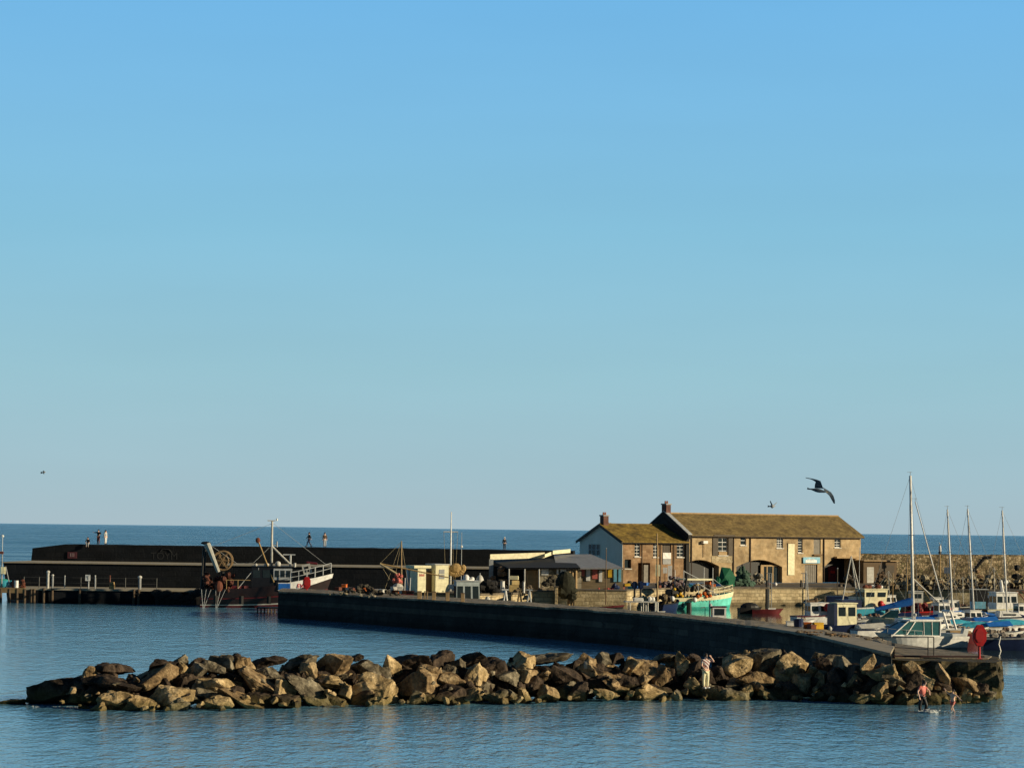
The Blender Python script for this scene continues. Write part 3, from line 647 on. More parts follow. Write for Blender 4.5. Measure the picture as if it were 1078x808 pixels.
for i in range(1, 6): x = a[0] + (a[1] - a[0]) * i / 6; MB().bx(x - .02, x + .02, .13, .149, 0.05, a[3]).build('batten', M('door'), dd_)
# shutters either side of the big loft window
for q in ((750, 564.5, 755.6, 584.5), (766.4, 564.5, 771, 584.5)):
    a = rect(*q, fb); MB().bx(a[0], a[1], -.1, -.02, a[2], a[3]).build('shutter', M('door'), wh)
a = rect(749.5, 562.8, 771.5, 564.4, fb); MB().bx(a[0], a[1], -.5, -.01, a[2], a[3]).build('hoist_beam', M('door'), wh)
a = rect(757, 580.5, 765.5, 584.4, fb); MB().bx(a[0], a[1], .02, .1, a[2], a[3]).build('lower_board', M('palewood'), wh)
# limestone patch under the loft window
a = rect(749, 585, 772, 592, fb); MB().bx(a[0], a[1], -.04, .01, a[2], a[3]).build('pale_patch', stone('pale_patch', [(.42, .33, .2), (.52, .43, .28), (.6, .5, .34)], 2, 1.8, .3, .3), wh)
# tall cream banner
bn = thing('wall_banner', 'tall cream vertical board hanging on the warehouse front', 'board', OB, TH)
a = rect(829, 572, 836, 605, fb); MB().bx(a[0], a[1], -.12, -.03, a[2], a[3]).build('panel', M('cream'), bn); MB().bx(a[0] - .05, a[1] + .05, -.14, -.02, a[3], a[3] + .08).build('top_batten', M('wood'), bn)
# sign
sg = thing('shop_sign', 'light blue and white sign over the grey warehouse door', 'sign', OB, TH)
a = rect(844.5, 586.2, 862.5, 592.5, fb); MB().bx(a[0], a[1], -.2, -.08, a[2], a[3]).build('board', M('lightblue'), sg, bevel=.03)
um = (a[0] + a[1]) / 2; MB().bx(a[0] + .4, a[1] - .6, -.215, -.201, a[2] + .06, a[2] + .42).build('white_band', M('white'), sg)
lt_ = MB()
for q in range(8): lt_.bx(um - .75 + q * .17, um - .68 + q * .17, -.222, -.203, a[3] - .36 + .03 * (q % 3), a[3] - .16)
lt_.build('lettering', M('white'), sg)
# wall lamps and crane bracket
wl = thing('wall_lamp', 'white bracket lamp high on the warehouse wall near its left end', 'lamp', OB, TH)
a = fb(740.5, 571); MB().bx(a[0] - .35, a[0] + .35, -.5, -.02, a[1] - .1, a[1] + .25).build('lamp_head', M('white'), wl); MB().tube((a[0], -.12, a[1] - .1), (a[0], -.12, a[1] - 1.8), .04).build('conduit', M('wood'), wl)
for px in (789.5, 867, 727.5, 771.8): u = fb(px, 590)[0]; MB().tube((u, -.1, .1), (u, -.1, zeb - .2), .07).build('drainpipe', mat('pipe_brown', (.07, .045, .03), .6), wh)
# pale canopy lintel beside right arch
a = rect(878, 585.6, 903, 587.2, fb); MB().bx(a[0], a[1], -.6, -.01, a[2], a[3]).build('lintel', M('palewood'), wh)
for q_, dp in ((A1, 1.0), (A3, 1.75)): MB().bx(q_[0], q_[1], dp, dp + .05, 0.01, q_[3]).build('arch_shade_panel', M('black'), wh)  # black sheets stand in for the shade inside the openings
MB().bx(A2[0], rect(803, 594, 822.8, 614, fb)[0], .7, .75, 0.01, A2[3] - .3).build('arch_shade_panel', M('black'), wh)
MB().bx(A2[0], A2[1], 1.45, 1.5, 0.01, A2[3]).build('arch_shade_panel', M('black'), wh)
# glazed front inside middle arch
a = rect(803, 594, 822.8, 614, fb); gz = MB().bx(a[0], a[1], .5, .56, 0.02, a[3] - .05).build('glazed_front', M('window'), wh)
fr = MB()
for t in (0, .33, .66, 1): x = a[0] + (a[1] - a[0] - .16) * t; fr.bx(x, x + (.5 if t == 0 else .16), .42, .499, .02, a[3] - .05)
fr.bx(a[0], a[1], .41, .498, a[3] - .25, a[3] - .05); fr.build('frame', M('palewood'), gz)
a = rect(881, 596, 889, 613, fb); rd = MB().bx(a[0], a[1], 1.6, 1.7, 0.02, a[3]).build('red_door', M('maroon'), wh); rd['label'] = 'dark red door inside the right-hand opening'
MB().bx(a[0] + .3, a[1] - .3, 1.57, 1.598, a[3] - .9, a[3] - .6).build('notice', M('red'), rd)
r2 = roof(wh, -.02, ul + .3, Db, zeb, zrb, T2, ov=.4)
MB().tube((0.2, Db / 2, zrb + .2), (ul + .2, Db / 2, zrb + .2), .13, .13, 6).build('ridge_tiles', M('palewood'), r2)
MB().tube((0, -.45, zeb - .22), (ul + .2, -.45, zeb - .22), .08, .08, 6).build('gutter', M('door'), r2)
# raised left gable parapet
gp = MB(); zz = .42
pro = [(-.45, zeb - .6), (-.45, zeb - .02), (Db / 2, zrb + zz), (Db + .45, zeb - .02), (Db + .45, zeb - .6), (Db / 2, zrb - .5)]
vs = [(-.5, y, z) for y, z in pro] + [(-.025, y, z) for y, z in pro]
gp.add(vs, [(0, 1, 2, 5), (5, 2, 3, 4), (6, 11, 8, 7), (11, 10, 9, 8)] + [(i, 6 + i, 6 + (i + 1) % 6, (i + 1) % 6) for i in range(6)])
gp.build('gable_parapet', mat('shaded_gable', (.03, .028, .026), .9), wh)  # near-black puts the shade of the sunless gable end into its colour
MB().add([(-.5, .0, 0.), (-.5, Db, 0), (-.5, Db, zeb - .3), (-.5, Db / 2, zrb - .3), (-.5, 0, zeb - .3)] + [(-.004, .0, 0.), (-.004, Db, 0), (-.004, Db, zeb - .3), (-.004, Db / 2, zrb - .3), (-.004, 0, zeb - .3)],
         [(0, 4, 3, 2, 1), (5, 6, 7, 8, 9)] + [(i, (i + 1) % 5, 5 + (i + 1) % 5, 5 + i) for i in range(5)]).build('gable_skin', mat('shaded_gable', (0, 0, 0)), wh)
cp = MB()
for s in (-1, 1):
    ya, yb = Db / 2, Db / 2 + s * (Db / 2 + .5); za, zb2 = zrb + zz, zeb - .05
    cp.add([(-.55, ya, za + .1), (.05, ya, za + .1), (.05, yb, zb2 + .1), (-.55, yb, zb2 + .1), (-.55, ya, za + .002), (.05, ya, za + .002), (.05, yb, zb2 + .002), (-.55, yb, zb2 + .002)], [(0, 1, 2, 3), (7, 6, 5, 4), (0, 4, 5, 1), (1, 5, 6, 2), (2, 6, 7, 3), (3, 7, 4, 0)])
cp.build('coping', M('palegrey'), wh)
chimney(wh, -.1, Db / 2, zrb + .1, zrb + 1.25, .7, 1.0)

# chimney gull perch
# ---- lean-to shed at the right of the warehouse
lt0 = PZ(909, 613.6, zq); flt = facade(lt0, R(20)); lw = flt(944, 612)[0]; lh = flt(925, 590.5)[1]
lt = thing('lean_to_shed', 'low brown lean-to shed with pale roof edge right of the warehouse', 'shed', lt0, R(20))
body = MB().bx(0, lw, 0, 4, 0, lh).build('wall', mat('brown_boards', (.10, .065, .035), .8, col2=(.19, .13, .08), scale=2, stretch=(4, 4, .4)), lt)
MB().bx(-.1, lw + .2, -.35, 4.2, lh, lh + .14).build('roof', M('palewood'), lt)
MB().bx(.5, 1.5, -.03, -.002, .05, 2.1).build('door', M('offwhite'), lt)
MB().bx(2.3, lw - .4, -.03, -.002, .2, lh - .5).build('shutter', M('door'), lt)

# ------------------------------------------------------------------ sheds at centre
# open-fronted black-roofed market shed
dl, dh = 257.0, 266.0
def W3(px, py, d): return PD(px, py, d)
sh0 = W3(516, 612, dl)
ms = thing('open_shed', 'open-fronted shed with black felt roof and cream roof edge', 'shed', (sh0.x, sh0.y, zq))
o_ = ms.location
LL, LR = W3(535, 597.3, dl), W3(611, 597.3, dl); HL, HR = W3(516, 588.8, dh), W3(574, 585.3, dh); HR2 = W3(601, 581.0, dh)
def quadslab(ps, th): vs = list(ps) + [p - Vector((0, 0, th)) for p in ps]; return MB().add(vs, [(0, 1, 2, 3), (7, 6, 5, 4), (0, 4, 5, 1), (1, 5, 6, 2), (2, 6, 7, 3), (3, 7, 4, 0)])
quadslab([LL, LR, HR2 - Vector((0, 0, .6)), HL], .14).shift(o_).build('roof', M('felt'), ms)
def strip(a, b, th, h): # a band standing upright along a line, facing the camera
    return MB().add([a, b, b + Vector((0, 0, h)), a + Vector((0, 0, h)), a + Vector((0, th, 0)), b + Vector((0, th, 0)), b + Vector((0, th, h)), a + Vector((0, th, h))], [(0, 1, 2, 3), (7, 6, 5, 4), (0, 4, 5, 1), (1, 5, 6, 2), (2, 6, 7, 3), (3, 7, 4, 0)])
FASC = mat('cream_fascia', (.80, .74, .50), .6)
# the raised cream edges are turned a little to the right, into the sun
def yawstrip(pxa, pya, pxb, pyb, da, db, h): return strip(W3(pxa, pya, da), W3(pxb, pyb, db), .3, h)
yawstrip(516, 588.9, 573.4, 586.9, 262, 265.5, .58).shift(o_).build('fascia', FASC, ms)
yawstrip(573.6, 586.6, 582, 583.4, 264, 266, .36).shift(o_).build('fascia', FASC, ms)
yawstrip(582, 583.2, 600.5, 581.5, 265.5, 268, .40).shift(o_).build('fascia', FASC, ms)
strip(W3(535, 598.2, dl), W3(611, 598.2, dl), .12, .09).shift(o_).build('eaves_beam', M('grey'), ms)
for px, d in ((535.8, dl), (552.3, dl), (567.5, dl)):
    a = AZ(px, d, zq); b = AZ(px, d, LL.z - .1); MB().tube(a, b, .07).shift(o_).build('post', M('alu'), ms)
a = AZ(516, 262, zq); MB().bx(a.x - .15, a.x + .3, a.y, a.y + .25, zq, HL.z + .1).shift(o_).build('corner_post', M('palegrey'), ms)
bkx0, bkx1 = AZ(519, dh, 3).x, AZ(606, dh, 3).x
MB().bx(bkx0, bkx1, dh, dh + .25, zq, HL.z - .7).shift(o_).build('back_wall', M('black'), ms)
a0, a1 = AZ(553.5, dl + 1.5, 3).x, AZ(566.5, dl + 1.5, 3).x
MB().bx(a0, a1, dl + 1.5, dl + 1.6, zq + .1, LL.z - .25).shift(o_).build('board_panel', M('palewood'), ms)
# white painted end wall of the shed
a0, a1 = AZ(568, dl + .6, 3).x, AZ(612, dl + .6, 3).x
ww = MB().bx(a0, a1, dl + .6, dl + .85, zq, LL.z - .16).shift(o_).build('side_wall', stone('patched_wall', [(.22, .18, .11), (.34, .29, .2), (.5, .45, .34)], 1.2, 1.3, .4, .3), ms)
for q in ((570, 598.5, 577.5, 605), (586, 599, 588, 604), (590, 599, 596, 609)):
    A_ = W3(q[0], q[3], dl + .55); B_ = W3(q[2], q[1], dl + .55); MB().bx(A_.x, B_.x, dl + .52, dl + .597, A_.z, B_.z).shift(o_).build('white_panel', M('white'), ms)

# grey roofed low row beneath the gable
cs0 = W3(606, 620, 259)
cr_ = thing('beach_kiosk', 'low timber kiosk row with long slate-grey roof before the pale gable', 'kiosk', (cs0.x, 259, zq))
o_ = cr_.location
quadslab([W3(586, 598.0, 257.3), W3(656, 597.2, 257.3), W3(622, 583.0, 268), W3(583, 583.2, 268)], .12).shift(o_).build('roof', M('slate'), cr_)
x0_, x1_ = AZ(601, 258.8, 3).x, AZ(656, 258.8, 3).x
zt_ = W3(630, 598.6, 258).z
MB().bx(x0_, x1_, 258.8, 264, zq, zt_ - .05).shift(o_).build('wall', mat('kiosk_boards', (.17, .125, .075), .8, col2=(.3, .23, .14), scale=1.5, stretch=(.4, .4, 5)), cr_)
for q, k, nm in (((610.5, 596.6, 622.5, 597.9), 'cream', 'light_panel'), ((611, 599, 615.5, 606), 'pink', 'poster'), ((617, 598.8, 621.5, 611), 'white', 'door'), ((623.5, 598.8, 629, 609), 'pink', 'poster'),
              ((630.5, 600, 634, 612), 'white', 'door'), ((640, 598.8, 644.2, 607.5), 'yellow', 'panel'), ((646, 598.8, 649.4, 612), 'lightblue', 'door'), ((651, 598.8, 654, 612), 'lightblue', 'door')):
    A_ = W3(q[0], q[3], 258.7); B_ = W3(q[2], q[1], 258.7); e = MB().bx(A_.x, B_.x, 258.7, 258.79, A_.z, B_.z).shift(o_).build(nm, M(k), cr_)
    if nm in ('panel', 'door', 'poster'): e['label'] = {'yellow': 'yellow panel', 'lightblue': 'light blue door', 'white': 'white door', 'pink': 'faded red and white poster'}.get(k, k)
for px in (599, 602.5, 606): a = AZ(px, 257.5, zq); MB().tube((a.x, a.y, .3), (a.x, a.y, 4.4 if px != 602.5 else 4.2), .16, .14, 8).shift(o_).build('timber_post', M('palewood'), cr_)

# two cream cabins left of the shed
cb_ = thing('cream_cabin', 'tall cream painted harbour cabin with one grey window', 'cabin', (AZ(458, 250, 2).x, 250, zq))
o_ = cb_.location
A_ = W3(457.5, 622, 250); B_ = W3(472.5, 594.5, 250); wd = B_.x - A_.x; z0_, z1_ = A_.z - .2, B_.z
CY = R(25)
c2 = thing('x', 'x', 'x')
bpy.data.objects.remove(c2)
cb_.rotation_euler = (0, 0, CY)
MB().bx(0, wd * 1.05, 0, 2.4, z0_ - zq, z1_ - zq).build('wall', M('cream'), cb_, bevel=.03)
MB().bx(-.08, wd * 1.05 + .08, -.08, 2.48, z1_ - zq, z1_ - zq + .1).build('roof', M('offwhite'), cb_)
gw = MB().bx(.42, 1.0, -.03, -.002, (W3(460, 609, 250).z - zq), (W3(460, 599, 250).z - zq)).build('window', M('grey'), cb_)
MB().bx(.38, 1.04, -.045, -.031, W3(460, 604.3, 250).z - zq, W3(460, 603.7, 250).z - zq).build('glazing_bar', M('cream'), gw)
MB().bx(wd * 1.05 + .0, wd * 1.05 + .55, -.05, .8, W3(470, 620, 250).z - zq, W3(470, 615, 250).z - zq).build('locker', M('white'), cb_)
cc = thing('cream_hut', 'narrow cream hut with overhanging white roof and red lettering', 'hut', (AZ(439.5, 249.5, 2).x, 249.5, zq), CY)
A_ = W3(439.5, 622, 249.5); B_ = W3(448.5, 598, 249.5); wd2 = (B_.x - A_.x) * 1.08
MB().bx(0, wd2, 0, 2.0, A_.z - zq - .2, B_.z - zq).build('wall', M('cream'), cc)
MB().bx(-.5, wd2 + .5, -.2, 2.1, B_.z - zq + .01, B_.z - zq + .28).build('roof', M('cream'), cc, bevel=.03)
lz_ = W3(444, 605, 249.5).z - zq; lt_ = MB()
for q in range(5): lt_.bx(wd2 * .2 + q * wd2 * .13, wd2 * .28 + q * wd2 * .13, -.02, -.002, lz_ - .12, lz_ + .12 - .04 * (q % 2))
lt_.build('lettering', M('pink'), cc)
MB().bx(wd2 + .02, wd2 + .9, .6, 1.9, 0, B_.z - zq - .3).build('side_lobby', M('netbrown'), cc)
cg = thing('grey_cabin', 'small pale blue-grey cabin half hidden left of the cream hut', 'cabin', (AZ(429.5, 252, 2).x, 252, zq), R(8))
MB().bx(0, 1.1, 0, 2, 0, W3(430, 595, 252).z - zq).build('wall', M('palegrey'), cg); MB().bx(.3, .85, -.02, -.002, W3(430, 598.5, 252).z - zq, W3(430, 597, 252).z - zq).build('window', M('black'), cg)

# ------------------------------------------------------------------ boats
def hull_pt(s, fz, side, L, B, zs, zb, draft, rake, transom):
    sh = zs + (zb - zs) * s ** 2.2
    z = -draft + (sh + draft) * fz
    if s < .35: p = transom + (1 - transom) * math.sin(s / .35 * math.pi / 2)
    elif s < .5: p = 1
    else: p = max(0.0, 1 - ((s - .5) / .5) ** 2.4)
    b = B / 2 * p * (.5 + .5 * fz ** .55)
    x = L * (s - .5) + rake * (fz - 1) * s ** 4
    return (x, side * b, z)
def hull(T, L, B, zs, zb, m, f0=0, f1=1, draft=.4, rake=.9, transom=.85, name='hull', grow=0, deck=None, df=.86):
    n = 18; k = 6; vs = []; fs = []
    for i in range(n + 1):
        for side in (-1, 1):
            for j in range(k + 1):
                x, y, z = hull_pt(i / n, f0 + (f1 - f0) * j / k, side, L, B, zs, zb, draft, rake, transom)
                vs.append((x + (grow if i == n else (-grow if i == 0 else 0)), y + side * grow, z))
    w_ = k + 1
    for i in range(n):
        for s in (0, 1):
            for j in range(k):
                a = i * 2 * w_ + s * w_ + j; b = a + 2 * w_; fs.append((a, b, b + 1, a + 1))
        a = i * 2 * w_; b = a + 2 * w_
        if f0 == 0: fs.append((a, a + w_, b + w_, b))
    for j in range(k): fs.append((j, j + 1, w_ + j + 1, w_ + j))
    o = MB().add(vs, fs).build(name, m, T, smooth=False)
    if deck:
        vs = []; fs = []
        for i in range(n + 1):
            for side in (-1, 1):
                x, y, z = hull_pt(i / n, df, side, L, B, zs, zb, draft, rake, transom); vs.append((x, y * .985, z))
        fs = [(2 * i, 2 * i + 1, 2 * i + 3, 2 * i + 2) for i in range(n)]
        MB().add(vs, fs).build('deck', deck, T)
    return o
def cabin(T, x0, x1, w, z0, z1, m, rm=None, win=None, slope=0.0, front=1, name='wheelhouse', ws=3, fw_=2, wz=(.5, .85), ov=.1):
    """wheelhouse: tapered box, windows on both sides and the front, overhanging roof"""
    h = z1 - z0; fx0, fx1 = (x0, x1 - slope) if front > 0 else (x0 + slope, x1)
    vs = [(x0, -w / 2, z0), (x1, -w / 2, z0), (x1, w / 2, z0), (x0, w / 2, z0), (fx0, -w / 2 * .95, z1), (fx1, -w / 2 * .95, z1), (fx1, w / 2 * .95, z1), (fx0, w / 2 * .95, z1)]
    c = MB().add(vs, [(0, 3, 2, 1), (4, 5, 6, 7), (0, 1, 5, 4), (1, 2, 6, 5), (2, 3, 7, 6), (3, 0, 4, 7)]).build(name, m, T)
    gm_ = win or M('window')
    za, zb_ = z0 + h * wz[0], z0 + h * wz[1]
    for sd_ in (-1, 1):
        for i in range(ws):
            f0 = (i + .14) / ws; f1 = (i + .86) / ws; pts = []
            for (ff, z) in ((f0, za), (f1, za), (f1, zb_), (f0, zb_)):
                t = (z - z0) / h; xa_ = x0 + (fx0 - x0) * t; xb_ = x1 + (fx1 - x1) * t
                pts.append((xa_ + (xb_ - xa_) * ff, sd_ * (w / 2 * (1 - .05 * t)), z))
            o = sd_ * .02
            MB().add([(p[0], p[1] + o, p[2]) for p in pts] + [(p[0], p[1] - o * .5, p[2]) for p in pts], [(0, 1, 2, 3), (7, 6, 5, 4), (0, 4, 5, 1), (1, 5, 6, 2), (2, 6, 7, 3), (3, 7, 4, 0)]).build('window', gm_, c)
    for xx, fx, dr_ in ((x1, fx1, 1), (x0, fx0, -1)):
        for i in range(fw_):
            y0 = -w / 2 + w * (i + .12) / fw_; y1 = -w / 2 + w * (i + .88) / fw_
            pts = [(xx + (fx - xx) * ((z - z0) / h), y * .95, z) for y, z in ((y0, za), (y1, za), (y1, zb_), (y0, zb_))]
            MB().add([(p[0] + dr_ * .02, p[1], p[2]) for p in pts] + [(p[0] - dr_ * .01, p[1], p[2]) for p in pts], [(0, 1, 2, 3), (7, 6, 5, 4), (0, 4, 5, 1), (1, 5, 6, 2), (2, 6, 7, 3), (3, 7, 4, 0)]).build('window', gm_, c)
    if rm: MB().bx(min(fx0, fx1) - ov, max(fx0, fx1) + ov, -w / 2 - ov * .6, w / 2 + ov * .6, z1 + .002, z1 + .09).build('roof', rm, c, bevel=.02)
    return c
def rails(T, pts, h, m, r=.025, mid=True, name='guard_rail'):
    rr_ = MB(); rr_.path([(x, y, z + h) for x, y, z in pts], r)
    if mid: rr_.path([(x, y, z + h * .5) for x, y, z in pts], r * .8)
    for x, y, z in pts: rr_.tube((x, y, z), (x, y, z + h), r)
    return rr_.build(name, m, T)
def sheerpts(L, B, zs, zb, s0, s1, n, side, draft=.4, rake=.9, transom=.85, inset=.06):
    out = []
    for i in range(n):
        s = s0 + (s1 - s0) * i / (n - 1); x, y, z = hull_pt(s, 1, side, L, B, zs, zb, draft, rake, transom); out.append((x, y - side * min(inset, abs(y)), z))
    return out

# --- the trawler
L, B, zs, zbw = 13.9, 4.2, 1.9, 3.55
tw = thing('fishing_trawler', 'big black trawler with white bow bulwark, net drum and pale mast', 'fishing trawler', (AZ(279.5, 262, 0).x, 263.5, 0), R(3))
hull(tw, L, B, zs, zbw, mat('trawler_hull', (.014, .009, .011), .45, col2=(.035, .018, .018), scale=1.2), .16, 1, .9, 1.6, deck=M('wood'), df=.82)
hull(tw, L, B, zs, zbw, mat('boot_red', (.12, .012, .012), .5), 0, .38, .9, 1.6, name='boot_topping', grow=.012)
hull(tw, L, B, zs, zbw, M('offwhite'), .385, .425, .9, 1.6, name='waterline_stripe', grow=.02)
hull(tw, L, B, zs, zbw, M('maroon'), .62, .66, .9, 1.6, name='rubbing_strake', grow=.05)
# white bow bulwark (last third of the sheer)
vs = []; fs = []; k = 14
for i in range(k + 1):
    s = .66 + .34 * i / k
    lo = .80 if i > 0 else .70
    lo = .76 + .16 * (i / k)
    for sd_ in (-1, 1):
        for fz in (lo, 1.0):
            x, y, z = hull_pt(s, fz, sd_, L, B, zs, zbw, .9, 1.6, .85); vs.append((x + (.05 if i == k else 0), y + sd_ * .05, z + (.12 if fz == 1.0 else 0)))
for i in range(k):
    a = 4 * i; fs += [(a, a + 4, a + 5, a + 1), (a + 2, a + 3, a + 7, a + 6)]
fs.append((4 * k, 4 * k + 2, 4 * k + 3, 4 * k + 1))
bwk = MB().add(vs, fs).build('bow_bulwark', M('white'), tw)
x, y, z = hull_pt(.73, .9, -1, L, B, zs, zbw, .9, 1.6, .85)
x2, y2, z2 = hull_pt(.82, .9, -1, L, B, zs, zbw, .9, 1.6, .85)
text('EVA', .62, M('red'), bwk, ((x + x2) / 2, (y + y2) / 2 - .1, z - .02), (R(90), 0, math.atan2(y2 - y, x2 - x)), 'lettering', .02)
rails(tw, sheerpts(L, B, zs, zbw + .22, .68, .985, 6, -1, .9, 1.6), 1.05, M('palegrey'), .04)
rails(tw, sheerpts(L, B, zs, zbw + .22, .68, .985, 6, 1, .9, 1.6), 1.05, M('palegrey'), .04)
# wheelhouse
c = cabin(tw, -1.6, 2.7, 2.7, 1.6, 4.3, M('darkhull'), M('black'), slope=.25, ws=4, wz=(.58, .88), fw_=3)
MB().bx(.7, 2.66, -1.42, -1.37, 2.95, 4.15).build('window_surround', M('palegrey'), c)
for i in range(3): MB().bx(.85 + i * .6, 1.28 + i * .6, -1.44, -1.425, 3.25, 3.95).build('side_window', M('window'), c)
bnr = MB().bx(1.3, 2.5, -2.15, -2.11, 1.95, 2.6).build('blue_board', M('blue'), tw)
MB().bx(1.22, 2.58, -2.108, -2.08, 1.87, 2.68).build('white_border', M('white'), bnr)
# mast, derrick and stays
ms_ = MB().tube((.4, 0, 4.3), (.4, 0, 9.2), .15, .11, 10).build('mast', M('offwhite'), tw, True)
MB().bx(-.1, .75, -.12, .12, 9.15, 9.25).build('mast_head', M('offwhite'), ms_); MB().tube((.9, 0, 9.2), (.9, 0, 9.45), .1).build('lamp', M('white'), ms_)
MB().tube((.4, 0, 6.5), (2.5, -.3, 4.5), .11, .1).build('forward_strut', M('offwhite'), tw)
MB().tube((.4, 0, 6.6), (.95, 0, 6.6), .05).tube((.95, 0, 6.4), (.95, 0, 7.0), .08).build('mast_lamp_bracket', M('palegrey'), ms_)
MB().tube((-1.0, -.6, 7.0), (.75, -1.4, 2.7), .08, .08).build('derrick_boom', M('tan'), tw)
MB().ball((-1.05, -.6, 7.1), .28, .9, .7, 1.1).build('block', M('rust'), tw)
MB().ball((1.1, -.3, 4.6), .32).build('radar_dome', M('offwhite'), tw, True)
MB().bx(1.6, 2.9, -.05, .12, 5.55, 5.68).tube((2.4, 0, 4.4), (2.4, 0, 5.6), .12).build('radar', M('palegrey'), tw)
MB().tube((2.9, -.6, 4.3), (2.9, -.6, 4.75), .14).build('floodlight', M('offwhite'), tw)
MB().path([(-5.9, -.4, 6.4), (-3.2, -.3, 4.6), (-1.5, -.3, 4.7), (.4, 0, 6.6)], .02).path([(-5.9, .4, 6.4), (.4, 0, 8.9)], .02).path([(.4, 0, 9), (6.6, 0, 4.3)], .02).path([(-3.0, -1.9, 2.0), (-1.2, -1, 4.3)], .03).build('rigging', M('palegrey'), tw)
MB().tube((-.9, -1.2, 2.7), (-.9, -1.2, 4.2), .1).build('exhaust', M('palegrey'), tw)
# stern gantry and net drum
gt = MB()
for s in (-1, 1):
    gt.tube((-6.9, s * 1.3, 1.4), (-6.7, s * 1.3, 6.2), .12)
gt.tube((-6.7, -1.5, 6.2), (-6.7, 1.5, 6.2), .13).tube((-6.9, -1.3, 3.4), (-6.9, 1.3, 3.4), .1).build('stern_gantry', M('black'), tw)
arm = MB().tube((-6.35, -1.35, 6.7), (-5.1, -1.5, 3.7), .33, .2, 8).build('gallows_arm', M('greygreen'), tw)
MB().ball((-6.5, -1.35, 6.75), .35, 1.5, .6, .5).build('sheave', M('black'), tw)
dr_ = MB()
dr_.tube((-4.75, -.9, 4.9), (-4.75, .9, 4.9), .62, .62, 16).build('net_roll', mat('net_drum', (.16, .10, .05), .9, col2=(.28, .19, .1)), tw)
for s in (-1, 1):
    rim = MB(); nseg = 22
    for i in range(nseg):
        a, b = 2 * math.pi * i / nseg, 2 * math.pi * (i + 1) / nseg
        rim.tube((-4.75 + 1.0 * math.cos(a), s * 1.0, 4.9 + 1.0 * math.sin(a)), (-4.75 + 1.0 * math.cos(b), s * 1.0, 4.9 + 1.0 * math.sin(b)), .1, .1, 6)
    for i in range(6): a = i * math.pi / 3; rim.tube((-4.75, s * 1.0, 4.9), (-4.75 + math.cos(a), s * 1.0, 4.9 + math.sin(a)), .05)
    rim.build('drum_flange', mat('net_drum', (0, 0, 0)), tw)
MB().tube((-4.75, 0, 3.7), (-4.75, 0, 2), .2).build('drum_stand', M('black'), tw)
nn = MB()
for i in range(60): nn.ball((random.uniform(-6.6, -3.4), random.uniform(-1.9, .5), random.uniform(1.5, 3.5)), random.uniform(.12, .38), 1, 1, 1, 8, 6, .2)
nn.build('net_heap', mat('rusty_net', (.04, .018, .015), .95, col2=(.16, .055, .035), scale=5, bump=.1), tw)
MB().ball((-5.0, -2.1, 2.2), .55, .8, .5, 1.1, 10, 7).build('float', M('rust'), tw)
for i in range(6): MB().path([(-6.8 + i * .5, -2.2, 1.9), (-6.6 + i * .45 - (i % 3) * .4, -2.35, -.1)], .025).build('rope', M('palegrey'), tw)
for xx in (-5.3, -2.6, 0.3): MB().tube((xx, -2.35, .45), (xx, -2.35, 1.25), .24, .24, 10).build('tyre_fender', M('black'), tw)
for i in range(3): MB().box((-3.4 + i * .6, -1.5, 2.1), (.5, .4, .4), rz=.2 * i).build('fish_box', M('maroon'), tw)
MB().path([(-4.2, -2.0, 2.9), (-1.7, -1.95, 2.9)], .04).path([(-4.2, -2.0, 1.9), (-4.2, -2.0, 2.9)], .04).path([(-3, -2.0, 1.9), (-3, -2.0, 2.9)], .04).build('side_rail', M('tan'), tw)
for (x_, z_) in ((-.2, 4.5), (-1.2, 4.5), (.0, 4.55)): MB().ball((x_, -.9, z_), .17).build('deck_lamp', M('offwhite'), tw)
MB().box((5.2 - 1.0, -.9, 4.1), (.9, .06, 1.1), ry=-.25).build('white_frame', M('offwhite'), tw)
MB().box((4.2, -.94, 4.1), (.42, .04, .62), ry=-.25).build('frame_opening', M('black'), tw)
MB().box((4.7, -.4, 4.75), (1.2, .7, .25), ry=.1).build('liferaft', M('maroon'), tw, bevel=.06)

# --- generic little boats
def small_boat(name, label, cat, px, d, rz, L, B, zs, zb, hm, **k):
    T = thing(name, label, cat, (AZ(px, d, 0).x, d, 0), rz, k.get('group'))
    hull(T, L, B, zs, zb, hm, 0, 1, .3, k.get('rake', .7), k.get('transom', .85), deck=k.get('deck', M('offwhite')), df=k.get('df', .8))
    if k.get('rub'): hull(T, L, B, zs, zb, k['rub'], k.get('rf', .9), 1.0, .3, k.get('rake', .7), k.get('transom', .85), name='gunwale', grow=.03)
    if k.get('boot'): hull(T, L, B, zs, zb, k['boot'], .0, .34, .3, k.get('rake', .7), k.get('transom', .85), name='boot_topping', grow=.012)
    if k.get('out'):
        MB().box((-L / 2 - .2, 0, zs + .25), (.35, .3, .55)).tube((-L / 2 - .2, 0, zs), (-L / 2 - .2, 0, -.2), .07).build('outboard', M('black'), T, bevel=.04)
    return T
def buoys(T, pts, m, r=.3):
    for p in pts: MB().ball(p, r, 1, 1, 1.12, 12, 8).build('fender', m, T, True)

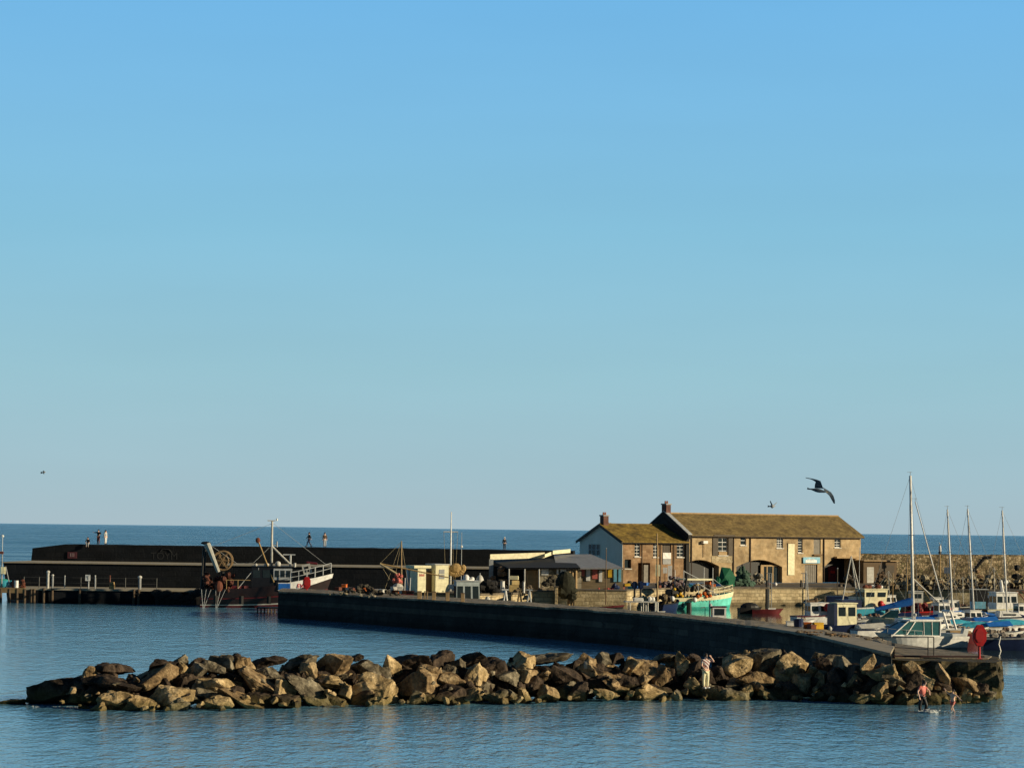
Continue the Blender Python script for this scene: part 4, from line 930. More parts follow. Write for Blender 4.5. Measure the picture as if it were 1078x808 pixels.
# turquoise fishing boat
L, B, zs, zb2 = 8.3, 3.0, 1.25, 1.95
tq = small_boat('fishing_boat', 'turquoise hulled fishing boat with cream bulwark and white gantry beam', 'fishing boat', 737, 276.5, R(22), L, B, zs, zb2, M('turquoise'), rub=M('cream'), rf=.74, deck=M('wood'), df=.62, rake=.6, boot=mat('teal_boot', (.05, .42, .36), .5))
sp_ = sheerpts(L, B, zs, zb2, .62, .985, 5, -1, .3, .6); rails(tq, sp_, .75, M('cream'), .035)
rails(tq, sheerpts(L, B, zs, zb2, .62, .985, 5, 1, .3, .6), .75, M('cream'), .035)
fr = MB()
for x in (-2.6, 1.0):
    for y in (-1.1, 1.1): fr.tube((x, y, .6), (x, y, 4.6 if x > 0 else 4.3), .05)
fr.build('frame_post', M('alu'), tq)
MB().bx(-2.4, .9, -1.22, 1.1, 3.2, 3.38).build('gantry_beam', M('cream'), tq)
MB().path([(-2.6, -1.1, 4.2), (-.4, -1.1, 3.2)], .05).path([(-1.0, -1.3, 2.9), (1.6, -1.3, 1.5)], .05).path([(-1, -1.3, 2.9), (-.8, -1.3, 1.4)], .05).path([(1.0, -1.1, 3.4), (2.6, -1.1, 2.3)], .03).build('rigging', M('palegrey'), tq)
g_ = MB()
for i in range(46): g_.ball((random.uniform(-3.3, 1.7), random.uniform(-1.15, .9), random.uniform(1.15, 2.6)), random.uniform(.12, .34), 1, 1, 1, 7, 5, .25)
g_.build('net_heap', mat('dark_net', (.03, .028, .026), .95, col2=(.12, .10, .08), scale=6, bump=.1), tq)
for p in ((-.7, -1.5, 1.55), (.0, -1.52, 1.4), (-.2, -1.5, 1.75), (.5, -1.52, 1.5), (-1.0, -1.5, 1.4)): MB().ball(p, .2, 1, 1, 1, 9, 6, .1).build('orange_float', M('orange'), tq)
for p in ((-3.5, -1.3, 1.5), (-3.1, -1.35, 1.7), (-3.7, -1.1, 2.2), (-2.9, -1.4, 1.45)): MB().ball(p, .17, 1, 1, 1, 9, 6, .1).build('yellow_float', M('yellow'), tq)
for i in range(5): MB().ball((-.6 + .5 * i, -1.56 - .005 * i, .98), .05).build('scupper', M('black'), tq)
MB().tube((-2.2, -1.7, -.15), (-2.2, -1.65, .75), .3).build('tyre_fender', M('black'), tq)
MB().ball((-1.55, -1.75, 1.05), .28).build('white_fender', M('white'), tq, True)
MB().box((-3.3, 0, 1.5), (1.3, 1.8, 1.3)).build('engine_box', M('black'), tq, bevel=.1)
MB().tube((-2.8, -1.2, .3), (-2.2, -1.2, 3.9), .12).build('stern_post', M('black'), tq)

# dark boat moored stern-on beside it
dkb = small_boat('work_boat', 'dark blue boat heaped with gear beside the turquoise boat', 'work boat', 702, 266, R(60), 5.0, 2.1, .9, 1.3, M('navy'), rub=M('black'), deck=M('black'))
g_ = MB()
for i in range(18): g_.ball((random.uniform(-1.8, 1.6), random.uniform(-.7, .7), random.uniform(.8, 1.7)), random.uniform(.15, .35), 1, 1, 1, 7, 5, .25)
g_.build('gear_heap', mat('mixed_gear', (.02, .02, .05), .9, col2=(.22, .16, .06), scale=3), dkb)
buoys(dkb, [(-.5, -.9, 1.4)], M('white'), .26)

# platform boat with raised outboards and pale pole
pfb = thing('gantry_boat', 'grey barge with white table-like gantry and a tall pale pole', 'barge', (AZ(676, 243, 0).x, 243, 0), R(4))
hull(pfb, 4.6, 2.2, .7, .8, M('grey'), 0, 1, .3, .5, .95, deck=M('grey'))
zt2 = W3(676, 632.5, 243).z
MB().bx(-1.75, 1.5, -.9, .9, zt2 - .1, zt2).build('gantry_table', M('offwhite'), pfb)
for x in (-1.3, .0, .45, 1.4):
    for y in (-.8, .8): MB().tube((x, y, .6), (x, y, zt2 - .1), .06 if x not in (1.4,) else .1).build('leg', M('offwhite'), pfb)
MB().tube((1.42, -.7, .6), (1.30, -.7, W3(691, 561, 243).z), .1, .06).build('pole', M('palewood'), pfb)
MB().bx(-.9, .05, -.6, .3, zt2, zt2 + .35).build('white_box', M('white'), pfb, bevel=.05)
for i, x in enumerate((-.75, -.15)):
    ob = MB().box((x, .2, zt2 + 1.55), (.5, .5, .75)).build('outboard_motor', M('navy'), pfb, bevel=.1)
    MB().tube((x, .2, zt2 + .35), (x, .2, zt2 + 1.2), .1).tube((x, .2, zt2 + .5), (x - .25, .2, zt2 + .3), .05).build('motor_leg', M('black'), ob)
for p in ((.75, 0, zt2 + .25), (1.1, .2, zt2 + .2)): MB().ball(p, .2, .9, .9, 1.2).build('white_can', M('white'), pfb)

# tiny cabin boat right behind the pier
tc_ = small_boat('cabin_boat', 'tiny boat with red-topped white window cabin right behind the pier wall', 'boat', 752, 226, R(5), 3.6, 1.5, .5, .7, M('offwhite'))
za_, zb_ = .5, W3(752, 638.6, 226).z
cabin(tc_, -.25, 1.0, 1.1, za_, zb_, M('white'), M('maroon'), ws=1, fw_=1, wz=(.42, .9), slope=0)
MB().tube((-.45, 0, .5), (-.45, 0, zb_ + .55), .05).tube((-.9, -.2, .5), (-.9, -.2, zb_), .035).tube((-.9, -.2, zb_), (-1.3, -.2, zb_ - .1), .035).build('mast', M('grey'), tc_)
MB().ball((-.4, -.2, zb_ + .1), .17, 1, 1, 1.4).build('figurehead_lamp', M('palegrey'), tc_)

# row of dinghies
dn = small_boat('rowing_boat', 'dark red rowing boat on the tan water below the quay', 'rowing boat', 808, 262, R(4), 3.4, 1.3, .45, .6, M('maroon'), rub=M('maroon'), deck=M('netbrown'))
MB().bx(.0, .8, -.5, -.4, .5, .65).build('white_thwart', M('white'), dn)
dn2 = small_boat('dinghy', 'black dinghy with humped cover left of the red rowing boat', 'dinghy', 790, 262.5, R(12), 2.6, 1.3, .6, .7, M('black'))
MB().ball((-.1, 0, .6), .62, 1.7, .9, .95, 12, 8, .04).build('cover', M('black'), dn2)

# white cabin boat A and navy boat B
bA = small_boat('cabin_boat', 'white cabin boat with two red fenders and a tall slim mast', 'boat', 862, 236, R(16), 5.2, 2.1, .75, 1.1, M('white'), rub=M('maroon'), deck=M('wood'))
zA = W3(857, 634.6, 236).z
c = cabin(bA, -1.15, .75, 1.5, .6, zA, M('white'), M('white'), ws=2, slope=.1, wz=(.45, .82), fw_=2)
MB().bx(.75, 1.75, -.7, .7, .6, zA - .25).build('awning', mat('clear_awning', (.22, .2, .1), .4), bA)
MB().tube((-1.0, 0, .6), (-1.25, 0, W3(849, 603, 236).z), .06, .04).tube((-1.5, -.4, .6), (-1.5, -.4, W3(846, 600, 236).z), .035).build('mast', M('palegrey'), bA)
buoys(bA, [(.35, -1.15, 1.55), (.95, -1.15, 1.1), (.9, -1.1, 1.5)], M('red'), .33)
MB().bx(-1.35, -.55, -.3, .5, zA + .1, zA + .3).tube((-.3, 0, zA), (-.3, 0, zA + .5), .2).build('roof_gear', M('netbrown'), bA)
bB = small_boat('cabin_boat', 'navy hulled boat with cream arched-window wheelhouse and white fender', 'boat', 886, 216, R(18), 4.6, 2.0, .62, .9, M('navy'), rub=M('navy'))
zB = W3(891, 635, 216).z
c = cabin(bB, -.75, 1.1, 1.45, .45, zB, M('cream'), M('cream'), ws=2, slope=.0, wz=(.48, .86), fw_=2)
MB().bx(-1.05, -.76, -.72, .72, .45, zB - .05).build('cabin_back', M('navy'), bB)
buoys(bB, [(.95, -1.1, .45)], M('white'), .24); buoys(bB, [(-1.6, -1.0, .35)], M('offwhite'), .2)
# yellow-cream wheelhouse fishing boat C with tripod
bC = small_boat('fishing_boat', 'cream wheelhouse fishing boat with white tripod mast and red buoy', 'fishing boat', 914, 252, R(16), 7.6, 2.8, 1.1, 1.6, M('cyan'), rub=M('white'), deck=M('grey'))
zC = W3(918, 620, 252).z
cabin(bC, -.8, 1.5, 1.9, 1.0, zC, M('cream'), M('cream'), ws=2, slope=-.25, wz=(.62, .86), fw_=3)
tp = MB(); ap = (-1.9, 0, W3(904, 585, 252).z)
for b in ((-.9, -.6, 1.6), (-.9, .6, 1.6), (-3.2, -.5, 1.2)): tp.tube(b, ap, .08, .06)
tp.tube((-2.9, -.4, 2.7), (-1.2, -.4, 2.7), .05); tp.build('tripod_mast', M('offwhite'), bC)
MB().tube((-1.0, 0, 3), (-1.0, 0, ap[2] + .9), .03).build('aerial', M('alu'), bC)
buoys(bC, [(.7, -1.5, 1.5), (1.0, -1.5, 1.2)], M('red'), .33)
for i, (x, k, s) in enumerate(((-.5, 'rust', .28), (0, 'rust', .25), (.4, 'white', .25), (.9, 'rust', .3), (1.3, 'white', .2), (.2, 'maroon', .25))): MB().ball((x, -.4 + .2 * (i % 3), zC + .25), s, 1.2, 1, .8, 9, 6, .15).build('roof_gear', M(k), bC)
MB().bx(-3.4, -1.1, -.9, .9, 1.0, 1.9).build('deck_store', M('navy'), bC, bevel=.06)

# motor cruiser, bow to the left
L, B, zs, zb2 = 7.4, 2.6, .95, 1.25
mc = small_boat('motor_cruiser', 'white motor cruiser with teal windows nearest the pier end railing', 'motor cruiser', 967, 187, R(180 + 20), L, B, zs, zb2, M('white'), rub=M('white'), rf=.86, deck=M('white'), df=.96, rake=1.2, boot=M('grey'))
zc0, zc1 = .95, W3(960, 653, 187).z
vs = []
W_ = 2.0
# cabin with long raked screen; local +x is forwards
pro = [(-1.25, zc0), (2.9, zc0 + .1), (1.35, zc1 - .1), (.8, zc1), (-1.35, zc1 - .02)]
n5 = len(pro)
cab = MB().add([(x, -W_ / 2 * (1 if z < 1.2 else .82), z) for x, z in pro] + [(x, W_ / 2 * (1 if z < 1.2 else .82), z) for x, z in pro],
   [tuple(range(n5)), tuple(range(n5, 2 * n5))[::-1]] + [(i, n5 + i, n5 + (i + 1) % n5, (i + 1) % n5) for i in range(n5)]).build('cabin', M('teal'), mc)
MB().bx(-1.6, 1.3, -.95, .95, zc1 - .03, zc1 + .1).build('roof', M('white'), cab, bevel=.05)
for s in (-1, 1):
    fr = MB(); e1 = s * W_ / 2 * 1.02; e2 = s * W_ / 2 * .85
    for xa_, xb_ in ((-1.25, -1.38), (2.9, 1.35), (1.7, .75)): fr.tube((xa_, e1, zc0), (xb_, e2, zc1), .055, .05)
    fr.tube((-1.25, e1, zc0 + .02), (2.9, e1, zc0 + .1), .06)
    for q in (-.6, .1): fr.tube((q, e1, zc0), (q - .05, e2, zc1), .03)
    fr.build('window_frame', M('white'), cab)
    rails(mc, [(p[0], p[1], p[2]) for p in sheerpts(L, B, zs, zb2, .55, .98, 6, s, .3, 1.2)], .35, M('alu'), .018, mid=False)
MB().tube((.3, 0, zc1 + .1), (.3, 0, zc1 + .4), .05).ball((.3, 0, zc1 + .45), .13).build('horn', M('palegrey'), cab)
MB().box((-3.9, 0, 1.1), (.45, .4, .8), ry=-.3).tube((-3.8, 0, .7), (-4.1, 0, .1), .09).build('outboard', M('palegrey'), mc, bevel=.06)
MB().bx(-3.5, -2.3, -1.0, 1.0, .85, 1.15).build('cockpit_seat', M('palegrey'), mc, bevel=.05)
MB().box((-3.0, -1.28, .75), (1.1, .02, .34)).build('side_patch', M('grey'), mc)

# yachts
def yacht(label, px, d, rz, L, mast_px, top, base, boom=None, cover='blue', hm='white', heel=0, stays=True, r=.095):
    T = small_boat('sailing_yacht', label, 'yacht', px, d, rz, L, L * .3, .85, 1.15, M(hm), rub=M('navy'), rf=.9, deck=M('white'), df=.95, rake=1.3, transom=.6, boot=M('navy'))
    z1 = PD(top[0], top[1], d).z
    inv = Matrix.Rotation(-rz, 3, 'Z')
    def loc(px_, py_): q = PD(px_, py_, d) - T.location; return inv @ q
    b_, t_ = loc(base[0], base[1]), loc(top[0], top[1]); b_.z = .9
    m_ = MB().tube(b_, t_, r, r * .75, 10).build('mast', M('white'), T, True)
    MB().path([t_ + Vector((0, 0, .0)), t_ + Vector((0, 0, .35))], .02).path([t_ + Vector((-.3, 0, .3)), t_ + Vector((.2, 0, .3))], .015).build('wind_vane', M('grey'), m_)
    if stays:
        st_ = MB(); st_.path([t_, (L * .5, 0, 1.1)], .012); st_.path([t_, (-L * .5, 0, .95)], .012)
        mid_ = b_.lerp(t_, .6)
        for s in (-1, 1): st_.path([t_, mid_ + Vector((0, s * .45, 0)), (b_.x, s * L * .14, .95)], .012)
        st_.tube(mid_ + Vector((0, -.45, 0)), mid_ + Vector((0, .45, 0)), .025)
        st_.build('rigging', M('grey'), T)
    xx = b_.x
    pr2 = [(xx - L * .16, .8), (xx + L * .2, .8), (xx + L * .12, 1.28), (xx - L * .15, 1.45)]
    w2 = L * .16
    cc_ = MB().prism(pr2, -w2 / 2, w2 / 2).build('cabin', M('white'), T, bevel=.04)
    for s in (-1, 1): MB().bx(xx - L * .1, xx + L * .09, s * (w2 / 2 + .0) - .015, s * w2 / 2 + .015, 1.0, 1.16).build('cabin_window', M('window'), cc_)
    if boom:
        e = loc(boom[0], boom[1]); s_ = loc(boom[2], boom[3]); k = 8; mb = MB()
        for i in range(k): a = s_.lerp(e, i / k); b = s_.lerp(e, (i + 1) / k); mb.tube(a, b, (.36 - .22 * i / k), (.36 - .22 * (i + 1) / k), 8)
        sc_ = mb.build('sail_cover', M(cover), T); MB().tube(s_ - Vector((0, 0, .1)), e - Vector((0, 0, .05)), .05).build('boom', M('alu'), sc_)
    return T
yacht('white yacht with the tallest mast and a blue sail cover', 953, 212, R(22), 8.6, 0, (958.3, 500.5), (961.5, 658), (922, 641, 959, 633), r=.145)
yacht('yacht with the steeply leaning thin mast behind the cruiser', 1003, 228, R(20), 5.6, 0, (963.5, 528), (997.5, 645), None, hm='navy', stays=False, r=.06)
yacht('yacht with pale mast left of centre among the three slim right-hand masts', 1010, 233, R(20), 6.4, 0, (997.3, 536), (1003, 650), (978, 649, 1002, 647.5), stays=True)
yacht('yacht whose mast is the middle one of the three slim right-hand masts', 1030, 237, R(15), 6.8, 0, (1018.6, 535.5), (1025.5, 650), (1052, 648, 1027, 646), stays=True)
yacht('rightmost yacht with slim mast and dark blue boom cover at the picture edge', 1068, 236, R(10), 6.8, 0, (1055, 537), (1060.5, 650), (1082, 650, 1062, 646.5), stays=True, cover='navy')

# covered blue boats
def covered(label, px, d, rz, L, k, hk='white'):
    T = small_boat('covered_boat', label, 'boat', px, d, rz, L, L * .34, .6, .8, M(hk), deck=M('grey'))
    vs = []; fs = []; n = 12
    for i in range(n + 1):
        s = i / n; x, y, z = hull_pt(s, 1, 1, L, L * .34, .6, .8, .3, .7, .85)
        h = .1 + .42 * math.sin(math.pi * min(1, s * 1.15 + .05)) + random.uniform(-.03, .03); y += .03
        vs += [(x, -y, z), (x, -y * .5, z + h * .7), (x, 0, z + h), (x, y * .5, z + h * .7), (x, y, z)]
    for i in range(n):
        for j in range(4): a = 5 * i + j; fs.append((a, a + 1, a + 6, a + 5))
    fs.append((0, 1, 2, 3, 4)); fs.append((5 * n + 4, 5 * n + 3, 5 * n + 2, 5 * n + 1, 5 * n))
    MB().add(vs, fs).build('cover', M(k), T)
    return T
covered('boat under a bright blue cover beneath the leaning mast', 976, 226, R(8), 4.6, 'blue')
covered('boat under a cyan cover left of the red lifebuoy housing', 1010, 219, R(12), 4.6, 'cyan')
covered('boat under a cyan cover above the red lifebuoy housing', 1036, 214, R(4), 4.8, 'cyan')
covered('boat under a light turquoise cover at the right picture edge', 1068, 222, R(14), 5.2, 'cyan')
cd_ = small_boat('cabin_boat', 'white fishing boat with upright wheelhouse at the far right', 'boat', 1062, 256, R(14), 7.2, 2.5, 1.0, 1.6, M('white'), rub=M('cream'))
zD = W3(1052, 623.5, 256).z
cabin(cd_, -1.8, .6, 1.9, .9, zD, M('white'), M('white'), ws=3, slope=.1, wz=(.45, .8), fw_=2)
MB().tube((-.7, 0, zD), (-.9, 0, zD + 1.3), .2, .14).ball((-.3, 0, zD + 1.1), .22).build('radar_mast', M('white'), cd_)
MB().tube((2.2, -.6, 1.2), (.6, -.6, 2.9), .06).tube((2.8, -.6, 1.2), (1.2, -.6, 2.9), .06).build('derrick_boom', M('rust'), cd_)
ce = small_boat('cabin_boat', 'small dark-framed wheelhouse boat between two slim masts', 'boat', 1032, 248, R(2), 4.2, 1.8, .8, 1.0, M('offwhite'), rub=M('cream'))
cabin(ce, -.9, .6, 1.4, .8, W3(1032, 620.5, 248).z, M('black'), M('offwhite'), win=M('lightblue'), ws=1, wz=(.2, .5), slope=0)
cf = small_boat('motor_boat', 'dark blue boat in front at the right edge, white rope hanging over', 'motor boat', 1069, 186, R(3), 5.2, 2.0, .95, 1.15, M('navy'), rub=M('grey'), deck=M('grey'))
MB().path([(-1.4, -1.05, 1.1), (-1.55, -1.1, .5), (-1.4, -1.1, .0)], .05).build('rope', M('white'), cf)
g_ = MB()
for i in range(10): g_.ball((random.uniform(-2, 1), random.uniform(-.6, .6), 1.1), random.uniform(.12, .26), 1.4, 1, .8, 7, 5, .2)
g_.build('gear', mat('gear_grey', (.08, .08, .08), .9, col2=(.4, .35, .3), scale=3), cf)
MB().box((-2.9, 0, 1.35), (.45, .4, .7)).build('outboard', M('black'), cf, bevel=.08)
cg_ = small_boat('motor_boat', 'maroon boat left of the red lifebuoy housing', 'motor boat', 1013, 196, R(8), 4.2, 1.7, .85, .95, M('maroon'), rub=M('rust'), deck=M('black'))
MB().bx(-1.2, .6, -.5, .5, .8, 1.05).build('engine_cover', M('palewood'), cg_, bevel=.05)
ch_ = small_boat('motor_boat', 'white open boat with radar arch behind the cruiser stern', 'motor boat', 1000, 205, R(14), 4.8, 1.9, .8, .95, M('white'), rub=M('offwhite'), deck=M('grey'))
MB().tube((.2, -.8, .8), (-.3, -.8, 2.3), .1).tube((.2, .8, .8), (-.3, .8, 2.3), .1).tube((-.3, -.8, 2.3), (-.3, .8, 2.3), .1).build('radar_arch', M('white'), ch_)
ci = small_boat('motor_boat', 'white boat with low sloping windscreen behind the tall yacht', 'motor boat', 943, 226, R(172), 5.4, 2.0, .85, 1.1, M('offwhite'), rub=M('cream'), deck=M('cream'), df=.95)
MB().add([(-.2, -.8, .95), (1.4, -.7, 1.0), (.5, -.65, 1.65), (-.2, -.7, 1.7), (-.2, .8, .95), (1.4, .7, 1.0), (.5, .65, 1.65), (-.2, .7, 1.7)], [(0, 1, 2, 3), (7, 6, 5, 4), (0, 4, 5, 1), (1, 5, 6, 2), (2, 6, 7, 3), (3, 7, 4, 0)]).build('windscreen', M('teal'), ci)
cj = small_boat('fishing_boat', 'red fishing boat behind the leaning mast, loaded with gear', 'fishing boat', 976, 246, R(12), 5.6, 2.2, .95, 1.4, M('maroon'), rub=M('red'), deck=M('black'))
g_ = MB()
for i in range(22): g_.ball((random.uniform(-2.2, 1.6), random.uniform(-.8, .8), random.uniform(1, 1.6)), random.uniform(.15, .33), 1, 1, 1, 7, 5, .25)
g_.build('gear', mat('red_gear', (.12, .01, .02), .9, col2=(.3, .08, .07), scale=3), cj)
MB().tube((-1.5, 0, 1), (-1.5, 0, 4.5), .06).tube((-1.5, 0, 4.2), (1.3, 0, 1.8), .07).build('derrick', M('offwhite'), cj)
ck = small_boat('fishing_boat', 'small dark fishing boat with short mast below the white wall notice', 'fishing boat', 955, 268, R(6), 5.6, 2.1, 1.0, 1.4, M('black'), rub=M('tan'), deck=M('wood'))
MB().tube((0, 0, 1), (0, 0, 5.6), .06).tube((-1.6, 0, 1), (-1.6, 0, 4.4), .05).path([(0, 0, 5.5), (2.6, 0, 1.4)], .02).path([(0, 0, 5.5), (-2.6, 0, 1.2)], .02).build('mast', M('tan'), ck)
cabin(ck, .3, 1.6, 1.3, 1.0, 2.4, M('offwhite'), M('offwhite'), ws=1, fw_=1)

def wee(name, label, cat, px, d, rz, L, hm, cab=None, cov=None, mast=0, rub='offwhite', stuff=0):
    T = small_boat(name, label, cat, px, d, R(rz), L, L * .36, .7, .95, M(hm), rub=M(rub), deck=M('offwhite'))
    if cab: cabin(T, -L * .1, L * .2, L * .24, .7, .7 + cab, M('white'), M('offwhite'), ws=2, slope=.25, wz=(.4, .82), fw_=1, ov=.06)
    if cov: covered_mesh = MB().add([(-L * .42, -L * .13, .78), (L * .1, -L * .16, .82), (L * .1, 0, 1.25), (-L * .42, 0, 1.1), (L * .1, L * .16, .82), (-L * .42, L * .13, .78)], [(0, 1, 2, 3), (3, 2, 4, 5), (0, 3, 5), (1, 4, 2), (0, 5, 4, 1)]).build('cover', M(cov), T)
    if mast: MB().tube((L * .05, 0, .7), (L * .03, 0, mast), .045, .03).path([(L * .03, 0, mast), (L * .48, 0, 1)], .012).path([(L * .03, 0, mast), (-L * .48, 0, .9)], .012).build('mast', M('offwhite'), T)
    if stuff:
        g_ = MB()
        for i in range(stuff): g_.ball((random.uniform(-L * .4, L * .1), random.uniform(-.4, .4), .85), random.uniform(.1, .22), 1, 1, 1, 6, 5, .25)
        g_.build('gear', random.choice([GEARW_, GEARD_]), T)
    return T
GEARW_ = mat('gear_mixed', (.1, .09, .08), .9, col2=(.55, .45, .35), scale=5); GEARD_ = mat('gear_mixed_dark', (.03, .03, .04), .9, col2=(.25, .15, .1), scale=5)
wee('motor_boat', 'small white boat squeezed between the tripod boat and the tall yacht', 'motor boat', 938, 240, 14, 4.2, 'white', cab=.8)
wee('motor_boat', 'white half-decked boat with navy cover behind the tall mast', 'motor boat', 963, 236, 18, 4.4, 'white', cov='navy', rub='cyan')
wee('motor_boat', 'white cuddy boat low below the leaning mast foot', 'motor boat', 991, 214, 16, 4.0, 'white', cab=.7, stuff=5)
wee('motor_boat', 'cream boat full of pale gear right of the cruiser', 'motor boat', 1016, 207, 12, 4.2, 'cream', stuff=14)
wee('motor_boat', 'white boat with small cabin under the middle slim mast', 'motor boat', 1023, 229, 20, 4.6, 'white', cab=.9, stuff=4)
wee('motor_boat', 'white boat with blue cover between the two right slim masts', 'motor boat', 1044, 226, 15, 4.4, 'white', cov='blue')
wee('motor_boat', 'white boat heaped with grey gear right of the lifebuoy housing', 'motor boat', 1052, 200, 14, 4.4, 'offwhite', stuff=16)
wee('motor_boat', 'teal open boat with gear at the right picture edge', 'motor boat', 1075, 204, 10, 4.2, 'cyan', stuff=12)
wee('fishing_boat', 'cream boat with stub mast close under the quay below the lean-to', 'fishing boat', 934, 274, 16, 5.0, 'cream', cab=1.1, mast=4.5, stuff=6)
wee('fishing_boat', 'black boat with rusty gear at the quay under the sea wall steps', 'fishing boat', 1012, 272, 12, 5.0, 'black', mast=4.0, stuff=16)
wee('fishing_boat', 'white boat with short mast moored at the quay far right', 'fishing boat', 1045, 274, 14, 5.2, 'white', cab=1.2, mast=5.0)
wee('fishing_boat', 'white boat at the quay directly behind the tall yacht mast', 'fishing boat', 985, 270, 14, 4.6, 'offwhite', cab=1.0, stuff=9, rub='rust')
wee('dinghy', 'small white tender floating left of the navy hulled boat', 'dinghy', 845, 222, 12, 2.4, 'white', stuff=3)
wee('dinghy', 'grey tender tied behind the cream-cabined navy boat', 'dinghy', 906, 226, 12, 2.6, 'palegrey', stuff=4)

wee('motor_boat', 'white open boat with rusty gear between tall yacht and cruiser cabin', 'motor boat', 984, 221, 20, 4.2, 'white', stuff=10)
wee('motor_boat', 'white boat with high cabin left of the leftmost slim mast', 'motor boat', 990, 242, 20, 4.8, 'white', cab=1.2)
wee('motor_boat', 'white boat with blue cover low beside the rightmost slim mast', 'motor boat', 1058, 214, 18, 4.4, 'white', cov='blue')
wee('motor_boat', 'white cabin boat with orange gear at the far right edge', 'motor boat', 1074, 246, 18, 4.8, 'white', cab=1.1, stuff=6, rub='orange')
wee('motor_boat', 'cream open boat between the two right slim masts, full of gear', 'motor boat', 1041, 240, 18, 4.4, 'cream', stuff=12)
wee('motor_boat', 'white sharp-bowed boat left of the cruiser bow', 'motor boat', 925, 206, 20, 4.6, 'white', cov='offwhite', rub='navy')
wee('motor_boat', 'white boat with navy gunwale below the tripod boat', 'motor boat', 921, 236, 20, 4.4, 'white', stuff=8, rub='navy')
wee('fishing_boat', 'white boat with mast close behind the leaning mast', 'fishing boat', 1000, 256, 18, 4.8, 'white', cab=1.1, mast=4.2, rub='blue')

# boats behind the pier at centre-left
rg = small_boat('rigged_boat', 'small white-nosed boat with orange gear and a slanted pole', 'boat', 417, 232, R(8), 5.4, 2.0, .95, 1.25, M('black'), rub=M('offwhite'), deck=M('black'))
bp_ = Vector((AZ(417, 232, 0).x, 232, 0))
def rel(px, py, d, T): return PD(px, py, d) - T.location
inv = Matrix.Rotation(-R(8), 3, 'Z')
def rl_(px, py, T, d=232): return inv @ (PD(px, py, d) - T.location)
MB().tube(rl_(400, 593, rg), rl_(472, 607.5, rg), .07, .05).build('slanted_pole', M('tan'), rg)
MB().tube(rl_(400, 593, rg), rl_(418, 604, rg), .1, .1).build('boom', M('rope'), rg)
MB().tube(rl_(422.6, 624, rg), rl_(422.6, 569, rg), .085, .05).build('mast', M('palewood'), rg)
st_ = MB()
for q in ((405, 620), (413, 622), (430, 618), (400, 593)): st_.path([rl_(422.6, 570, rg), rl_(*q, rg)], .018)
st_.path([rl_(400, 593, rg), rl_(412, 612, rg)], .02); st_.build('rigging', M('rope'), rg)
g_ = MB()
for i in range(9): g_.ball(rl_(random.uniform(414, 423), random.uniform(603, 613), rg), random.uniform(.12, .3), 1, 1, 1, 8, 6, .2)
g_.build('orange_bundle', M('pink'), rg)
MB().ball(rl_(419, 618, rg), .45, 1.2, .8, .9, 10, 7, .05).build('bow_cover', M('offwhite'), rg)
for px in (425.5, 431): MB().tube(rl_(px, 627, rg), rl_(px + 1, 608, rg), .06).build('stanchion', M('palegrey'), rg)
MB().box(rl_(428, 626.5, rg), (1.3, .5, .25)).build('red_trim', M('maroon'), rg)

bl = small_boat('cabin_boat', 'blue-grey wheelhouse boat with white domes behind the pier posts', 'boat', 497, 226, R(10), 6.6, 2.2, 1.0, 1.5, M('navy'), rub=M('white'), deck=M('grey'))
zl_ = W3(490, 611.5, 226).z
cabin(bl, -1.6, .6, 1.6, 1.0, zl_, mat('bluegrey_paint', (.42, .48, .5), .5), M('palegrey'), ws=3, slope=.1, wz=(.45, .85), fw_=2)
MB().ball((-.6, 0, zl_ + .3), .3, 1, 1, 1.1).ball((-.05, 0, zl_ + .2), .22).bx(-1.0, .0, -.4, .4, zl_ + .08, zl_ + .16).build('radar_dome', M('white'), bl, True)
MB().ball((1.35, -.3, 1.9), .55, .55, .5, 1.1).build('white_bag', M('offwhite'), bl)
rdb = small_boat('motor_boat', 'red and white striped boat bow behind the pier, right of the posts', 'motor boat', 516, 212, R(24), 4.6, 1.8, .9, 1.6, M('red'), rub=M('white'), rf=.72, deck=M('black'))
for i in range(3): MB().tube((-1.8 + .5 * i, -.95, .5), (-1.8 + .5 * i, -.95, 1.1), .09).build('white_fender', M('offwhite'), rdb)

# two tall white poles behind cabins
fp = AZ(474, 256, zq)
fl = thing('flagpole', 'tall white flagpole with a crosstree rising behind the cream cabin', 'flagpole', (fp.x, fp.y, zq))
zt3 = PD(473.8, 538.5, 256).z - zq
MB().tube((0, 0, 0), (0, 0, zt3), .12, .05, 10).build('pole', M('white'), fl, True)
zc3 = PD(473.8, 559.5, 256).z - zq
MB().tube((-.78, 0, zc3), (.72, 0, zc3), .05).build('crosstree', M('white'), fl)
MB().path([(-.75, 0, zc3), (-.45, 0, .5)], .018).path([(.7, 0, zc3), (.45, 0, .5)], .018).path([(.2, 0, zc3), (.3, 0, .5)], .015).build('halyard', M('rope'), fl)
am = AZ(485.3, 256, zq); an = thing('radio_mast', 'thin pale radio mast right of the tall flagpole', 'mast', (am.x, am.y, zq))
MB().tube((0, 0, 0), (0, 0, PD(485, 560, 256).z - zq), .05, .025).build('pole', M('palegrey'), an); MB().ball((0, 0, PD(485, 575, 256).z - zq), .13).build('lamp', M('white'), an)
tn = thing('net_bundle', 'tan bundle of net hung between the flagpole and radio mast', 'net', (AZ(479.5, 254, zq).x, 254, zq))
g_ = MB()
for i in range(16):
    a = i / 15 * math.pi; g_.ball((-math.cos(a) * .75, 0, W3(480, 601, 254).z - zq - math.sin(a) * .7 + .4), .3, 1, .6, 1, 8, 6, .15)
g_.ball((0, 0, W3(480, 598, 254).z - zq), .65, 1, .5, .8, 10, 7, .1); g_.build('net', M('tan'), tn)
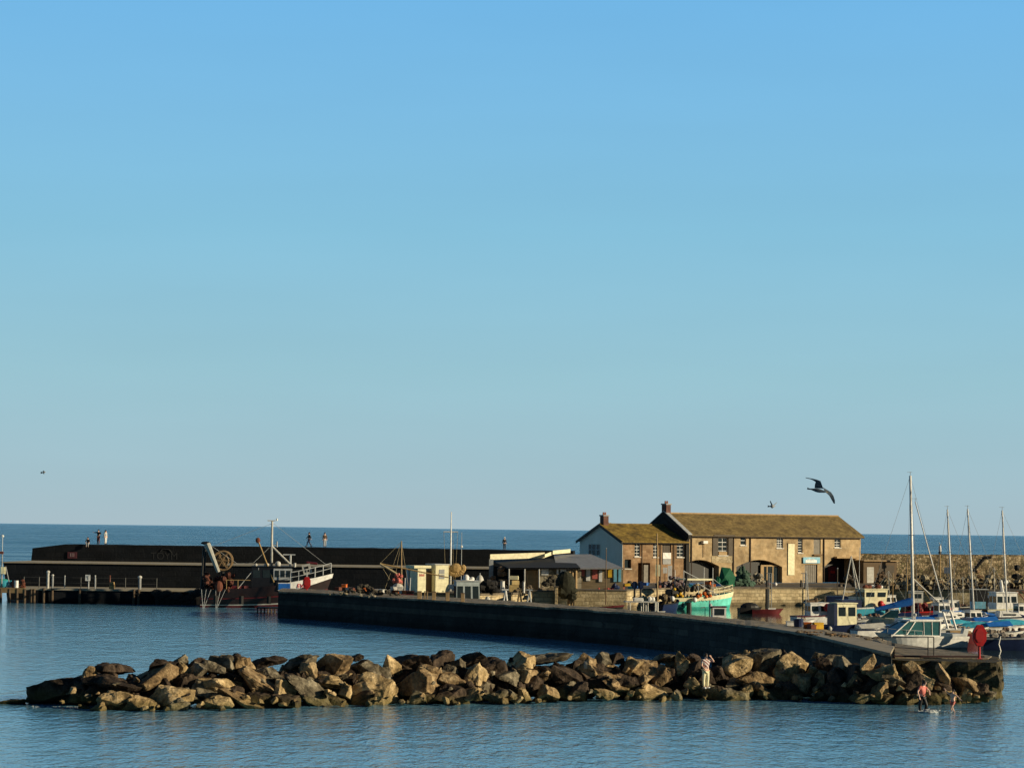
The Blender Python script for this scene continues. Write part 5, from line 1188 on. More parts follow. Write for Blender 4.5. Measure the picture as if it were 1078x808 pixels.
MB().tube((-.8, 0, 0), (-.8, 0, W3(480, 594, 254).z - zq), .05).tube((.8, 0, 0), (.8, 0, W3(480, 594, 254).z - zq), .05).build('support_post', M('wood'), tn)

# mooring posts on the pier
first = None
for i, (px, wpx, pt0) in enumerate(((441.5, 4.5, 622.5), (447, 1.3, 622.5), (449.7, 1.3, 622.5), (456.7, 4.0, 623), (471, 3.8, 623.5), (487, 3.8, 624.5))):
    d = PZ(px, 630 + (px - 430) * .06, 2.5).y + .8; a = AZ(px, d, 2.5); ztp = PD(px, pt0, d).z
    T = thing('mooring_post', ['stout timber mooring post below the cream hut', 'thin pale post right of the stout post under the cream hut', 'second thin pale post under the cream hut', 'stout timber mooring post left of the cream cabin', 'stout timber mooring post under the cream cabin corner', 'stout timber mooring post before the blue-grey wheelhouse'][i], 'post', (a.x, a.y, 2.5))
    w_ = wpx * d / F
    MB().bx(-w_ / 2, w_ / 2, -w_ / 2, w_ / 2, 0, ztp - 2.5).build('shaft', M('palewood'), T, bevel=.02)
    MB().bx(-w_ / 2 - .02, w_ / 2 + .02, -w_ / 2 - .02, w_ / 2 + .02, ztp - 2.5, ztp - 2.44).build('cap', M('wood'), T)

# ------------------------------------------------------------------ gear heaps on pier left part & quay
def ip2(px):
    for a, b in zip(Q3, Q3[1:]):
        pa, pb = 539 + F * a.x / a.y, 539 + F * b.x / b.y
        if px <= pb: return a.y + (b.y - a.y) * max(0, (px - pa) / (pb - pa))
    return Q3[-1].y
def heap(name, label, cat, px, py, d, w, h, m, n=14, r=(.12, .3), zbase=None, extra=None):
    b = AZ(px, d, zbase if zbase is not None else 2.5)
    T = thing(name, label, cat, b); mb = MB(); zb_ = b.z
    for i in range(n):
        x = random.uniform(-w / 2, w / 2); k = 1 - (abs(x) / (w / 2)) ** 2; z = random.uniform(0, max(.1, h * (k * .8 + .2)))
        mb.ball((x, random.uniform(-.4, .4), z), random.uniform(*r), random.uniform(.8, 1.4), 1, random.uniform(.6, 1), 8, 6, .2)
    mb.build('heap', m, T)
    if extra: extra(T)
    return T
GEAR = mat('gear_dark', (.02, .02, .02), .9, col2=(.10, .085, .06), scale=4, bump=.05)
GEARW = mat('gear_pale', (.1, .09, .07), .9, col2=(.45, .4, .3), scale=4, bump=.05)
heap('gear_heap', 'black heap of netting on the pier left of the slanted pole boat', 'gear', 384, 620, 224, 2.2, .9, GEAR, 16)
heap('rope_heap', 'pale tangled rope on the pier under the black netting heap', 'rope', 386, 624, 218, 1.4, .35, GEARW, 9, (.08, .16))
heap('rope_heap', 'pale coil of rope at the pier left of the netting heap', 'rope', 356, 621, 224, 1.6, .3, mat('rope_pale', (.3, .25, .16), .9), 8, (.08, .18))
heap('gear_heap', 'long low dark line of pots and gear along the pier top', 'gear', 403, 622, 222, 3.0, .5, GEAR, 16, (.1, .22))
heap('gear_heap', 'low line of dark gear on the pier between lifebuoy and netting heap', 'gear', 370, 622, 228, 1.8, .35, GEAR, 9, (.1, .2))
heap('net_heap', 'bright green rounded net cover behind the turquoise boat bow', 'net', 764, 604, 292, 1.6, .8, M('green'), 3, (.3, .5), zq, lambda T: MB().add([(-1.0, -.5, 0), (.9, -.4, 0), (1.15, -.3, 1.1), (.5, -.2, 2.2), (-.5, -.1, 2.3), (-.2, -.7, 1.1), (-1.0, .9, 0), (.9, .9, 0), (1.1, .8, 1.1), (.5, .6, 2.1), (-.5, .6, 2.2)], [(0, 1, 5), (1, 2, 5), (2, 3, 5), (3, 4, 5), (4, 0, 5), (1, 7, 8, 2), (2, 8, 9, 3), (3, 9, 10, 4), (4, 10, 6, 0), (6, 10, 9, 8, 7)]).ball((-.9, -.3, .6), .5, .8, .8, 1.2, 9, 7, .15).ball((.2, -.6, .4), .4, 1, .8, 1, 9, 7, .2).build('cover', M('green'), T))
heap('net_heap', 'grey-green pointed heap of nets against the warehouse', 'net', 781.5, 604, 296, 1.8, 2.2, M('netgreen'), 18, (.3, .55), zq, lambda T: MB().tube((-.5, 0, 0), (-.2, 0, 2.3), .55, .12, 9).tube((.4, 0, 0), (.1, 0, 2.4), .5, .15, 9).tube((.9, .1, 0), (.5, .1, 1.9), .3, .1, 8).build('mound', M('netgreen'), T))
heap('pot_heap', 'dark grey mound of creels under the middle warehouse arch', 'creels', 793, 606, 303, 3.0, 1.5, GEARW, 34, (.2, .4), zq)
heap('net_heap', 'dark olive round heap of nets between the stone blocks', 'net', 595, 625, 250, 1.6, 2.0, mat('olive_net', (.012, .013, .008), .95, col2=(.035, .035, .02), scale=5), 8, (.3, .5), 1.9, lambda T: MB().ball((0, 0, 1.15), 1.05, .95, .7, 1.35, 14, 10, .05).build('mound', mat('olive_net', (0, 0, 0)), T))
heap('gear_heap', 'purple-brown clutter of gear below the small house notices', 'gear', 706, 612, 283, 3.2, 1.4, mat('purple_gear', (.04, .03, .05), .9, col2=(.28, .2, .2), scale=3), 34, (.15, .3), zq)
heap('gear_heap', 'dark clutter under the open shed, left of its first post', 'gear', 524, 615, 253, 2.6, 1.2, GEAR, 22, (.2, .4), zq)
heap('gear_heap', 'brownish stacked gear at the left end inside the open shed', 'gear', 527, 605, 259, 2.0, 1.6, mat('tan_gear', (.12, .07, .04), .9, col2=(.34, .22, .14), scale=3), 18, (.2, .35), zq + .8)
heap('gear_heap', 'dark tangle of gear along the quay below the open shed posts', 'gear', 560, 617, 254, 3.6, .7, mat('brown_gear', (.06, .045, .035), .9, col2=(.25, .2, .14), scale=4), 26, (.12, .25), zq)
heap('gear_heap', 'black round bundle hung on the pale shed end wall', 'gear', 579, 604, 256, .9, 1.4, GEAR, 8, (.2, .38), zq + .8)
heap('gear_heap', 'red and blue clutter on the terrace below the kiosk', 'gear', 637, 617, 255, 2.0, .8, mat('red_clutter', (.35, .03, .03), .8, col2=(.5, .1, .08), scale=3), 14, (.15, .28), zq)
heap('gear_heap', 'dark blue bundle on the terrace right of the red clutter', 'gear', 648, 613, 256, .9, .9, M('navy'), 7, (.2, .34), zq)
heap('gear_heap', 'dark clutter by the small house archway threshold', 'gear', 664, 611, 284, 2.4, .6, GEAR, 14, (.15, .3), zq)

# stone blocks before the shed / terrace wall
def block(name, label, cat, x0, y0, x1, y1, d, m, depth=2.0, z0=None):
    A_ = W3(x0, y1, d); B_ = W3(x1, y0, d); zz0 = -.5 if z0 is None else z0
    T = thing(name, label, cat, (A_.x, d, zz0))
    MB().bx(0, B_.x - A_.x, 0, depth, 0, B_.z - zz0).build('masonry', m, T, bevel=.06)
    MB().bx(-.06, B_.x - A_.x + .06, -.06, depth + .02, B_.z - zz0 + .003, B_.z - zz0 + .1).build('coping', QTOP, T)
    return T
block('stone_pier', 'short golden stone pier left of the dark round net heap', 'stone pier', 560, 622.5, 583.5, 641, 249, QUAYST)
block('stone_pier', 'narrow golden stone buttress left of the round net heap', 'stone pier', 583.6, 618, 587.5, 641, 248, QUAYST)
block('terrace_wall', 'golden stone terrace wall below the kiosk', 'wall', 604, 622, 660, 641, 251, QUAYST, 4)
# stand legs beneath the shed deck
for i, (px, k) in enumerate(((531, 'white'), (546, 'palewood'), (556, 'palegrey'))):
    a = AZ(px, 246, 0); T = thing('trestle', ['white trestle at the quay edge under the open shed', 'brown timber trestle at the quay edge under the open shed', 'grey board leaning at the quay edge left of the stone pier'][i], 'trestle', (a.x, a.y, 1.6))
    MB().tube((-.25, 0, -1), (.1, 0, 1.0), .09).build('leg', M(k), T); MB().tube((.35, 0, -1), (.1, 0, 1.0), .09).build('leg', M(k), T); MB().bx(-.3, .4, -.1, .1, .95, 1.08).build('top', M(k), T)
# dark beached dinghy in front of terrace wall
bd = small_boat('dinghy', 'long dark dinghy lying in front of the terrace wall', 'dinghy', 627, 240, R(-12), 5.6, 1.5, 1.15, 1.45, M('black'), rub=M('maroon'), deck=M('black'), df=.9)
bd2 = small_boat('dinghy', 'red striped dinghy stern by the right end of the terrace wall', 'dinghy', 648, 231, R(-12), 2.6, 1.3, .85, 1.0, M('maroon'), rub=M('white'), rf=.8, deck=M('black'))
pl_ = thing('slim_pole', 'slim dark pole standing before the kiosk doors', 'pole', (AZ(637.6, 246, 1).x, 246, 1.2)); MB().tube((0, 0, 0), (0, 0, PD(637, 577, 246).z - 1.2), .05, .035).build('shaft', M('wood'), pl_); MB().ball((0, 0, PD(637, 577, 246).z - 1.2), .06).build('cap', M('grey'), pl_)

# yellow figure-like stand & chairs in the shed
ys = thing('yellow_crate_stack', 'pale yellow crates stacked between the first two shed posts', 'crates', (AZ(541, 255.5, zq).x, 255.5, zq))
MB().box((0, 0, .35), (1.0, .7, .7)).box((.1, 0, .95), (.8, .6, .45), rz=.2).build('crate', mat('pale_yellow', (.6, .45, .2), .7), ys, bevel=.03); MB().box((0, 0, 1.45), (.9, .6, .4), rz=-.1).build('crate', M('cream'), ys, bevel=.03)
for i, (px, lab) in enumerate(((529, 'white tub on the quay left of the yellow crates'), (551.5, 'white marker post at the foot of the second shed post'))):
    a = AZ(px, 252, zq); T = thing('white_tub' if i == 0 else 'marker_post', lab, 'tub' if i == 0 else 'post', a); MB().tube((0, 0, 0), (0, 0, 1.1), .25 if i == 0 else .1, .2 if i == 0 else .12).build('body', M('white'), T); MB().tube((0, 0, 1.1), (0, 0, 1.18), .22 if i == 0 else .14).build('lid', M('offwhite'), T)
wb = thing('white_float', 'white rounded float bag left of the open shed', 'float', AZ(505, 250, zq)); MB().ball((0, 0, .9), .8, .55, .6, 1.15, 12, 9).build('body', M('offwhite'), wb, True); MB().tube((0, 0, 1.75), (0, 0, 2.0), .06).build('eye', M('grey'), wb)
dst = heap('gear_heap', 'black covered heap between white float and red boat', 'gear', 514, 612, 249, 1.8, 1.6, M('felt'), 12, (.3, .5), zq)
# notice boards against small house
for i, (q, k, lab) in enumerate((((690, 594, 695, 606), 'cream', 'cream notice board right of the small house doorway'), ((698, 597, 702.5, 603), 'white', 'small white notice in the middle below the loft door'), ((703, 595, 707.5, 613), 'white', 'tall white panel below the loft door'))):
    A_ = W3(q[0], q[3], 296 + i * 1.0); B_ = W3(q[2], q[1], 296 + i); T = thing('notice_board', lab, 'notice board', (A_.x, A_.y, zq))
    MB().bx(0, B_.x - A_.x, 0, .08, max(.05, A_.z - zq), B_.z - zq).build('board', M(k), T); MB().tube(((B_.x - A_.x) / 2, .14, 0), ((B_.x - A_.x) / 2, .14, B_.z - zq - .1), .05).build('post', M('wood'), T)

# gear on quay in front of warehouse: bollards, ladders
for i, px in enumerate((806, 843)):
    a = AZ(px, 296.2 + i, 0); T = thing('quay_ladder', ['dark ladder and fender pile on the quay left of the banner', 'dark ladder and fender pile on the quay left of the shop sign'][i], 'ladder', (a.x, PZ(px, 617.6, zq).y - .35, 0))
    MB().tube((-.3, 0, -.5), (-.3, 0, 3.0), .12).build('pile', M('black'), T); MB().tube((.25, .05, -.2), (.25, .05, 3.8), .05).tube((-.05, .05, -.2), (-.05, .05, 3.8), .05).path([(-.3, .05, 3.8), (.25, .05, 3.8)], .05).build('stile', M('grey'), T)
    MB().path([(-.05, .05, z / 3) for z in (0, 0)] + [], .01) if False else None
    for k in range(9): MB().tube((-.05, .05, .1 + .4 * k), (.25, .05, .1 + .4 * k), .03).build('rung', M('grey'), T)
hp = thing('hull_gear', 'low red and white cans in front of the middle arch', 'cans', AZ(812, 300, zq)); MB().ball((-.4, 0, .2), .25, 1.3, 1, .8).build('can', M('rust'), hp); MB().ball((.5, 0, .2), .22).build('can', M('white'), hp); hp['category'] = 'cans'; hp.name = 'fuel_cans'
dp = thing('mooring_pole', 'thin dark pole standing on the quay before the red inner door', 'pole', AZ(881.5, 293, 1)); MB().tube((0, 0, -1.5), (0, 0, PD(881, 598, 293).z - 1), .06).build('shaft', M('door'), dp); MB().ball((0, 0, PD(881, 598, 293).z - 1), .09).build('cap', M('grey'), dp)
nv = thing('navy_skip', 'navy covered box beyond the cabin boats at the quay foot', 'box', (AZ(881, 276, 0).x, 276, .4)); MB().bx(-1.3, 1.2, -.8, .8, 0, W3(881, 627, 276).z - .4).build('cover', M('navy'), nv, bevel=.1); MB().bx(-1.4, 1.3, -.9, .9, -.5, -.003).build('float_base', M('black'), nv)
nv2 = thing('navy_skip', 'pale blue covered box right of the navy one', 'box', (AZ(897, 277, 0).x, 277, .4)); MB().bx(-.7, .8, -.8, .8, 0, W3(881, 627, 276).z - .5).build('cover', mat('paleblue_cover', (.10, .16, .22), .7), nv2, bevel=.1); MB().bx(-.8, .9, -.9, .9, -.5, -.003).build('float_base', M('black'), nv2)

# items on the near pier at right
bb = thing('fish_tub', 'navy blue round tub on the pier beside orange fish boxes', 'tub', PZ(840.5, 659.5, 2.55)); MB().tube((0, 0, 0), (0, 0, .48), .28, .33, 12).build('body', M('navy'), bb); MB().tube((0, 0, .48), (0, 0, .53), .35, .35, 12).build('lid', M('navy'), bb)
bb = thing('ice_box', 'white box at the pier edge left of the navy tub', 'box', PZ(832.5, 658.6, 2.55)); MB().bx(-.3, .3, -.2, .2, 0, .28).build('body', M('white'), bb, bevel=.02); MB().bx(-.32, .32, -.22, .22, .283, .33).build('lid', M('offwhite'), bb)
for i, (px, k, w_, lab) in enumerate(((850, 'orange', .5, 'faded orange fish box left of the yellow one on the pier'), (861, 'yellow', .62, 'yellow-orange fish box on the pier beside the navy hull'), (854.5, 'rust', .4, 'rusty red fish box between orange and yellow ones'))):
    b = PZ(px, 661.5 + i * .3, 2.55); T = thing('fish_box', lab, 'fish box', b, .2 * i); h_ = .42 if i < 2 else .3
    MB().bx(-w_ / 2, w_ / 2, -.25, .25, 0, h_).build('body', M(k), T, bevel=.03); MB().bx(-w_ / 2 - .02, w_ / 2 + .02, -.27, .27, h_ - .06, h_ - .01).build('rim', M(k), T)
for i in range(26):       # scattered ropes/pots along the inner side of the pier
    px = random.uniform(838, 925); t = (px - 838) / 87
    py = 664 + t * 8 + random.uniform(-.6, 3)
    o = MB()
    n_ = random.randint(3, 5)
    for k in range(n_): o.ball((random.uniform(-.2, .2), random.uniform(-.2, .2), random.uniform(0.02, .07)), random.uniform(.05, .11), 1.4, 1, .6, 7, 5, .2)
    o = o.build('rope_scrap', random.choice([M('netbrown'), mat('brown_gear', (0, 0, 0)), M('wood')])); o.location = PZ(px, py, 2.56)
    tag(o, 'small brown scrap of weed and rope lying on the pier top', 'rope', 'scraps of weed and rope on the pier')

# pots piled along the right quay
pot = thing('lobster_pot', 'dark netted lobster pot piled along the right-hand quay', 'lobster pot', (0, 0, 0), 0, 'lobster pots piled on the right-hand quay')
pp = MB(); ns = 8
for x in (-.42, 0, .42):
    pts = [(x, .3 * math.cos(math.pi * i / ns), .42 * math.sin(math.pi * i / ns)) for i in range(ns + 1)]; pp.path(pts, .03, 5)
pp.path([(-.42, .3, 0), (.42, .3, 0)], .03, 5).path([(-.42, -.3, 0), (.42, -.3, 0)], .03, 5).path([(-.42, 0, .42), (.42, 0, .42)], .03, 5).build('frame', M('rope'), pot)
ar = [(.27 * math.cos(math.pi * i / ns), .38 * math.sin(math.pi * i / ns)) for i in range(ns + 1)]
vs = [(-.4, y, z) for y, z in ar] + [(.4, y, z) for y, z in ar]; nn = ns + 1
MB().add(vs, [tuple(range(nn)), tuple(range(nn, 2 * nn))[::-1]] + [(i, i + 1, nn + i + 1, nn + i) for i in range(ns)] + [(0, nn, 2 * nn - 1, nn - 1)]).build('netting', M('netbrown'), pot)
pot2 = clone(pot, (0, 0, 0), 0, 'weathered pale lobster pot piled along the right-hand quay', 'pale lobster pots piled on the right-hand quay')
for c_ in pot2.children:
    if c_.name.startswith('netting'): c_.data = c_.data.copy(); c_.data.materials.clear(); c_.data.materials.append(GEARW)
k = 0
for i in range(230):
    px = random.uniform(930, 1092); y0 = PZ(px, 620, zq).y; row = random.random()
    d = y0 + .5 + row * 12; z = zq + random.choice([0, 0, .4, .8]) * (1 if random.random() < .8 else 1.5)
    a = AZ(px, d, z); a.z = z
    src = pot if random.random() < .62 else pot2
    if i == 0: place(pot, a, random.uniform(0, 3)); continue
    if i == 1: place(pot2, a, random.uniform(0, 3)); continue
    clone(src, a, random.uniform(0, 3), scale=random.uniform(.7, 1.15))
# warehouse-side clutter near tripod
for i, (px, d, w_, h_, k, lab) in enumerate(((893, 300, 2.0, 1.4, 'door', 'dark crate pile in the right-hand warehouse opening'), (927, 312, 1.5, 1.8, 'netbrown', 'brown sacks before the lean-to shed'), (944, 306, 1.8, 1.6, 'felt', 'black tarpaulin heap at the lean-to corner'), (969, 300, 1.6, 2.4, 'felt', 'tall black tarpaulin heap below the white notice'), (1028, 300, 1.2, 2.2, 'wood', 'brown upright timber stack under the dark gangway'), (1072, 300, 1.2, 2.8, 'felt', 'tall black post stack at the right edge of the quay'))):
    heap('gear_heap', lab, 'gear', px, 610, d, w_, h_, M(k), 16, (.2, .4), zq)

# fish boxes scattered on the quays
boxk = {}
for i in range(64):
    k = ['orange', 'blue', 'offwhite', 'rust', 'yellow', 'cyan'][i % 6]; zone = i // 6 % 3
    if zone == 1: k = ['orange', 'offwhite', 'rust'][i % 3]
    px = random.uniform(*((600, 712), (352, 432), (700, 772))[zone]); 
    if zone == 0: d = ip2(px) + random.uniform(.4, 4)
    elif zone == 1: d = PZ(px, 621 + (px - 345) * .055, 2.5).y
    else: d = ip2(px) + random.uniform(.5, 7)
    z = zq if zone != 1 else 2.55
    a = AZ(px, d, z); a.z = z + .3 * (i % 5 == 0)
    where = ['central quay by the small stone house', 'pier near the slanted-pole boat', 'quay behind the turquoise boat'][zone]
    cn_ = {'orange': 'orange', 'blue': 'blue', 'offwhite': 'off-white', 'rust': 'rust-brown', 'yellow': 'yellow', 'cyan': 'teal'}[k]
    if (k, zone) not in boxk:
        T = thing('fish_box', f'{cn_} fish box on the {where}', 'fish box', a, random.uniform(0, 3), f'{cn_} fish boxes on the {where}')
        MB().bx(-.32, .32, -.22, .22, 0, .28).build('body', M(k), T, bevel=.02); MB().bx(-.35, .35, -.25, .25, .283, .32).build('rim', M(k), T); boxk[(k, zone)] = T
    else: clone(boxk[(k, zone)], a, random.uniform(0, 3))
# sea-wall fittings
nt_ = PD(997, 600, 324); nb_ = thing('wall_notice', 'square white notice on the golden sea wall', 'notice', (nt_.x, nt_.y, nt_.z)); MB().bx(-.4, .4, -.05, 0, -.4, .4).build('board', M('white'), nb_); MB().tube((0, .05, -3.0), (0, .05, .3), .05).build('post', M('grey'), nb_)
lp = AZ(989.5, 321, zq); lpt = thing('lamp_post', 'lamp post with white lantern head before the sea wall', 'lamp post', lp)
zt4 = PD(989, 583, 321).z - zq
MB().tube((0, 0, 0), (0, 0, zt4), .09, .07).build('pole', M('tan'), lpt); MB().tube((0, 0, zt4), (0, 0, zt4 + .35), .2).build('collar', M('black'), lpt); MB().tube((0, 0, zt4 + .35), (0, 0, zt4 + 1.1), .17).build('lantern', M('white'), lpt); MB().tube((.1, 0, zt4 + 1.1), (-.15, 0, zt4 + 1.5), .04).build('finial', M('palegrey'), lpt)
gwy = thing('wall_steps', 'dark iron stair slanting up the golden sea wall', 'stairs', PD(1025, 600, 323)); gl = gwy.location
a, b = PD(1024.5, 601, 323), PD(1036, 587, 323); MB().tube(a, b, .22, .22, 6).tube(b, b + Vector((.9, 0, .1)), .25, .2, 6).shift(gl).build('stringer', M('black'), gwy)
for i in range(7): p = a.lerp(b, i / 6); MB().bx(p.x - .35, p.x + .25, p.y - .5, p.y + .3, p.z + .05, p.z + .15).shift(gl).build('tread', M('black'), gwy)

# ------------------------------------------------------------------ jetty fittings (left)
def jp(px, dy=1.0): return AZ(px, dj + dy, zj)
rp_ = jp(60); T = thing('jetty_railing', 'thin grey post-and-rail fence along the low jetty', 'railing', rp_)
xs = [jp(p).x for p in (24, 40, 55, 67, 84, 100, 115, 131, 147, 164)]
for x in xs: MB().tube((x, rp_.y + .6, zj), (x, rp_.y + .6, zj + 1.2), .045).shift(rp_).build('post', mat('dull_post', (.13, .13, .125), .7), T)
for z in (.55, 1.15): MB().tube((xs[0], rp_.y + .6, zj + z), (xs[-1], rp_.y + .6, zj + z), .025).shift(rp_).build('rail', mat('dull_rail', (.05, .05, .05), .6), T)
for i, (px, h, r_, k, lab) in enumerate(((50.3, 1.75, .14, 'offwhite', 'thick white bollard post on the jetty left'), (55.2, 1.4, .1, 'grey', 'grey post right beside the thick white jetty post'), (68, 1.35, .05, 'palegrey', 'slim jetty post with small white top'), (100, 1.4, .06, 'palegrey', 'slim jetty post with hooked top right of the white sign'), (115.5, 1.4, .07, 'rust', 'reddish jetty post behind the yellow barrel'), (147, 1.3, .16, 'grey', 'pale forked post on the jetty right'))):
    T = thing('jetty_post', lab, 'post', jp(px, .6)); MB().tube((0, 0, 0), (0, 0, h), r_).build('shaft', M(k), T); MB().ball((0, 0, h), r_ * 1.5, 1, 1, .8).build('cap', M('offwhite' if k != 'rust' else 'rust'), T)
T = thing('jetty_sign', 'white sign with dark figure on a post above the jetty', 'sign', jp(92, .5)); MB().tube((.1, .08, 0), (.1, .08, 1.5), .07).build('post', M('palegrey'), T)
b = MB().bx(-.25, .28, -.02, .04, .85, 1.5).build('board', M('white'), T); MB().bx(-.1, .1, -.035, -.021, 1.2, 1.38).bx(-.02, .1, -.035, -.021, .95, 1.19).build('pictogram', M('grey'), b)
T = thing('barrel', 'yellow-brown barrel with dark band on the jetty', 'barrel', jp(118, .5)); MB().tube((0, 0, 0), (0, 0, .35), .25, .3, 12).tube((0, 0, .35), (0, 0, .75), .3, .25, 12).build('body', M('tan'), T); MB().tube((0, 0, .42), (0, 0, .5), .31, .31, 12).build('hoop', M('black'), T)
T = thing('white_drum', 'white and orange drum near the left end of the jetty', 'drum', jp(17, .6)); MB().tube((0, 0, 0), (0, 0, .78), .24, .24, 12).build('body', M('white'), T); MB().tube((-.3, .1, 0), (-.3, .1, .74), .2, .2, 12).build('side_drum', M('rust'), T)
heap('gear_heap', 'dark red heap of gear right of the white drum on the jetty', 'gear', 22.5, 612, dj + .9, .9, .9, M('rust'), 7, (.12, .24), zj)
T = thing('gangway_truss', 'thin slanting grey brace at the left end of the jetty', 'brace', jp(8)); a, b = AZ(6, dj + 1, 0), PD(10.5, 617, dj + 1); a = PD(6, 596, dj + 1); MB().tube(a, b, .06).shift(jp(8)).build('strut', M('grey'), T); MB().tube(b - Vector((.3, 0, 0)), b + Vector((.3, 0, 0)), .08).shift(jp(8)).build('foot', M('grey'), T)
T = thing('light_beacon', 'harbour light post with yellow-white box at the left picture edge', 'beacon', jp(1.5)); zz_ = PD(1.5, 580, dj + 1).z - zj
MB().tube((0, 0, 0), (0, 0, zz_), .1, .07).build('pole', M('grey'), T); A_, B_ = PD(0, 604, dj + 1), PD(5, 596.5, dj + 1); MB().bx(-.1, .38, -.2, .2, A_.z - zj, B_.z - zj).build('box', M('cream'), T, bevel=.03)
MB().ball((0, 0, PD(1.5, 564, dj + 1).z - zj), .16).tube((0, 0, zz_), (0, 0, PD(1.5, 564, dj + 1).z - zj), .03).build('lamp', M('white'), T); MB().bx(-.3, .12, -.1, .1, zz_ - .3, zz_).build('bracket', M('rust'), T)
cv = small_boat('dinghy', 'teal covered dinghy lying on the jetty at the left edge', 'dinghy', 2, 270, R(0), 2.2, 1.0, .4, .45, M('cyan')); cv.location.z = zj + .3; MB().ball((0, 0, .35), .4, 2.2, .9, .7).build('cover', mat('teal_boot', (0, 0, 0)), cv)

# ------------------------------------------------------------------ boulders
def ico(sub):
    t = (1 + 5 ** .5) / 2
    v = [(-1, t, 0), (1, t, 0), (-1, -t, 0), (1, -t, 0), (0, -1, t), (0, 1, t), (0, -1, -t), (0, 1, -t), (t, 0, -1), (t, 0, 1), (-t, 0, -1), (-t, 0, 1)]
    f = [(0, 11, 5), (0, 5, 1), (0, 1, 7), (0, 7, 10), (0, 10, 11), (1, 5, 9), (5, 11, 4), (11, 10, 2), (10, 7, 6), (7, 1, 8), (3, 9, 4), (3, 4, 2), (3, 2, 6), (3, 6, 8), (3, 8, 9), (4, 9, 5), (2, 4, 11), (6, 2, 10), (8, 6, 7), (9, 8, 1)]
    v = [Vector(q).normalized() for q in v]
    for _ in range(sub):
        c = {}; nf = []
        def mid(a, b):
            k = (min(a, b), max(a, b))
            if k not in c: v.append(((v[a] + v[b]) / 2).normalized()); c[k] = len(v) - 1
            return c[k]
        for a, b, d in f: x, y, z = mid(a, b), mid(b, d), mid(d, a); nf += [(a, x, z), (b, y, x), (d, z, y), (x, y, z)]
        f = nf
    return np.array([tuple(q) for q in v]), f
ICO = {3: ico(3), 4: ico(4)}
RM = [rock_mat('rock_brown', (.54, .40, .225), (.28, .19, .10)), rock_mat('rock_grey', (.36, .31, .22), (.15, .125, .085)), rock_mat('rock_ochre', (.74, .56, .32), (.42, .30, .15)), rock_mat('rock_dark', (.12, .085, .06), (.055, .04, .03))]
def rock_radius(dirs, rs, npl=2, p=110, lit=False):
    nrm = rs.normal(size=(npl, 3)); nrm /= np.linalg.norm(nrm, axis=1)[:, None]
    base = np.array([[0.85, -.42, .2], [-.55, -.75, .25], [.05, -.45, .88], [-.85, .15, .45], [0, .9, .3], [0, 0, -1], [.45, .3, .85], [.7, .6, -.1], [.25, -.95, -.2]]) + rs.normal(size=(9, 3)) * .38
    base /= np.linalg.norm(base, axis=1)[:, None]
    nrm = np.vstack([nrm, base]); d = np.concatenate([rs.uniform(.7, 1.0, npl), rs.uniform(.52, 1.0, 9)])
    q = np.maximum(0.05, dirs @ nrm.T) / d
    qm = q.max(axis=1); r = 1 / (qm * np.sum((q / qm[:, None]) ** p, axis=1) ** (1 / p))
    return np.minimum(r, 1.7)
def boulder(cx, cy, wpx, hpx, seed, d, m, sub=4, tilt=0.0, label=None, group=None):
    rs = np.random.RandomState(seed); dirs, f = ICO[sub]
    r = rock_radius(dirs, rs)
    sc = 1.0
    W_, H_ = wpx * d / F / 2, hpx * d / F / 2
    Dp = max(.45, (W_ + H_) * .62)
    P = dirs * r[:, None]
    mx_, mn_ = P.max(0), P.min(0); P = (P - (mx_ + mn_) / 2) / ((mx_ - mn_) / 2)
    size = (W_ + H_)
    if tilt:
        # keep the picture outline but slant the long axis
        ct, st = math.cos(tilt), math.sin(tilt); a_ = max(W_, H_) * 1.02; b_ = min(W_, H_) * .62 + .06
        x = P[:, 0] * a_; z = P[:, 2] * b_; P = np.stack([x * ct - z * st, P[:, 1] * Dp, x * st + z * ct], 1)
    else: P = P * np.array([W_, Dp, H_])
    o3 = Vector((seed * 3.1, 0, 0)); nz = np.empty(len(P)); nz2 = np.empty(len(P))
    for i, (x, y, z) in enumerate(P):
        q = Vector((x, y, z)) + o3; nz[i] = noise.fractal(q * 1.5, 1.0, 2.0, 5); vd = noise.voronoi(q * (1.3 / max(.55, size)) * 1.2)[0]; nz2[i] = max(0, .22 - (vd[1] - vd[0])) * 3 + (vd[0] - .3) * .8
    P = P + dirs * (nz * .075 * size ** .5 - nz2 * .055 * min(1.2, size))[:, None]
    me = bpy.data.meshes.new('boulder'); me.from_pydata(P.tolist(), [], f); me.materials.append(m)
    ob = bpy.data.objects.new('boulder', me); COL.objects.link(ob)
    c = PD(cx, cy, d + Dp * .8); ob.location = c
    tag(ob, label, 'boulder', group)
    return ob
YW = [(0, 739), (60, 742), (100, 747), (190, 747.5), (300, 744.5), (400, 742), (500, 741), (600, 738.5), (700, 737), (800, 736), (930, 738), (1055, 739)]
def ip(tb, x):
    for (a, b), (c, d) in zip(tb, tb[1:]):
        if x <= c: return b + (d - b) * (x - a) / (c - a) if x > a else b
    return tb[-1][1]
def bankd(px, py, dy=4.6):
    yw = ip(YW, px); d0 = EYE * F / (yw - hor(px)); t = max(-.1, (yw - py) / 50)
    if px > 870: d0 -= 1.7 * min(1, (px - 870) / 25) * (1 if px < 965 else max(.3, 1 - (px - 965) / 60))
    if px > 925: dy = 1.0
    elif px > 880: dy = 1.0 + 3.6 * (925 - px) / 45
    return d0 + dy * t
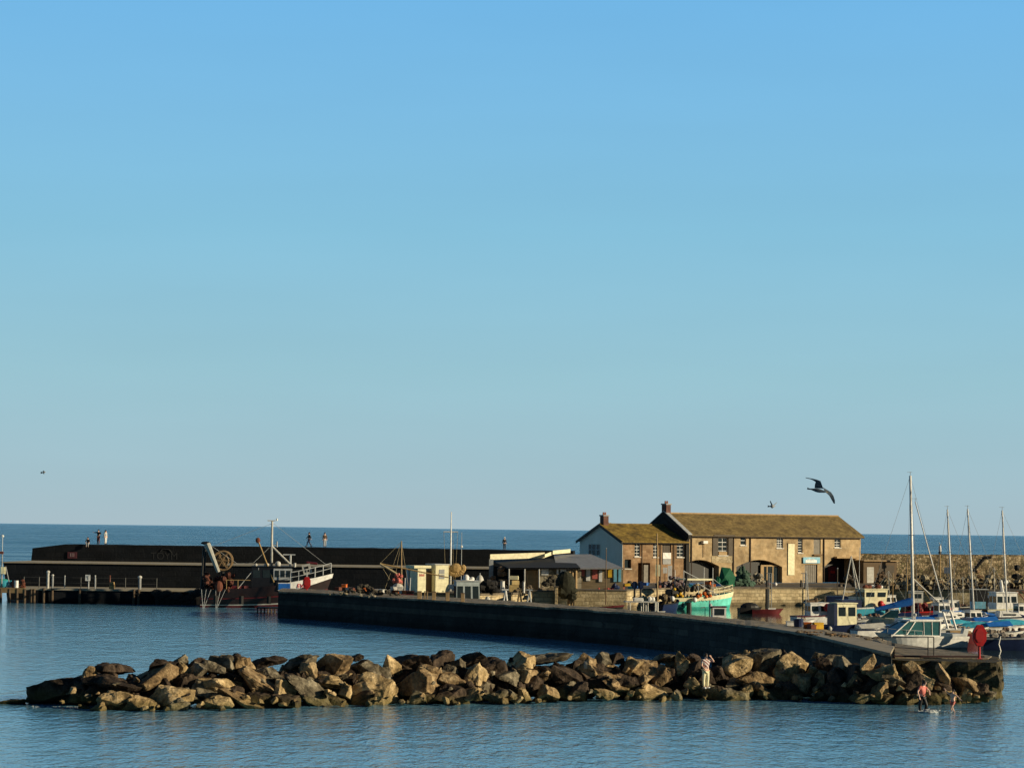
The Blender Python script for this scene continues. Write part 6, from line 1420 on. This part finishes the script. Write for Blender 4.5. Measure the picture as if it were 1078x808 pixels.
# cx, cy, w, h, tone, tilt(deg, + = right end up)
HERO = [(16, 738, 40, 6, 3, 0), (62, 727, 62, 28, 3, 0), (94, 709, 18, 16, 0, 0), (119, 721, 62, 22, 3, -12), (123, 737, 36, 19, 2, 0), (104, 744, 15, 11, 0, 0), (148, 741, 32, 19, 2, 0), (122, 705, 40, 15, 3, 0), (162, 713, 52, 28, 0, 0),
 (176, 735, 50, 26, 2, 0), (174, 701, 30, 14, 3, 0), (190, 694, 16, 11, 1, 0), (193, 703, 15, 12, 2, 0), (203, 708, 30, 26, 1, 32), (207, 696, 17, 10, 3, 0), (225, 703, 32, 17, 1, -20), (229, 721, 43, 23, 2, 8), (230, 741, 31, 15, 2, 0),
 (232, 700, 30, 18, 1, 0), (256, 700, 24, 17, 0, 0), (248, 691, 12, 8, 3, 0), (272, 721, 56, 34, 0, -32), (256, 737, 54, 22, 0, -17), (282, 697, 36, 14, 3, 0), (286, 710, 38, 20, 1, -20), (301, 725, 22, 20, 2, 0), (325, 728, 54, 34, 1, -22),
 (298, 738, 34, 16, 3, 0), (316, 695, 38, 16, 1, 10), (325, 707, 19, 18, 0, 0), (352, 703, 38, 28, 0, 0), (349, 718, 29, 15, 2, 0), (363, 727, 14, 18, 2, 0), (384, 705, 36, 20, 1, 0), (377, 692, 13, 8, 3, 0), (391, 726, 52, 33, 2, 0),
 (411, 701, 24, 23, 2, 0), (434, 697, 38, 16, 3, 0), (449, 710, 30, 21, 0, 0), (441, 722, 44, 35, 0, 0), (464, 699, 26, 24, 3, 0), (480, 698, 19, 11, 1, 0), (499, 694, 27, 16, 3, 0), (500, 709, 26, 24, 2, 0), (477, 718, 30, 20, 0, -28),
 (476, 730, 34, 20, 3, 0), (500, 730, 19, 13, 2, 0), (519, 703, 28, 22, 3, 0), (521, 733, 26, 15, 1, 0), (548, 697, 30, 20, 2, 0), (557, 712, 24, 16, 0, 0), (538, 713, 30, 22, 1, -36), (582, 692, 40, 15, 1, 6), (576, 711, 18, 13, 0, 0),
 (592, 713, 52, 29, 3, -18), (578, 730, 22, 18, 0, 0), (604, 728, 28, 22, 3, 0), (537, 732, 15, 14, 1, 0), (552, 732, 15, 15, 2, 0), (616, 700, 29, 22, 0, 0), (634, 693, 18, 12, 1, 0), (644, 717, 40, 26, 0, -32), (637, 731, 26, 15, 2, -10),
 (648, 693, 20, 11, 3, 0), (665, 702, 22, 19, 2, 0), (680, 703, 42, 34, 0, -34), (683, 729, 36, 17, 2, 0), (678, 716, 20, 11, 0, 0), (700, 693, 24, 11, 1, 0), (718, 700, 19, 26, 2, 0), (696, 711, 20, 22, 0, 0), (729, 719, 17, 13, 2, 0),
 (712, 732, 11, 11, 1, 0), (757, 729, 56, 16, 1, -6), (771, 701, 36, 34, 2, 38), (787, 689, 9, 10, 0, 0), (805, 698, 32, 27, 1, 0), (832, 703, 36, 30, 2, 0), (795, 715, 39, 23, 0, -8), (786, 728, 12, 16, 2, 0), (806, 729, 34, 17, 0, -24),
 (845, 719, 19, 18, 2, 0), (857, 707, 15, 13, 2, 0), (865, 716, 16, 20, 0, 0), (860, 690, 13, 8, 1, 0), (866, 700, 18, 16, 3, 0), (889, 702, 24, 22, 1, -34), (884, 713, 14, 13, 2, 0), (900, 716, 16, 13, 0, 0), (912, 700, 18, 25, 0, 60),
 (930, 708, 34, 17, 2, 0), (946, 720, 40, 20, 1, -28), (926, 727, 20, 20, 0, 0), (960, 704, 23, 20, 0, -25), (968, 715, 25, 18, 2, -20), (992, 711, 16, 24, 0, -60), (998, 731, 14, 13, 2, 0), (1021, 724, 42, 20, 0, 0), (1016, 730, 14, 16, 2, 0),
 (905, 735, 22, 9, 1, 0), (1043, 732, 14, 8, 1, 0), (932, 735, 32, 10, 3, 0), (880, 728, 28, 18, 3, 0), (862, 733, 22, 10, 3, 0), (958, 733, 24, 12, 3, 0), (828, 727, 30, 20, 3, 0), (728, 706, 18, 20, 3, 0), (740, 712, 24, 18, 3, 0), (660, 718, 24, 16, 3, 0), (980, 735, 20, 8, 3, 0)]
LANDX = [(60, 'at the left tip'), (150, 'near the left tip'), (215, 'left of the trawler stern'), (290, 'below the trawler'), (350, 'below the trawler bow'), (425, 'below the slanted-pole boat'), (495, 'below the cream cabins'), (565, 'below the open shed'),
         (635, 'below the kiosk'), (700, 'below the small stone house'), (735, 'just left of the standing man'), (775, 'just right of the standing man'), (835, 'below the warehouse banner'), (880, 'below the navy boat'), (935, 'where the pier slab ends'), (985, 'behind the wading woman'), (1060, 'at the right end by the wading child')]
TONE = ['brown', 'grey-brown', 'pale ochre', 'dark']
pend = []
for i, (cx, cy, w_, h_, tn_, tl) in enumerate(HERO):
    row = 'at the waterline' if cy + h_ / 2 > ip(YW, cx) - 7 else ('on the crest' if cy - h_ / 2 < ip(YW, cx) - 42 else 'midway up')
    ar_ = w_ * h_; sz = 'large' if ar_ > 900 else ('medium' if ar_ > 330 else 'small')
    shp = 'slanting' if tl and abs(tl) > 14 else ('flat' if w_ > 1.9 * h_ else ('upright' if h_ > 1.05 * w_ else 'blocky'))
    where = next((s for x, s in LANDX if cx <= x), LANDX[-1][1])
    pend.append([f'{sz} {shp} {TONE[tn_]} boulder {row}, {where}', cx, cy])
from collections import defaultdict
gr = defaultdict(list)
for k, p in enumerate(pend): gr[p[0]].append(k)
for lab, ks in gr.items():
    if len(ks) > 1:
        ks.sort(key=lambda k: pend[k][1])
        for j, k in enumerate(ks): pend[k][0] = lab + (', the left one' if j == 0 else (', the right one' if j == len(ks) - 1 else ', the middle one'))
rocks = []
for i, (cx, cy, w_, h_, tn_, tl) in enumerate(HERO):
    o = boulder(cx, cy, w_ * 1.14, h_ * 1.17, 100 + i, bankd(cx, cy), RM[tn_], 4, R(tl), pend[i][0]); rocks.append(o)
HB = [(20, 4), (60, 20), (100, 34), (150, 40), (250, 44), (600, 42), (900, 40), (940, 28), (1040, 12)]
nfill = 0
for i in range(86):
    cx = 34 + (1035 - 34) * (i + random.random()) / 86; hb = ip(HB, cx); t = random.random()
    cy = ip(YW, cx) - hb * t + 2; w_ = random.uniform(24, 36) * (1 if cx > 90 else .6)
    o = boulder(cx, cy, w_, w_ * random.uniform(.6, .9), 900 + i, bankd(cx, cy) + (.9 if cx < 925 else .1), random.choice([RM[3], RM[3], RM[1]]), 3, 0, 'dark boulder wedged deep in a gap between the bigger boulders of the bank', 'boulders wedged in the gaps of the bank')
for i in range(70):   # core of the bank
    cx = 70 + 12.6 * i; hb = ip(HB, cx); cy = ip(YW, cx) - hb * .5 + random.uniform(-2, 2)
    boulder(cx, cy, random.uniform(32, 42), max(12, hb * random.uniform(.72, .9)), 3000 + i, bankd(cx, cy) + (1.5 if cx < 880 else .5), RM[3], 3, 0, 'dark boulder wedged deep in a gap between the bigger boulders of the bank', 'boulders wedged in the gaps of the bank')
for i in range(34):   # back slope of the bank
    cx = 60 + 860 * (i + random.random()) / 34; yw = ip(YW, cx); d0 = EYE * F / (yw - hor(cx)); k = random.random()
    d = d0 + 5.2 + 2.2 * k; z = 1.3 * (1 - k) * min(1, ip(HB, cx) / 42); p = AZ(cx, d, z)
    py = hor(cx) + (EYE - z) * F / d
    boulder(cx, py + 1, random.uniform(34, 46), random.uniform(24, 32), 2000 + i, d, random.choice(RM), 3, 0, 'boulder on the hidden seaward slope behind the crest of the bank', 'boulders on the back slope of the bank')
for i in range(110):   # small stones along the foot of the bank and in its gaps
    cx = 60 + (1045 - 60) * (i + random.random()) / 110; hb = ip(HB, cx); t = random.random() ** 2.2 * .8
    cy = ip(YW, cx) - 1.5 - hb * t; w_ = random.uniform(4, 10)
    o = boulder(cx, cy, w_, w_ * random.uniform(.6, .9), 5000 + i, bankd(cx, cy) - .3, random.choice(RM), 3, 0, 'small loose stone lodged between or before the big boulders of the bank', 'small loose stones of the bank')
    o.name = 'stone'; o['category'] = 'stone'
# painted white marks on two boulders
def topz(ob, x, y, r=.35):
    z = -9
    for v in ob.data.vertices:
        q = ob.location + v.co
        if (q.x - x) ** 2 + (q.y - y) ** 2 < r * r: z = max(z, q.z)
    return z
bpy.context.view_layer.update()
def mark(ob, px, py, w_, h_):
    dg = bpy.context.evaluated_depsgraph_get(); o_ = CAM - ob.location; vs = []; k = 4
    for j in range(k + 1):
        for i in range(k + 1):
            d_ = ray(px - w_ / 2 + w_ * i / k, py - h_ / 2 + h_ * j / k).normalized(); ok, loc, nrm, idx = ob.ray_cast(o_, d_)
            if not ok: return
            vs.append(loc - d_ * .03)
    fs = [(j * (k + 1) + i, j * (k + 1) + i + 1, (j + 1) * (k + 1) + i + 1, (j + 1) * (k + 1) + i) for j in range(k) for i in range(k)]
    MB().add(vs, fs).build('painted_patch', mat('white_daub', (.62, .56, .42), .8), ob)
mark(rocks[16], 235, 717, 5, 8); mark(rocks[59], 616.5, 699.5, 3.5, 8)

# ------------------------------------------------------------------ people
def skin(name, verts, edges, radii, m, parent, lvl=2, root=0):
    me = bpy.data.meshes.new(name); me.from_pydata([tuple(v) for v in verts], edges, [])
    o = bpy.data.objects.new(name, me); COL.objects.link(o)
    md = o.modifiers.new('Skin', 'SKIN'); md.use_smooth_shade = True
    if not me.skin_vertices: return o
    for i, r in enumerate(radii): me.skin_vertices[0].data[i].radius = (r, r) if not isinstance(r, tuple) else r
    for i in range(len(verts)): me.skin_vertices[0].data[i].use_root = (i == root)
    s = o.modifiers.new('Sub', 'SUBSURF'); s.levels = lvl; s.render_levels = lvl
    ev = o.evaluated_get(bpy.context.evaluated_depsgraph_get()); m2 = bpy.data.meshes.new_from_object(ev)
    o.modifiers.clear(); o.data = m2; m2.materials.clear(); m2.materials.append(m)
    m2.polygons.foreach_set('use_smooth', [True] * len(m2.polygons)); o.parent = parent
    return o
def person(label, loc, rz, H, J=None, top='white', bottom='grey', legs='long', sleeves=1, hairlong=False, fingers=False, shoes='black', skirt=False, nude_top=False, hat=None, lean=0):
    k = H / 1.75; T = thing('person', label, 'person', loc, rz)
    j = dict(pel=(0, 0, .95), sp=(0, 0, 1.12), ch=(0, 0, 1.33), nk=(0, 0.0, 1.49), hd=(0, -.015, 1.62), ht=(0, .0, 1.70),
             sL=(.18, 0, 1.42), eL=(.24, .02, 1.14), wL=(.26, -.06, .88), sR=(-.18, 0, 1.42), eR=(-.24, .02, 1.14), wR=(-.26, -.06, .88),
             hL=(.09, 0, .9), kL=(.10, -.02, .5), aL=(.10, .02, .09), tL=(.12, -.15, .04), hR=(-.09, 0, .9), kR=(-.10, -.02, .5), aR=(-.10, .02, .09), tR=(-.12, -.15, .04))
    if J: j.update(J)
    j = {a: Vector(b) * k for a, b in j.items()}
    nm = ['pel', 'sp', 'ch', 'nk', 'hd', 'ht', 'sL', 'eL', 'wL', 'sR', 'eR', 'wR', 'hL', 'kL', 'aL', 'tL', 'hR', 'kR', 'aR', 'tR']
    rad = dict(pel=.13, sp=.12, ch=.135, nk=.055, hd=.095, ht=.07, sL=.06, eL=.042, wL=.03, sR=.06, eR=.042, wR=.03, hL=.09, kL=.058, aL=.04, tL=.03, hR=.09, kR=.058, aR=.04, tR=.03)
    V = [j[a] for a in nm]; Rr = [rad[a] * k for a in nm]; ix = {a: i for i, a in enumerate(nm)}
    E = [('pel', 'sp'), ('sp', 'ch'), ('ch', 'nk'), ('nk', 'hd'), ('hd', 'ht'), ('ch', 'sL'), ('sL', 'eL'), ('eL', 'wL'), ('ch', 'sR'), ('sR', 'eR'), ('eR', 'wR'), ('pel', 'hL'), ('hL', 'kL'), ('kL', 'aL'), ('aL', 'tL'), ('pel', 'hR'), ('hR', 'kR'), ('kR', 'aR'), ('aR', 'tR')]
    E = [(ix[a], ix[b]) for a, b in E]
    for s in ('L', 'R'):    # palm
        d_ = (j['w' + s] - j['e' + s]).normalized(); pm = j['w' + s] + d_ * .075 * k; V.append(pm); Rr.append(.036 * k); pi_ = len(V) - 1; E.append((ix['w' + s], pi_))
        if fingers:
            t_ = d_.cross(Vector((0, 1, 0))); t_ = t_.normalized() if t_.length > .1 else Vector((1, 0, 0)); c_ = d_.cross(t_)
            for q, ln in ((-.028, .062), (-.01, .075), (.01, .07), (.028, .055)):
                b_ = pm + t_ * q * k + d_ * .02 * k; m_ = b_ + d_ * ln * .55 * k; e_ = m_ + (d_ * .8 + c_ * .5) * ln * .45 * k
                V += [b_, m_, e_]; Rr += [.010 * k, .009 * k, .008 * k]; n0 = len(V) - 3; E += [(pi_, n0), (n0, n0 + 1), (n0 + 1, n0 + 2)]
            b_ = pm - d_ * .03 * k + t_ * -.035 * k; e_ = b_ + (d_ * .7 - t_ * .7) * .04 * k; V += [b_, e_]; Rr += [.011 * k, .009 * k]; E += [(pi_, len(V) - 2), (len(V) - 2, len(V) - 1)]
    # nose
    V.append(j['hd'] + Vector((0, -.105, -.005)) * k); Rr.append(.016 * k); E.append((ix['hd'], len(V) - 1))
    skin('body', V, E, Rr, M('skin'), T)
    if not nude_top:
        P_ = ['pel', 'sp', 'ch', 'nk']; V = [j[a] for a in P_]; V[3] = j['ch'].lerp(j['nk'], .6); Rr = [.155 * k, .145 * k, .155 * k, .075 * k]; E = [(0, 1), (1, 2), (2, 3)]
        for s in ('L', 'R'):
            n0 = len(V); V += [j['s' + s], j['s' + s].lerp(j['e' + s], .6 if sleeves < 1 else 1)]; Rr += [.078 * k, .062 * k]; E += [(2, n0), (n0, n0 + 1)]
            if sleeves >= 1: V.append(j['e' + s].lerp(j['w' + s], .8)); Rr.append(.046 * k); E.append((n0 + 1, n0 + 2))
        skin('shirt', V, E, Rr, M(top) if isinstance(top, str) else top, T)
    V = [j['pel'] + Vector((0, 0, .05)) * k]; Rr = [.16 * k]; E = []
    for s in ('L', 'R'):
        n0 = len(V); V += [j['h' + s], j['k' + s]]; Rr += [.112 * k, .085 * k if legs == 'long' else .09 * k]; E += [(0, n0), (n0, n0 + 1)]
        if legs == 'long': V.append(j['k' + s].lerp(j['a' + s], .95)); Rr.append(.066 * k); E.append((n0 + 1, n0 + 2))
        elif legs == 'short': V[n0 + 1] = j['h' + s].lerp(j['k' + s], .7)
    skin('trousers' if legs == 'long' else 'shorts', V, E, Rr, M(bottom), T)
    hc = j['hd'] + Vector((0, .03, .045)) * k
    mb = MB(); mb.ball(hc, .115 * k, .92, 1.0, 1.0, 14, 10)
    if hairlong: mb.ball(hc + Vector((0, .07, -.12)) * k, .09 * k, .9, .6, 1.4)
    if hairlong == 'bun': mb.ball(hc + Vector((0, .08, .1)) * k, .05 * k)
    mb.build('hair', M('hair'), T, True)
    if hat: MB().tube(hc + Vector((0, -.02, .03)) * k, hc + Vector((0, -.02, .045)) * k, .17 * k, .17 * k, 14).ball(hc + Vector((0, 0, .05)) * k, .125 * k, 1, 1, .8).build('hat', M(hat), T)
    for sx_ in (-.033, .033): MB().ball(j['hd'] + Vector((sx_, -.088, .015)) * k, .012 * k).build('eye', M('black'), T)
    if shoes:
        for s in ('L', 'R'):
            a_, t2 = j['a' + s], j['t' + s]; MB().box((a_ + t2) / 2 + Vector((0, 0, -.0)) * k, (.1 * k, .27 * k, .09 * k)).build('shoe', M(shoes), T, bevel=.02)
    return T
# striped shirt material
sm = bpy.data.materials.new('striped_shirt'); sm.use_nodes = True; N_ = sm.node_tree.nodes; tcx = N_.new('ShaderNodeTexCoord'); wv = N_.new('ShaderNodeTexWave'); wv.inputs['Scale'].default_value = 3.2; wv.bands_direction = 'DIAGONAL'
rpx = N_.new('ShaderNodeValToRGB'); rpx.color_ramp.elements[0].color = (.25, .05, .06, 1); rpx.color_ramp.elements[1].color = (.72, .66, .62, 1); rpx.color_ramp.elements[0].position = .3; rpx.color_ramp.elements[1].position = .45
sm.node_tree.links.new(tcx.outputs['Object'], wv.inputs[0]); sm.node_tree.links.new(wv.outputs['Fac'], rpx.inputs[0]); sm.node_tree.links.new(rpx.outputs[0], N_['Principled BSDF'].inputs['Base Color']); N_['Principled BSDF'].inputs['Roughness'].default_value = .8
slab = rocks[[i for i, h in enumerate(HERO) if h[0] == 757][0]]
dm = slab.location.y - .1; pm = PD(742.5, 722, dm)
zt5 = -9; best = None
for v in slab.data.vertices:
    q = slab.location + v.co
    if abs(q.x - pm.x) < .3 and abs(q.y - pm.y) < .45 and q.z > zt5: zt5 = q.z; best = q
zt5 = max(zt5, pm.z - .12)
person('man in striped shirt and pale trousers standing on the rocks, hand to forehead', (pm.x, best.y if best else pm.y, zt5 - .03), R(25), 1.80,
       dict(sL=(.19, -.02, 1.42), eL=(.40, -.12, 1.36), wL=(.18, -.2, 1.58), eR=(-.25, -.02, 1.16), wR=(-.2, -.22, 1.0), kR=(-.11, .02, .5)), top=sm, bottom='cream', sleeves=.5, fingers=True, shoes='white')
# woman wading, looking right, arm bent
pw = PZ(970.5, 751, -.35); pw = AZ(971, 120.3, 0)
person('woman in black wading knee-deep with one arm raised and hair tied up', (pw.x, pw.y, -.2), R(40), 1.74,
       dict(pel=(0, .02, .93), ch=(.03, -.02, 1.33), nk=(.05, -.04, 1.49), hd=(.08, -.08, 1.62), ht=(.1, -.07, 1.7), eL=(.33, -.15, 1.25), wL=(.14, -.34, 1.12), eR=(-.33, .02, 1.2), wR=(-.36, -.12, .96), kL=(.14, -.16, .52), kR=(-.12, .06, .5)),
       top='pink', bottom='black', legs='long', sleeves=.3, hairlong='bun', fingers=True, shoes=None)
pc = AZ(1003, 120.6, 0)
person('child with bare skin splashing in the shallows with both arms up', (pc.x, pc.y, -.12), R(-30), 1.22,
       dict(sL=(.17, 0, 1.42), eL=(.40, -.05, 1.25), wL=(.6, -.1, 1.1), sR=(-.17, 0, 1.42), eR=(-.36, -.05, 1.5), wR=(-.52, -.1, 1.72), kL=(.02, -.2, .55), aL=(.1, .12, .15), hd=(.05, -.03, 1.62), ht=(.07, 0, 1.7)),
       bottom='pink', legs='short', nude_top=True, fingers=True, shoes=None)
# splash
spm = MB()
for i in range(60):
    a = random.uniform(0, 6.28); r_ = random.random() ** .6 * .55; spm.ball((math.cos(a) * r_, math.sin(a) * r_ * .7, random.uniform(0, .26) * (1 - r_)), random.uniform(.012, .04), 1.3, 1.3, .8, 6, 5, .3)
spm.ball((0, 0, .02), .34, 1.3, .8, .45, 12, 8, .22).ball((-.25, 0, .02), .22, 1.2, .8, .5, 10, 7, .25); s_ = spm.build('splash', M('foam')); s_.location = (pw.x + .28, pw.y - .3, 0); tag(s_, 'white splash of water around the wading woman', 'splash', kind='stuff')
spm = MB()
for i in range(26):
    a = random.uniform(0, 6.28); r_ = random.random() ** .6 * .35; spm.ball((math.cos(a) * r_ * 1.5, math.sin(a) * r_ * .7, random.uniform(0, .08)), random.uniform(.015, .04), 1.5, 1.3, .6, 6, 5, .3)
s_ = spm.build('splash', M('foam')); s_.location = (pc.x - .1, pc.y - .1, 0); tag(s_, 'small ring of white foam at the child\'s feet', 'splash', kind='stuff')
spm = MB()
for i in range(45): spm.ball((random.uniform(-1.1, 1.1) , random.uniform(-.5, .3), 0.0), random.uniform(.01, .04), 1.8, 1.2, .4, 6, 5, .3)
s_ = spm.build('surf', M('foam')); q = PZ(58, 743, 0); s_.location = (q.x, q.y - .2, 0); tag(s_, 'thin line of white surf at the left foot of the boulder bank', 'foam', kind='stuff')

# people on the far wall
zw = 6.25
def far(px, dd=.8): a = AZ(px, D2, zw); a = AZ(px, D2 + 2 + dd - math.tan(R(4)) * (a.x - x0u), zw); a.z = zw; return a
sit = dict(pel=(0, 0, .12), sp=(0, -.04, .3), ch=(0, -.08, .5), nk=(0, -.1, .66), hd=(0, -.12, .78), ht=(0, -.11, .87), sL=(.17, -.08, .58), eL=(.26, -.2, .36), wL=(.2, -.36, .2), sR=(-.17, -.08, .58), eR=(-.26, -.2, .36), wR=(-.2, -.36, .2),
           hL=(.09, -.05, .1), kL=(.12, -.45, .1), aL=(.12, -.5, -.32), tL=(.12, -.65, -.38), hR=(-.09, -.05, .1), kR=(-.12, -.45, .1), aR=(-.12, -.5, -.32), tR=(-.12, -.65, -.38))
p_ = far(92.5, .25); person('dark-clothed person sitting on top of the far harbour wall', p_, 0, 1.6, sit, top='black', bottom='grey', sleeves=1)
person('person in dark top raising one arm on the far harbour wall', far(103.5), R(-20), 1.72, dict(eL=(.4, -.1, 1.3), wL=(.3, -.3, 1.15), eR=(-.4, -.1, 1.38), wR=(-.62, -.15, 1.42)), top='black', bottom='rust', legs='long')
person('person in pale dress-like clothes on the far harbour wall', far(111), R(60), 1.66, None, top='palegrey', bottom='white', legs='long', hairlong=True)
wk = dict(kL=(.08, -.22, .52), aL=(.08, -.3, .1), tL=(.08, -.46, .08), kR=(-.08, .08, .5), aR=(-.08, .34, .14), tR=(-.08, .22, .05), eL=(.22, .14, 1.16), wL=(.22, .16, .92), eR=(-.22, -.14, 1.16), wR=(-.22, -.3, 1.0))
person('person in dark clothes walking alone on the far harbour wall', far(325.3), R(-70), 1.72, wk, top='black', bottom='navy')
person('person in grey coat with a white bag on the far wall, right of the walker', far(341.8), R(20), 1.70, None, top='netbrown', bottom='palegrey', hairlong=True)
p_ = far(531, 1.0); p_.z = 6.2; person('person in black with a white hat beyond the open shed', p_, R(10), 1.45, None, top='black', bottom='black', hat='white')

# ------------------------------------------------------------------ gulls
def gull(label, px, py, d, pts_l, pts_r, tail, head, m, scale=1.0, k=None):
    c = PD(px, py, d); T = thing('gull', label, 'gull', c)
    u = scale * d / F
    X = lambda dx, dy, dz=0: Vector((dx * u, dz * u, -dy * u))
    t0, h0 = X(*tail), X(*head)
    n = 9; mb = MB(); ax = h0 - t0
    rr = [.4, .8, 1.3, 1.9, 2.1, 1.95, 1.5, 1.15, .4]
    an = ax.normalized(); pa = an.cross(Vector((0, 1, 0))).normalized(); pb2 = an.cross(pa); vv = []
    for i in range(n):
        for q in range(10): w9 = 2 * math.pi * q / 10; vv.append(t0 + ax * (i / (n - 1)) + (pa * math.cos(w9) + pb2 * math.sin(w9)) * rr[i] * u)
    mb.add(vv, [(i * 10 + q, i * 10 + (q + 1) % 10, (i + 1) * 10 + (q + 1) % 10, (i + 1) * 10 + q) for i in range(n - 1) for q in range(10)] + [tuple(range(10)), tuple(range(10 * n - 10, 10 * n))[::-1]])
    mb.build('body', m, T, True)
    MB().tube(h0, h0 + ax.normalized() * 1.6 * u, .35 * u, .05 * u, 6).build('beak', M('yellow'), T)
    MB().add([t0 + ax * .12, t0 - ax.normalized() * 2.2 * u + X(0, -1.1), t0 - ax.normalized() * 2.4 * u + X(0, 1.1), t0 + ax * .12 + X(0, .6, 1)], [(0, 1, 2, 3)]).build('tail', m, T)
    for pts in (pts_l, pts_r):
        vs = []; n_ = len(pts)
        for (x1, y1, x2, y2, z) in pts: a, b = X(x1, y1, z), X(x2, y2, z + .4); vs += [a, b]
        top_ = [v + Vector((0, -.25 * u, .3 * u)) for v in vs]
        fs = [(2 * i, 2 * i + 1, 2 * i + 3, 2 * i + 2) for i in range(n_ - 1)]; N0 = len(vs)
        fs2 = [tuple(reversed([a + N0 for a in q])) for q in fs]
        sides = [(2 * i, 2 * i + 2, N0 + 2 * i + 2, N0 + 2 * i) for i in range(n_ - 1)] + [(2 * i + 1, N0 + 2 * i + 1, N0 + 2 * i + 3, 2 * i + 3) for i in range(n_ - 1)]
        MB().add(vs + top_, fs + fs2 + sides).build('wing', m, T, False)
    return T
# offsets in picture pixels from the body centre (863,516): leading edge point, trailing edge point
gull('large dark gull gliding above the warehouse roof, wings spread', 863, 516, 104,
     [(3.5, -2, -5.5, -2.5, 0), (1.5, -6.5, -5.5, -6, -3), (0, -9.5, -5, -8.8, -6), (-4, -10.8, -8, -10.3, -9), (-9, -11.8, -11, -11.4, -12), (-17, -12.9, -16.5, -12.4, -16)],
     [(3, -3.2, 6, 1.6, 0), (8, -.6, 8.5, 3.5, 3), (12.5, 1.8, 11, 5.5, 6), (15.5, 5.5, 12.8, 8, 9), (17.3, 10, 14.8, 11, 11), (17.6, 13.6, 16.2, 13.2, 12)],
     (-11, -1.6, 0), (7, 1.6, 0), M('gull'))
gull('small pale gull flying just above the warehouse ridge', 813, 531, 260,
     [(.5, .4, -.8, .6, 0), (-.8, -1.5, -1.8, -1, -1), (-2.2, -4, -2.7, -3.6, -2)], [(1, .4, 0, 1, 0), (3, -1, 2.4, .3, 1), (5.2, -2.6, 4.8, -1.7, 2)], (-2.5, 1.6, 0), (2.2, 1.6, 0), M('gullpale'), 1.0)
gull('tiny distant gull low in the left part of the sky', 46, 496.5, 520,
     [(.2, 0, -.3, .3, 0), (-1.2, -.6, -1.3, -.3, 0)], [(.3, 0, 0, .3, 0), (1.4, -.4, 1.3, 0, 0)], (-.9, .5, 0), (.8, .3, 0), M('gull'))
T = gull('gull standing on the small house ridge beside its chimney', 641.3, 551.2, 312,
     [(.8, -.3, -.6, .2, 0), (-.4, .3, -1.4, .5, 0)], [(.8, -.3, -.6, .2, 1), (-.4, .3, -1.4, .5, 1)], (-1.2, .5, 0), (1.0, -.7, 0), M('gullpale'))
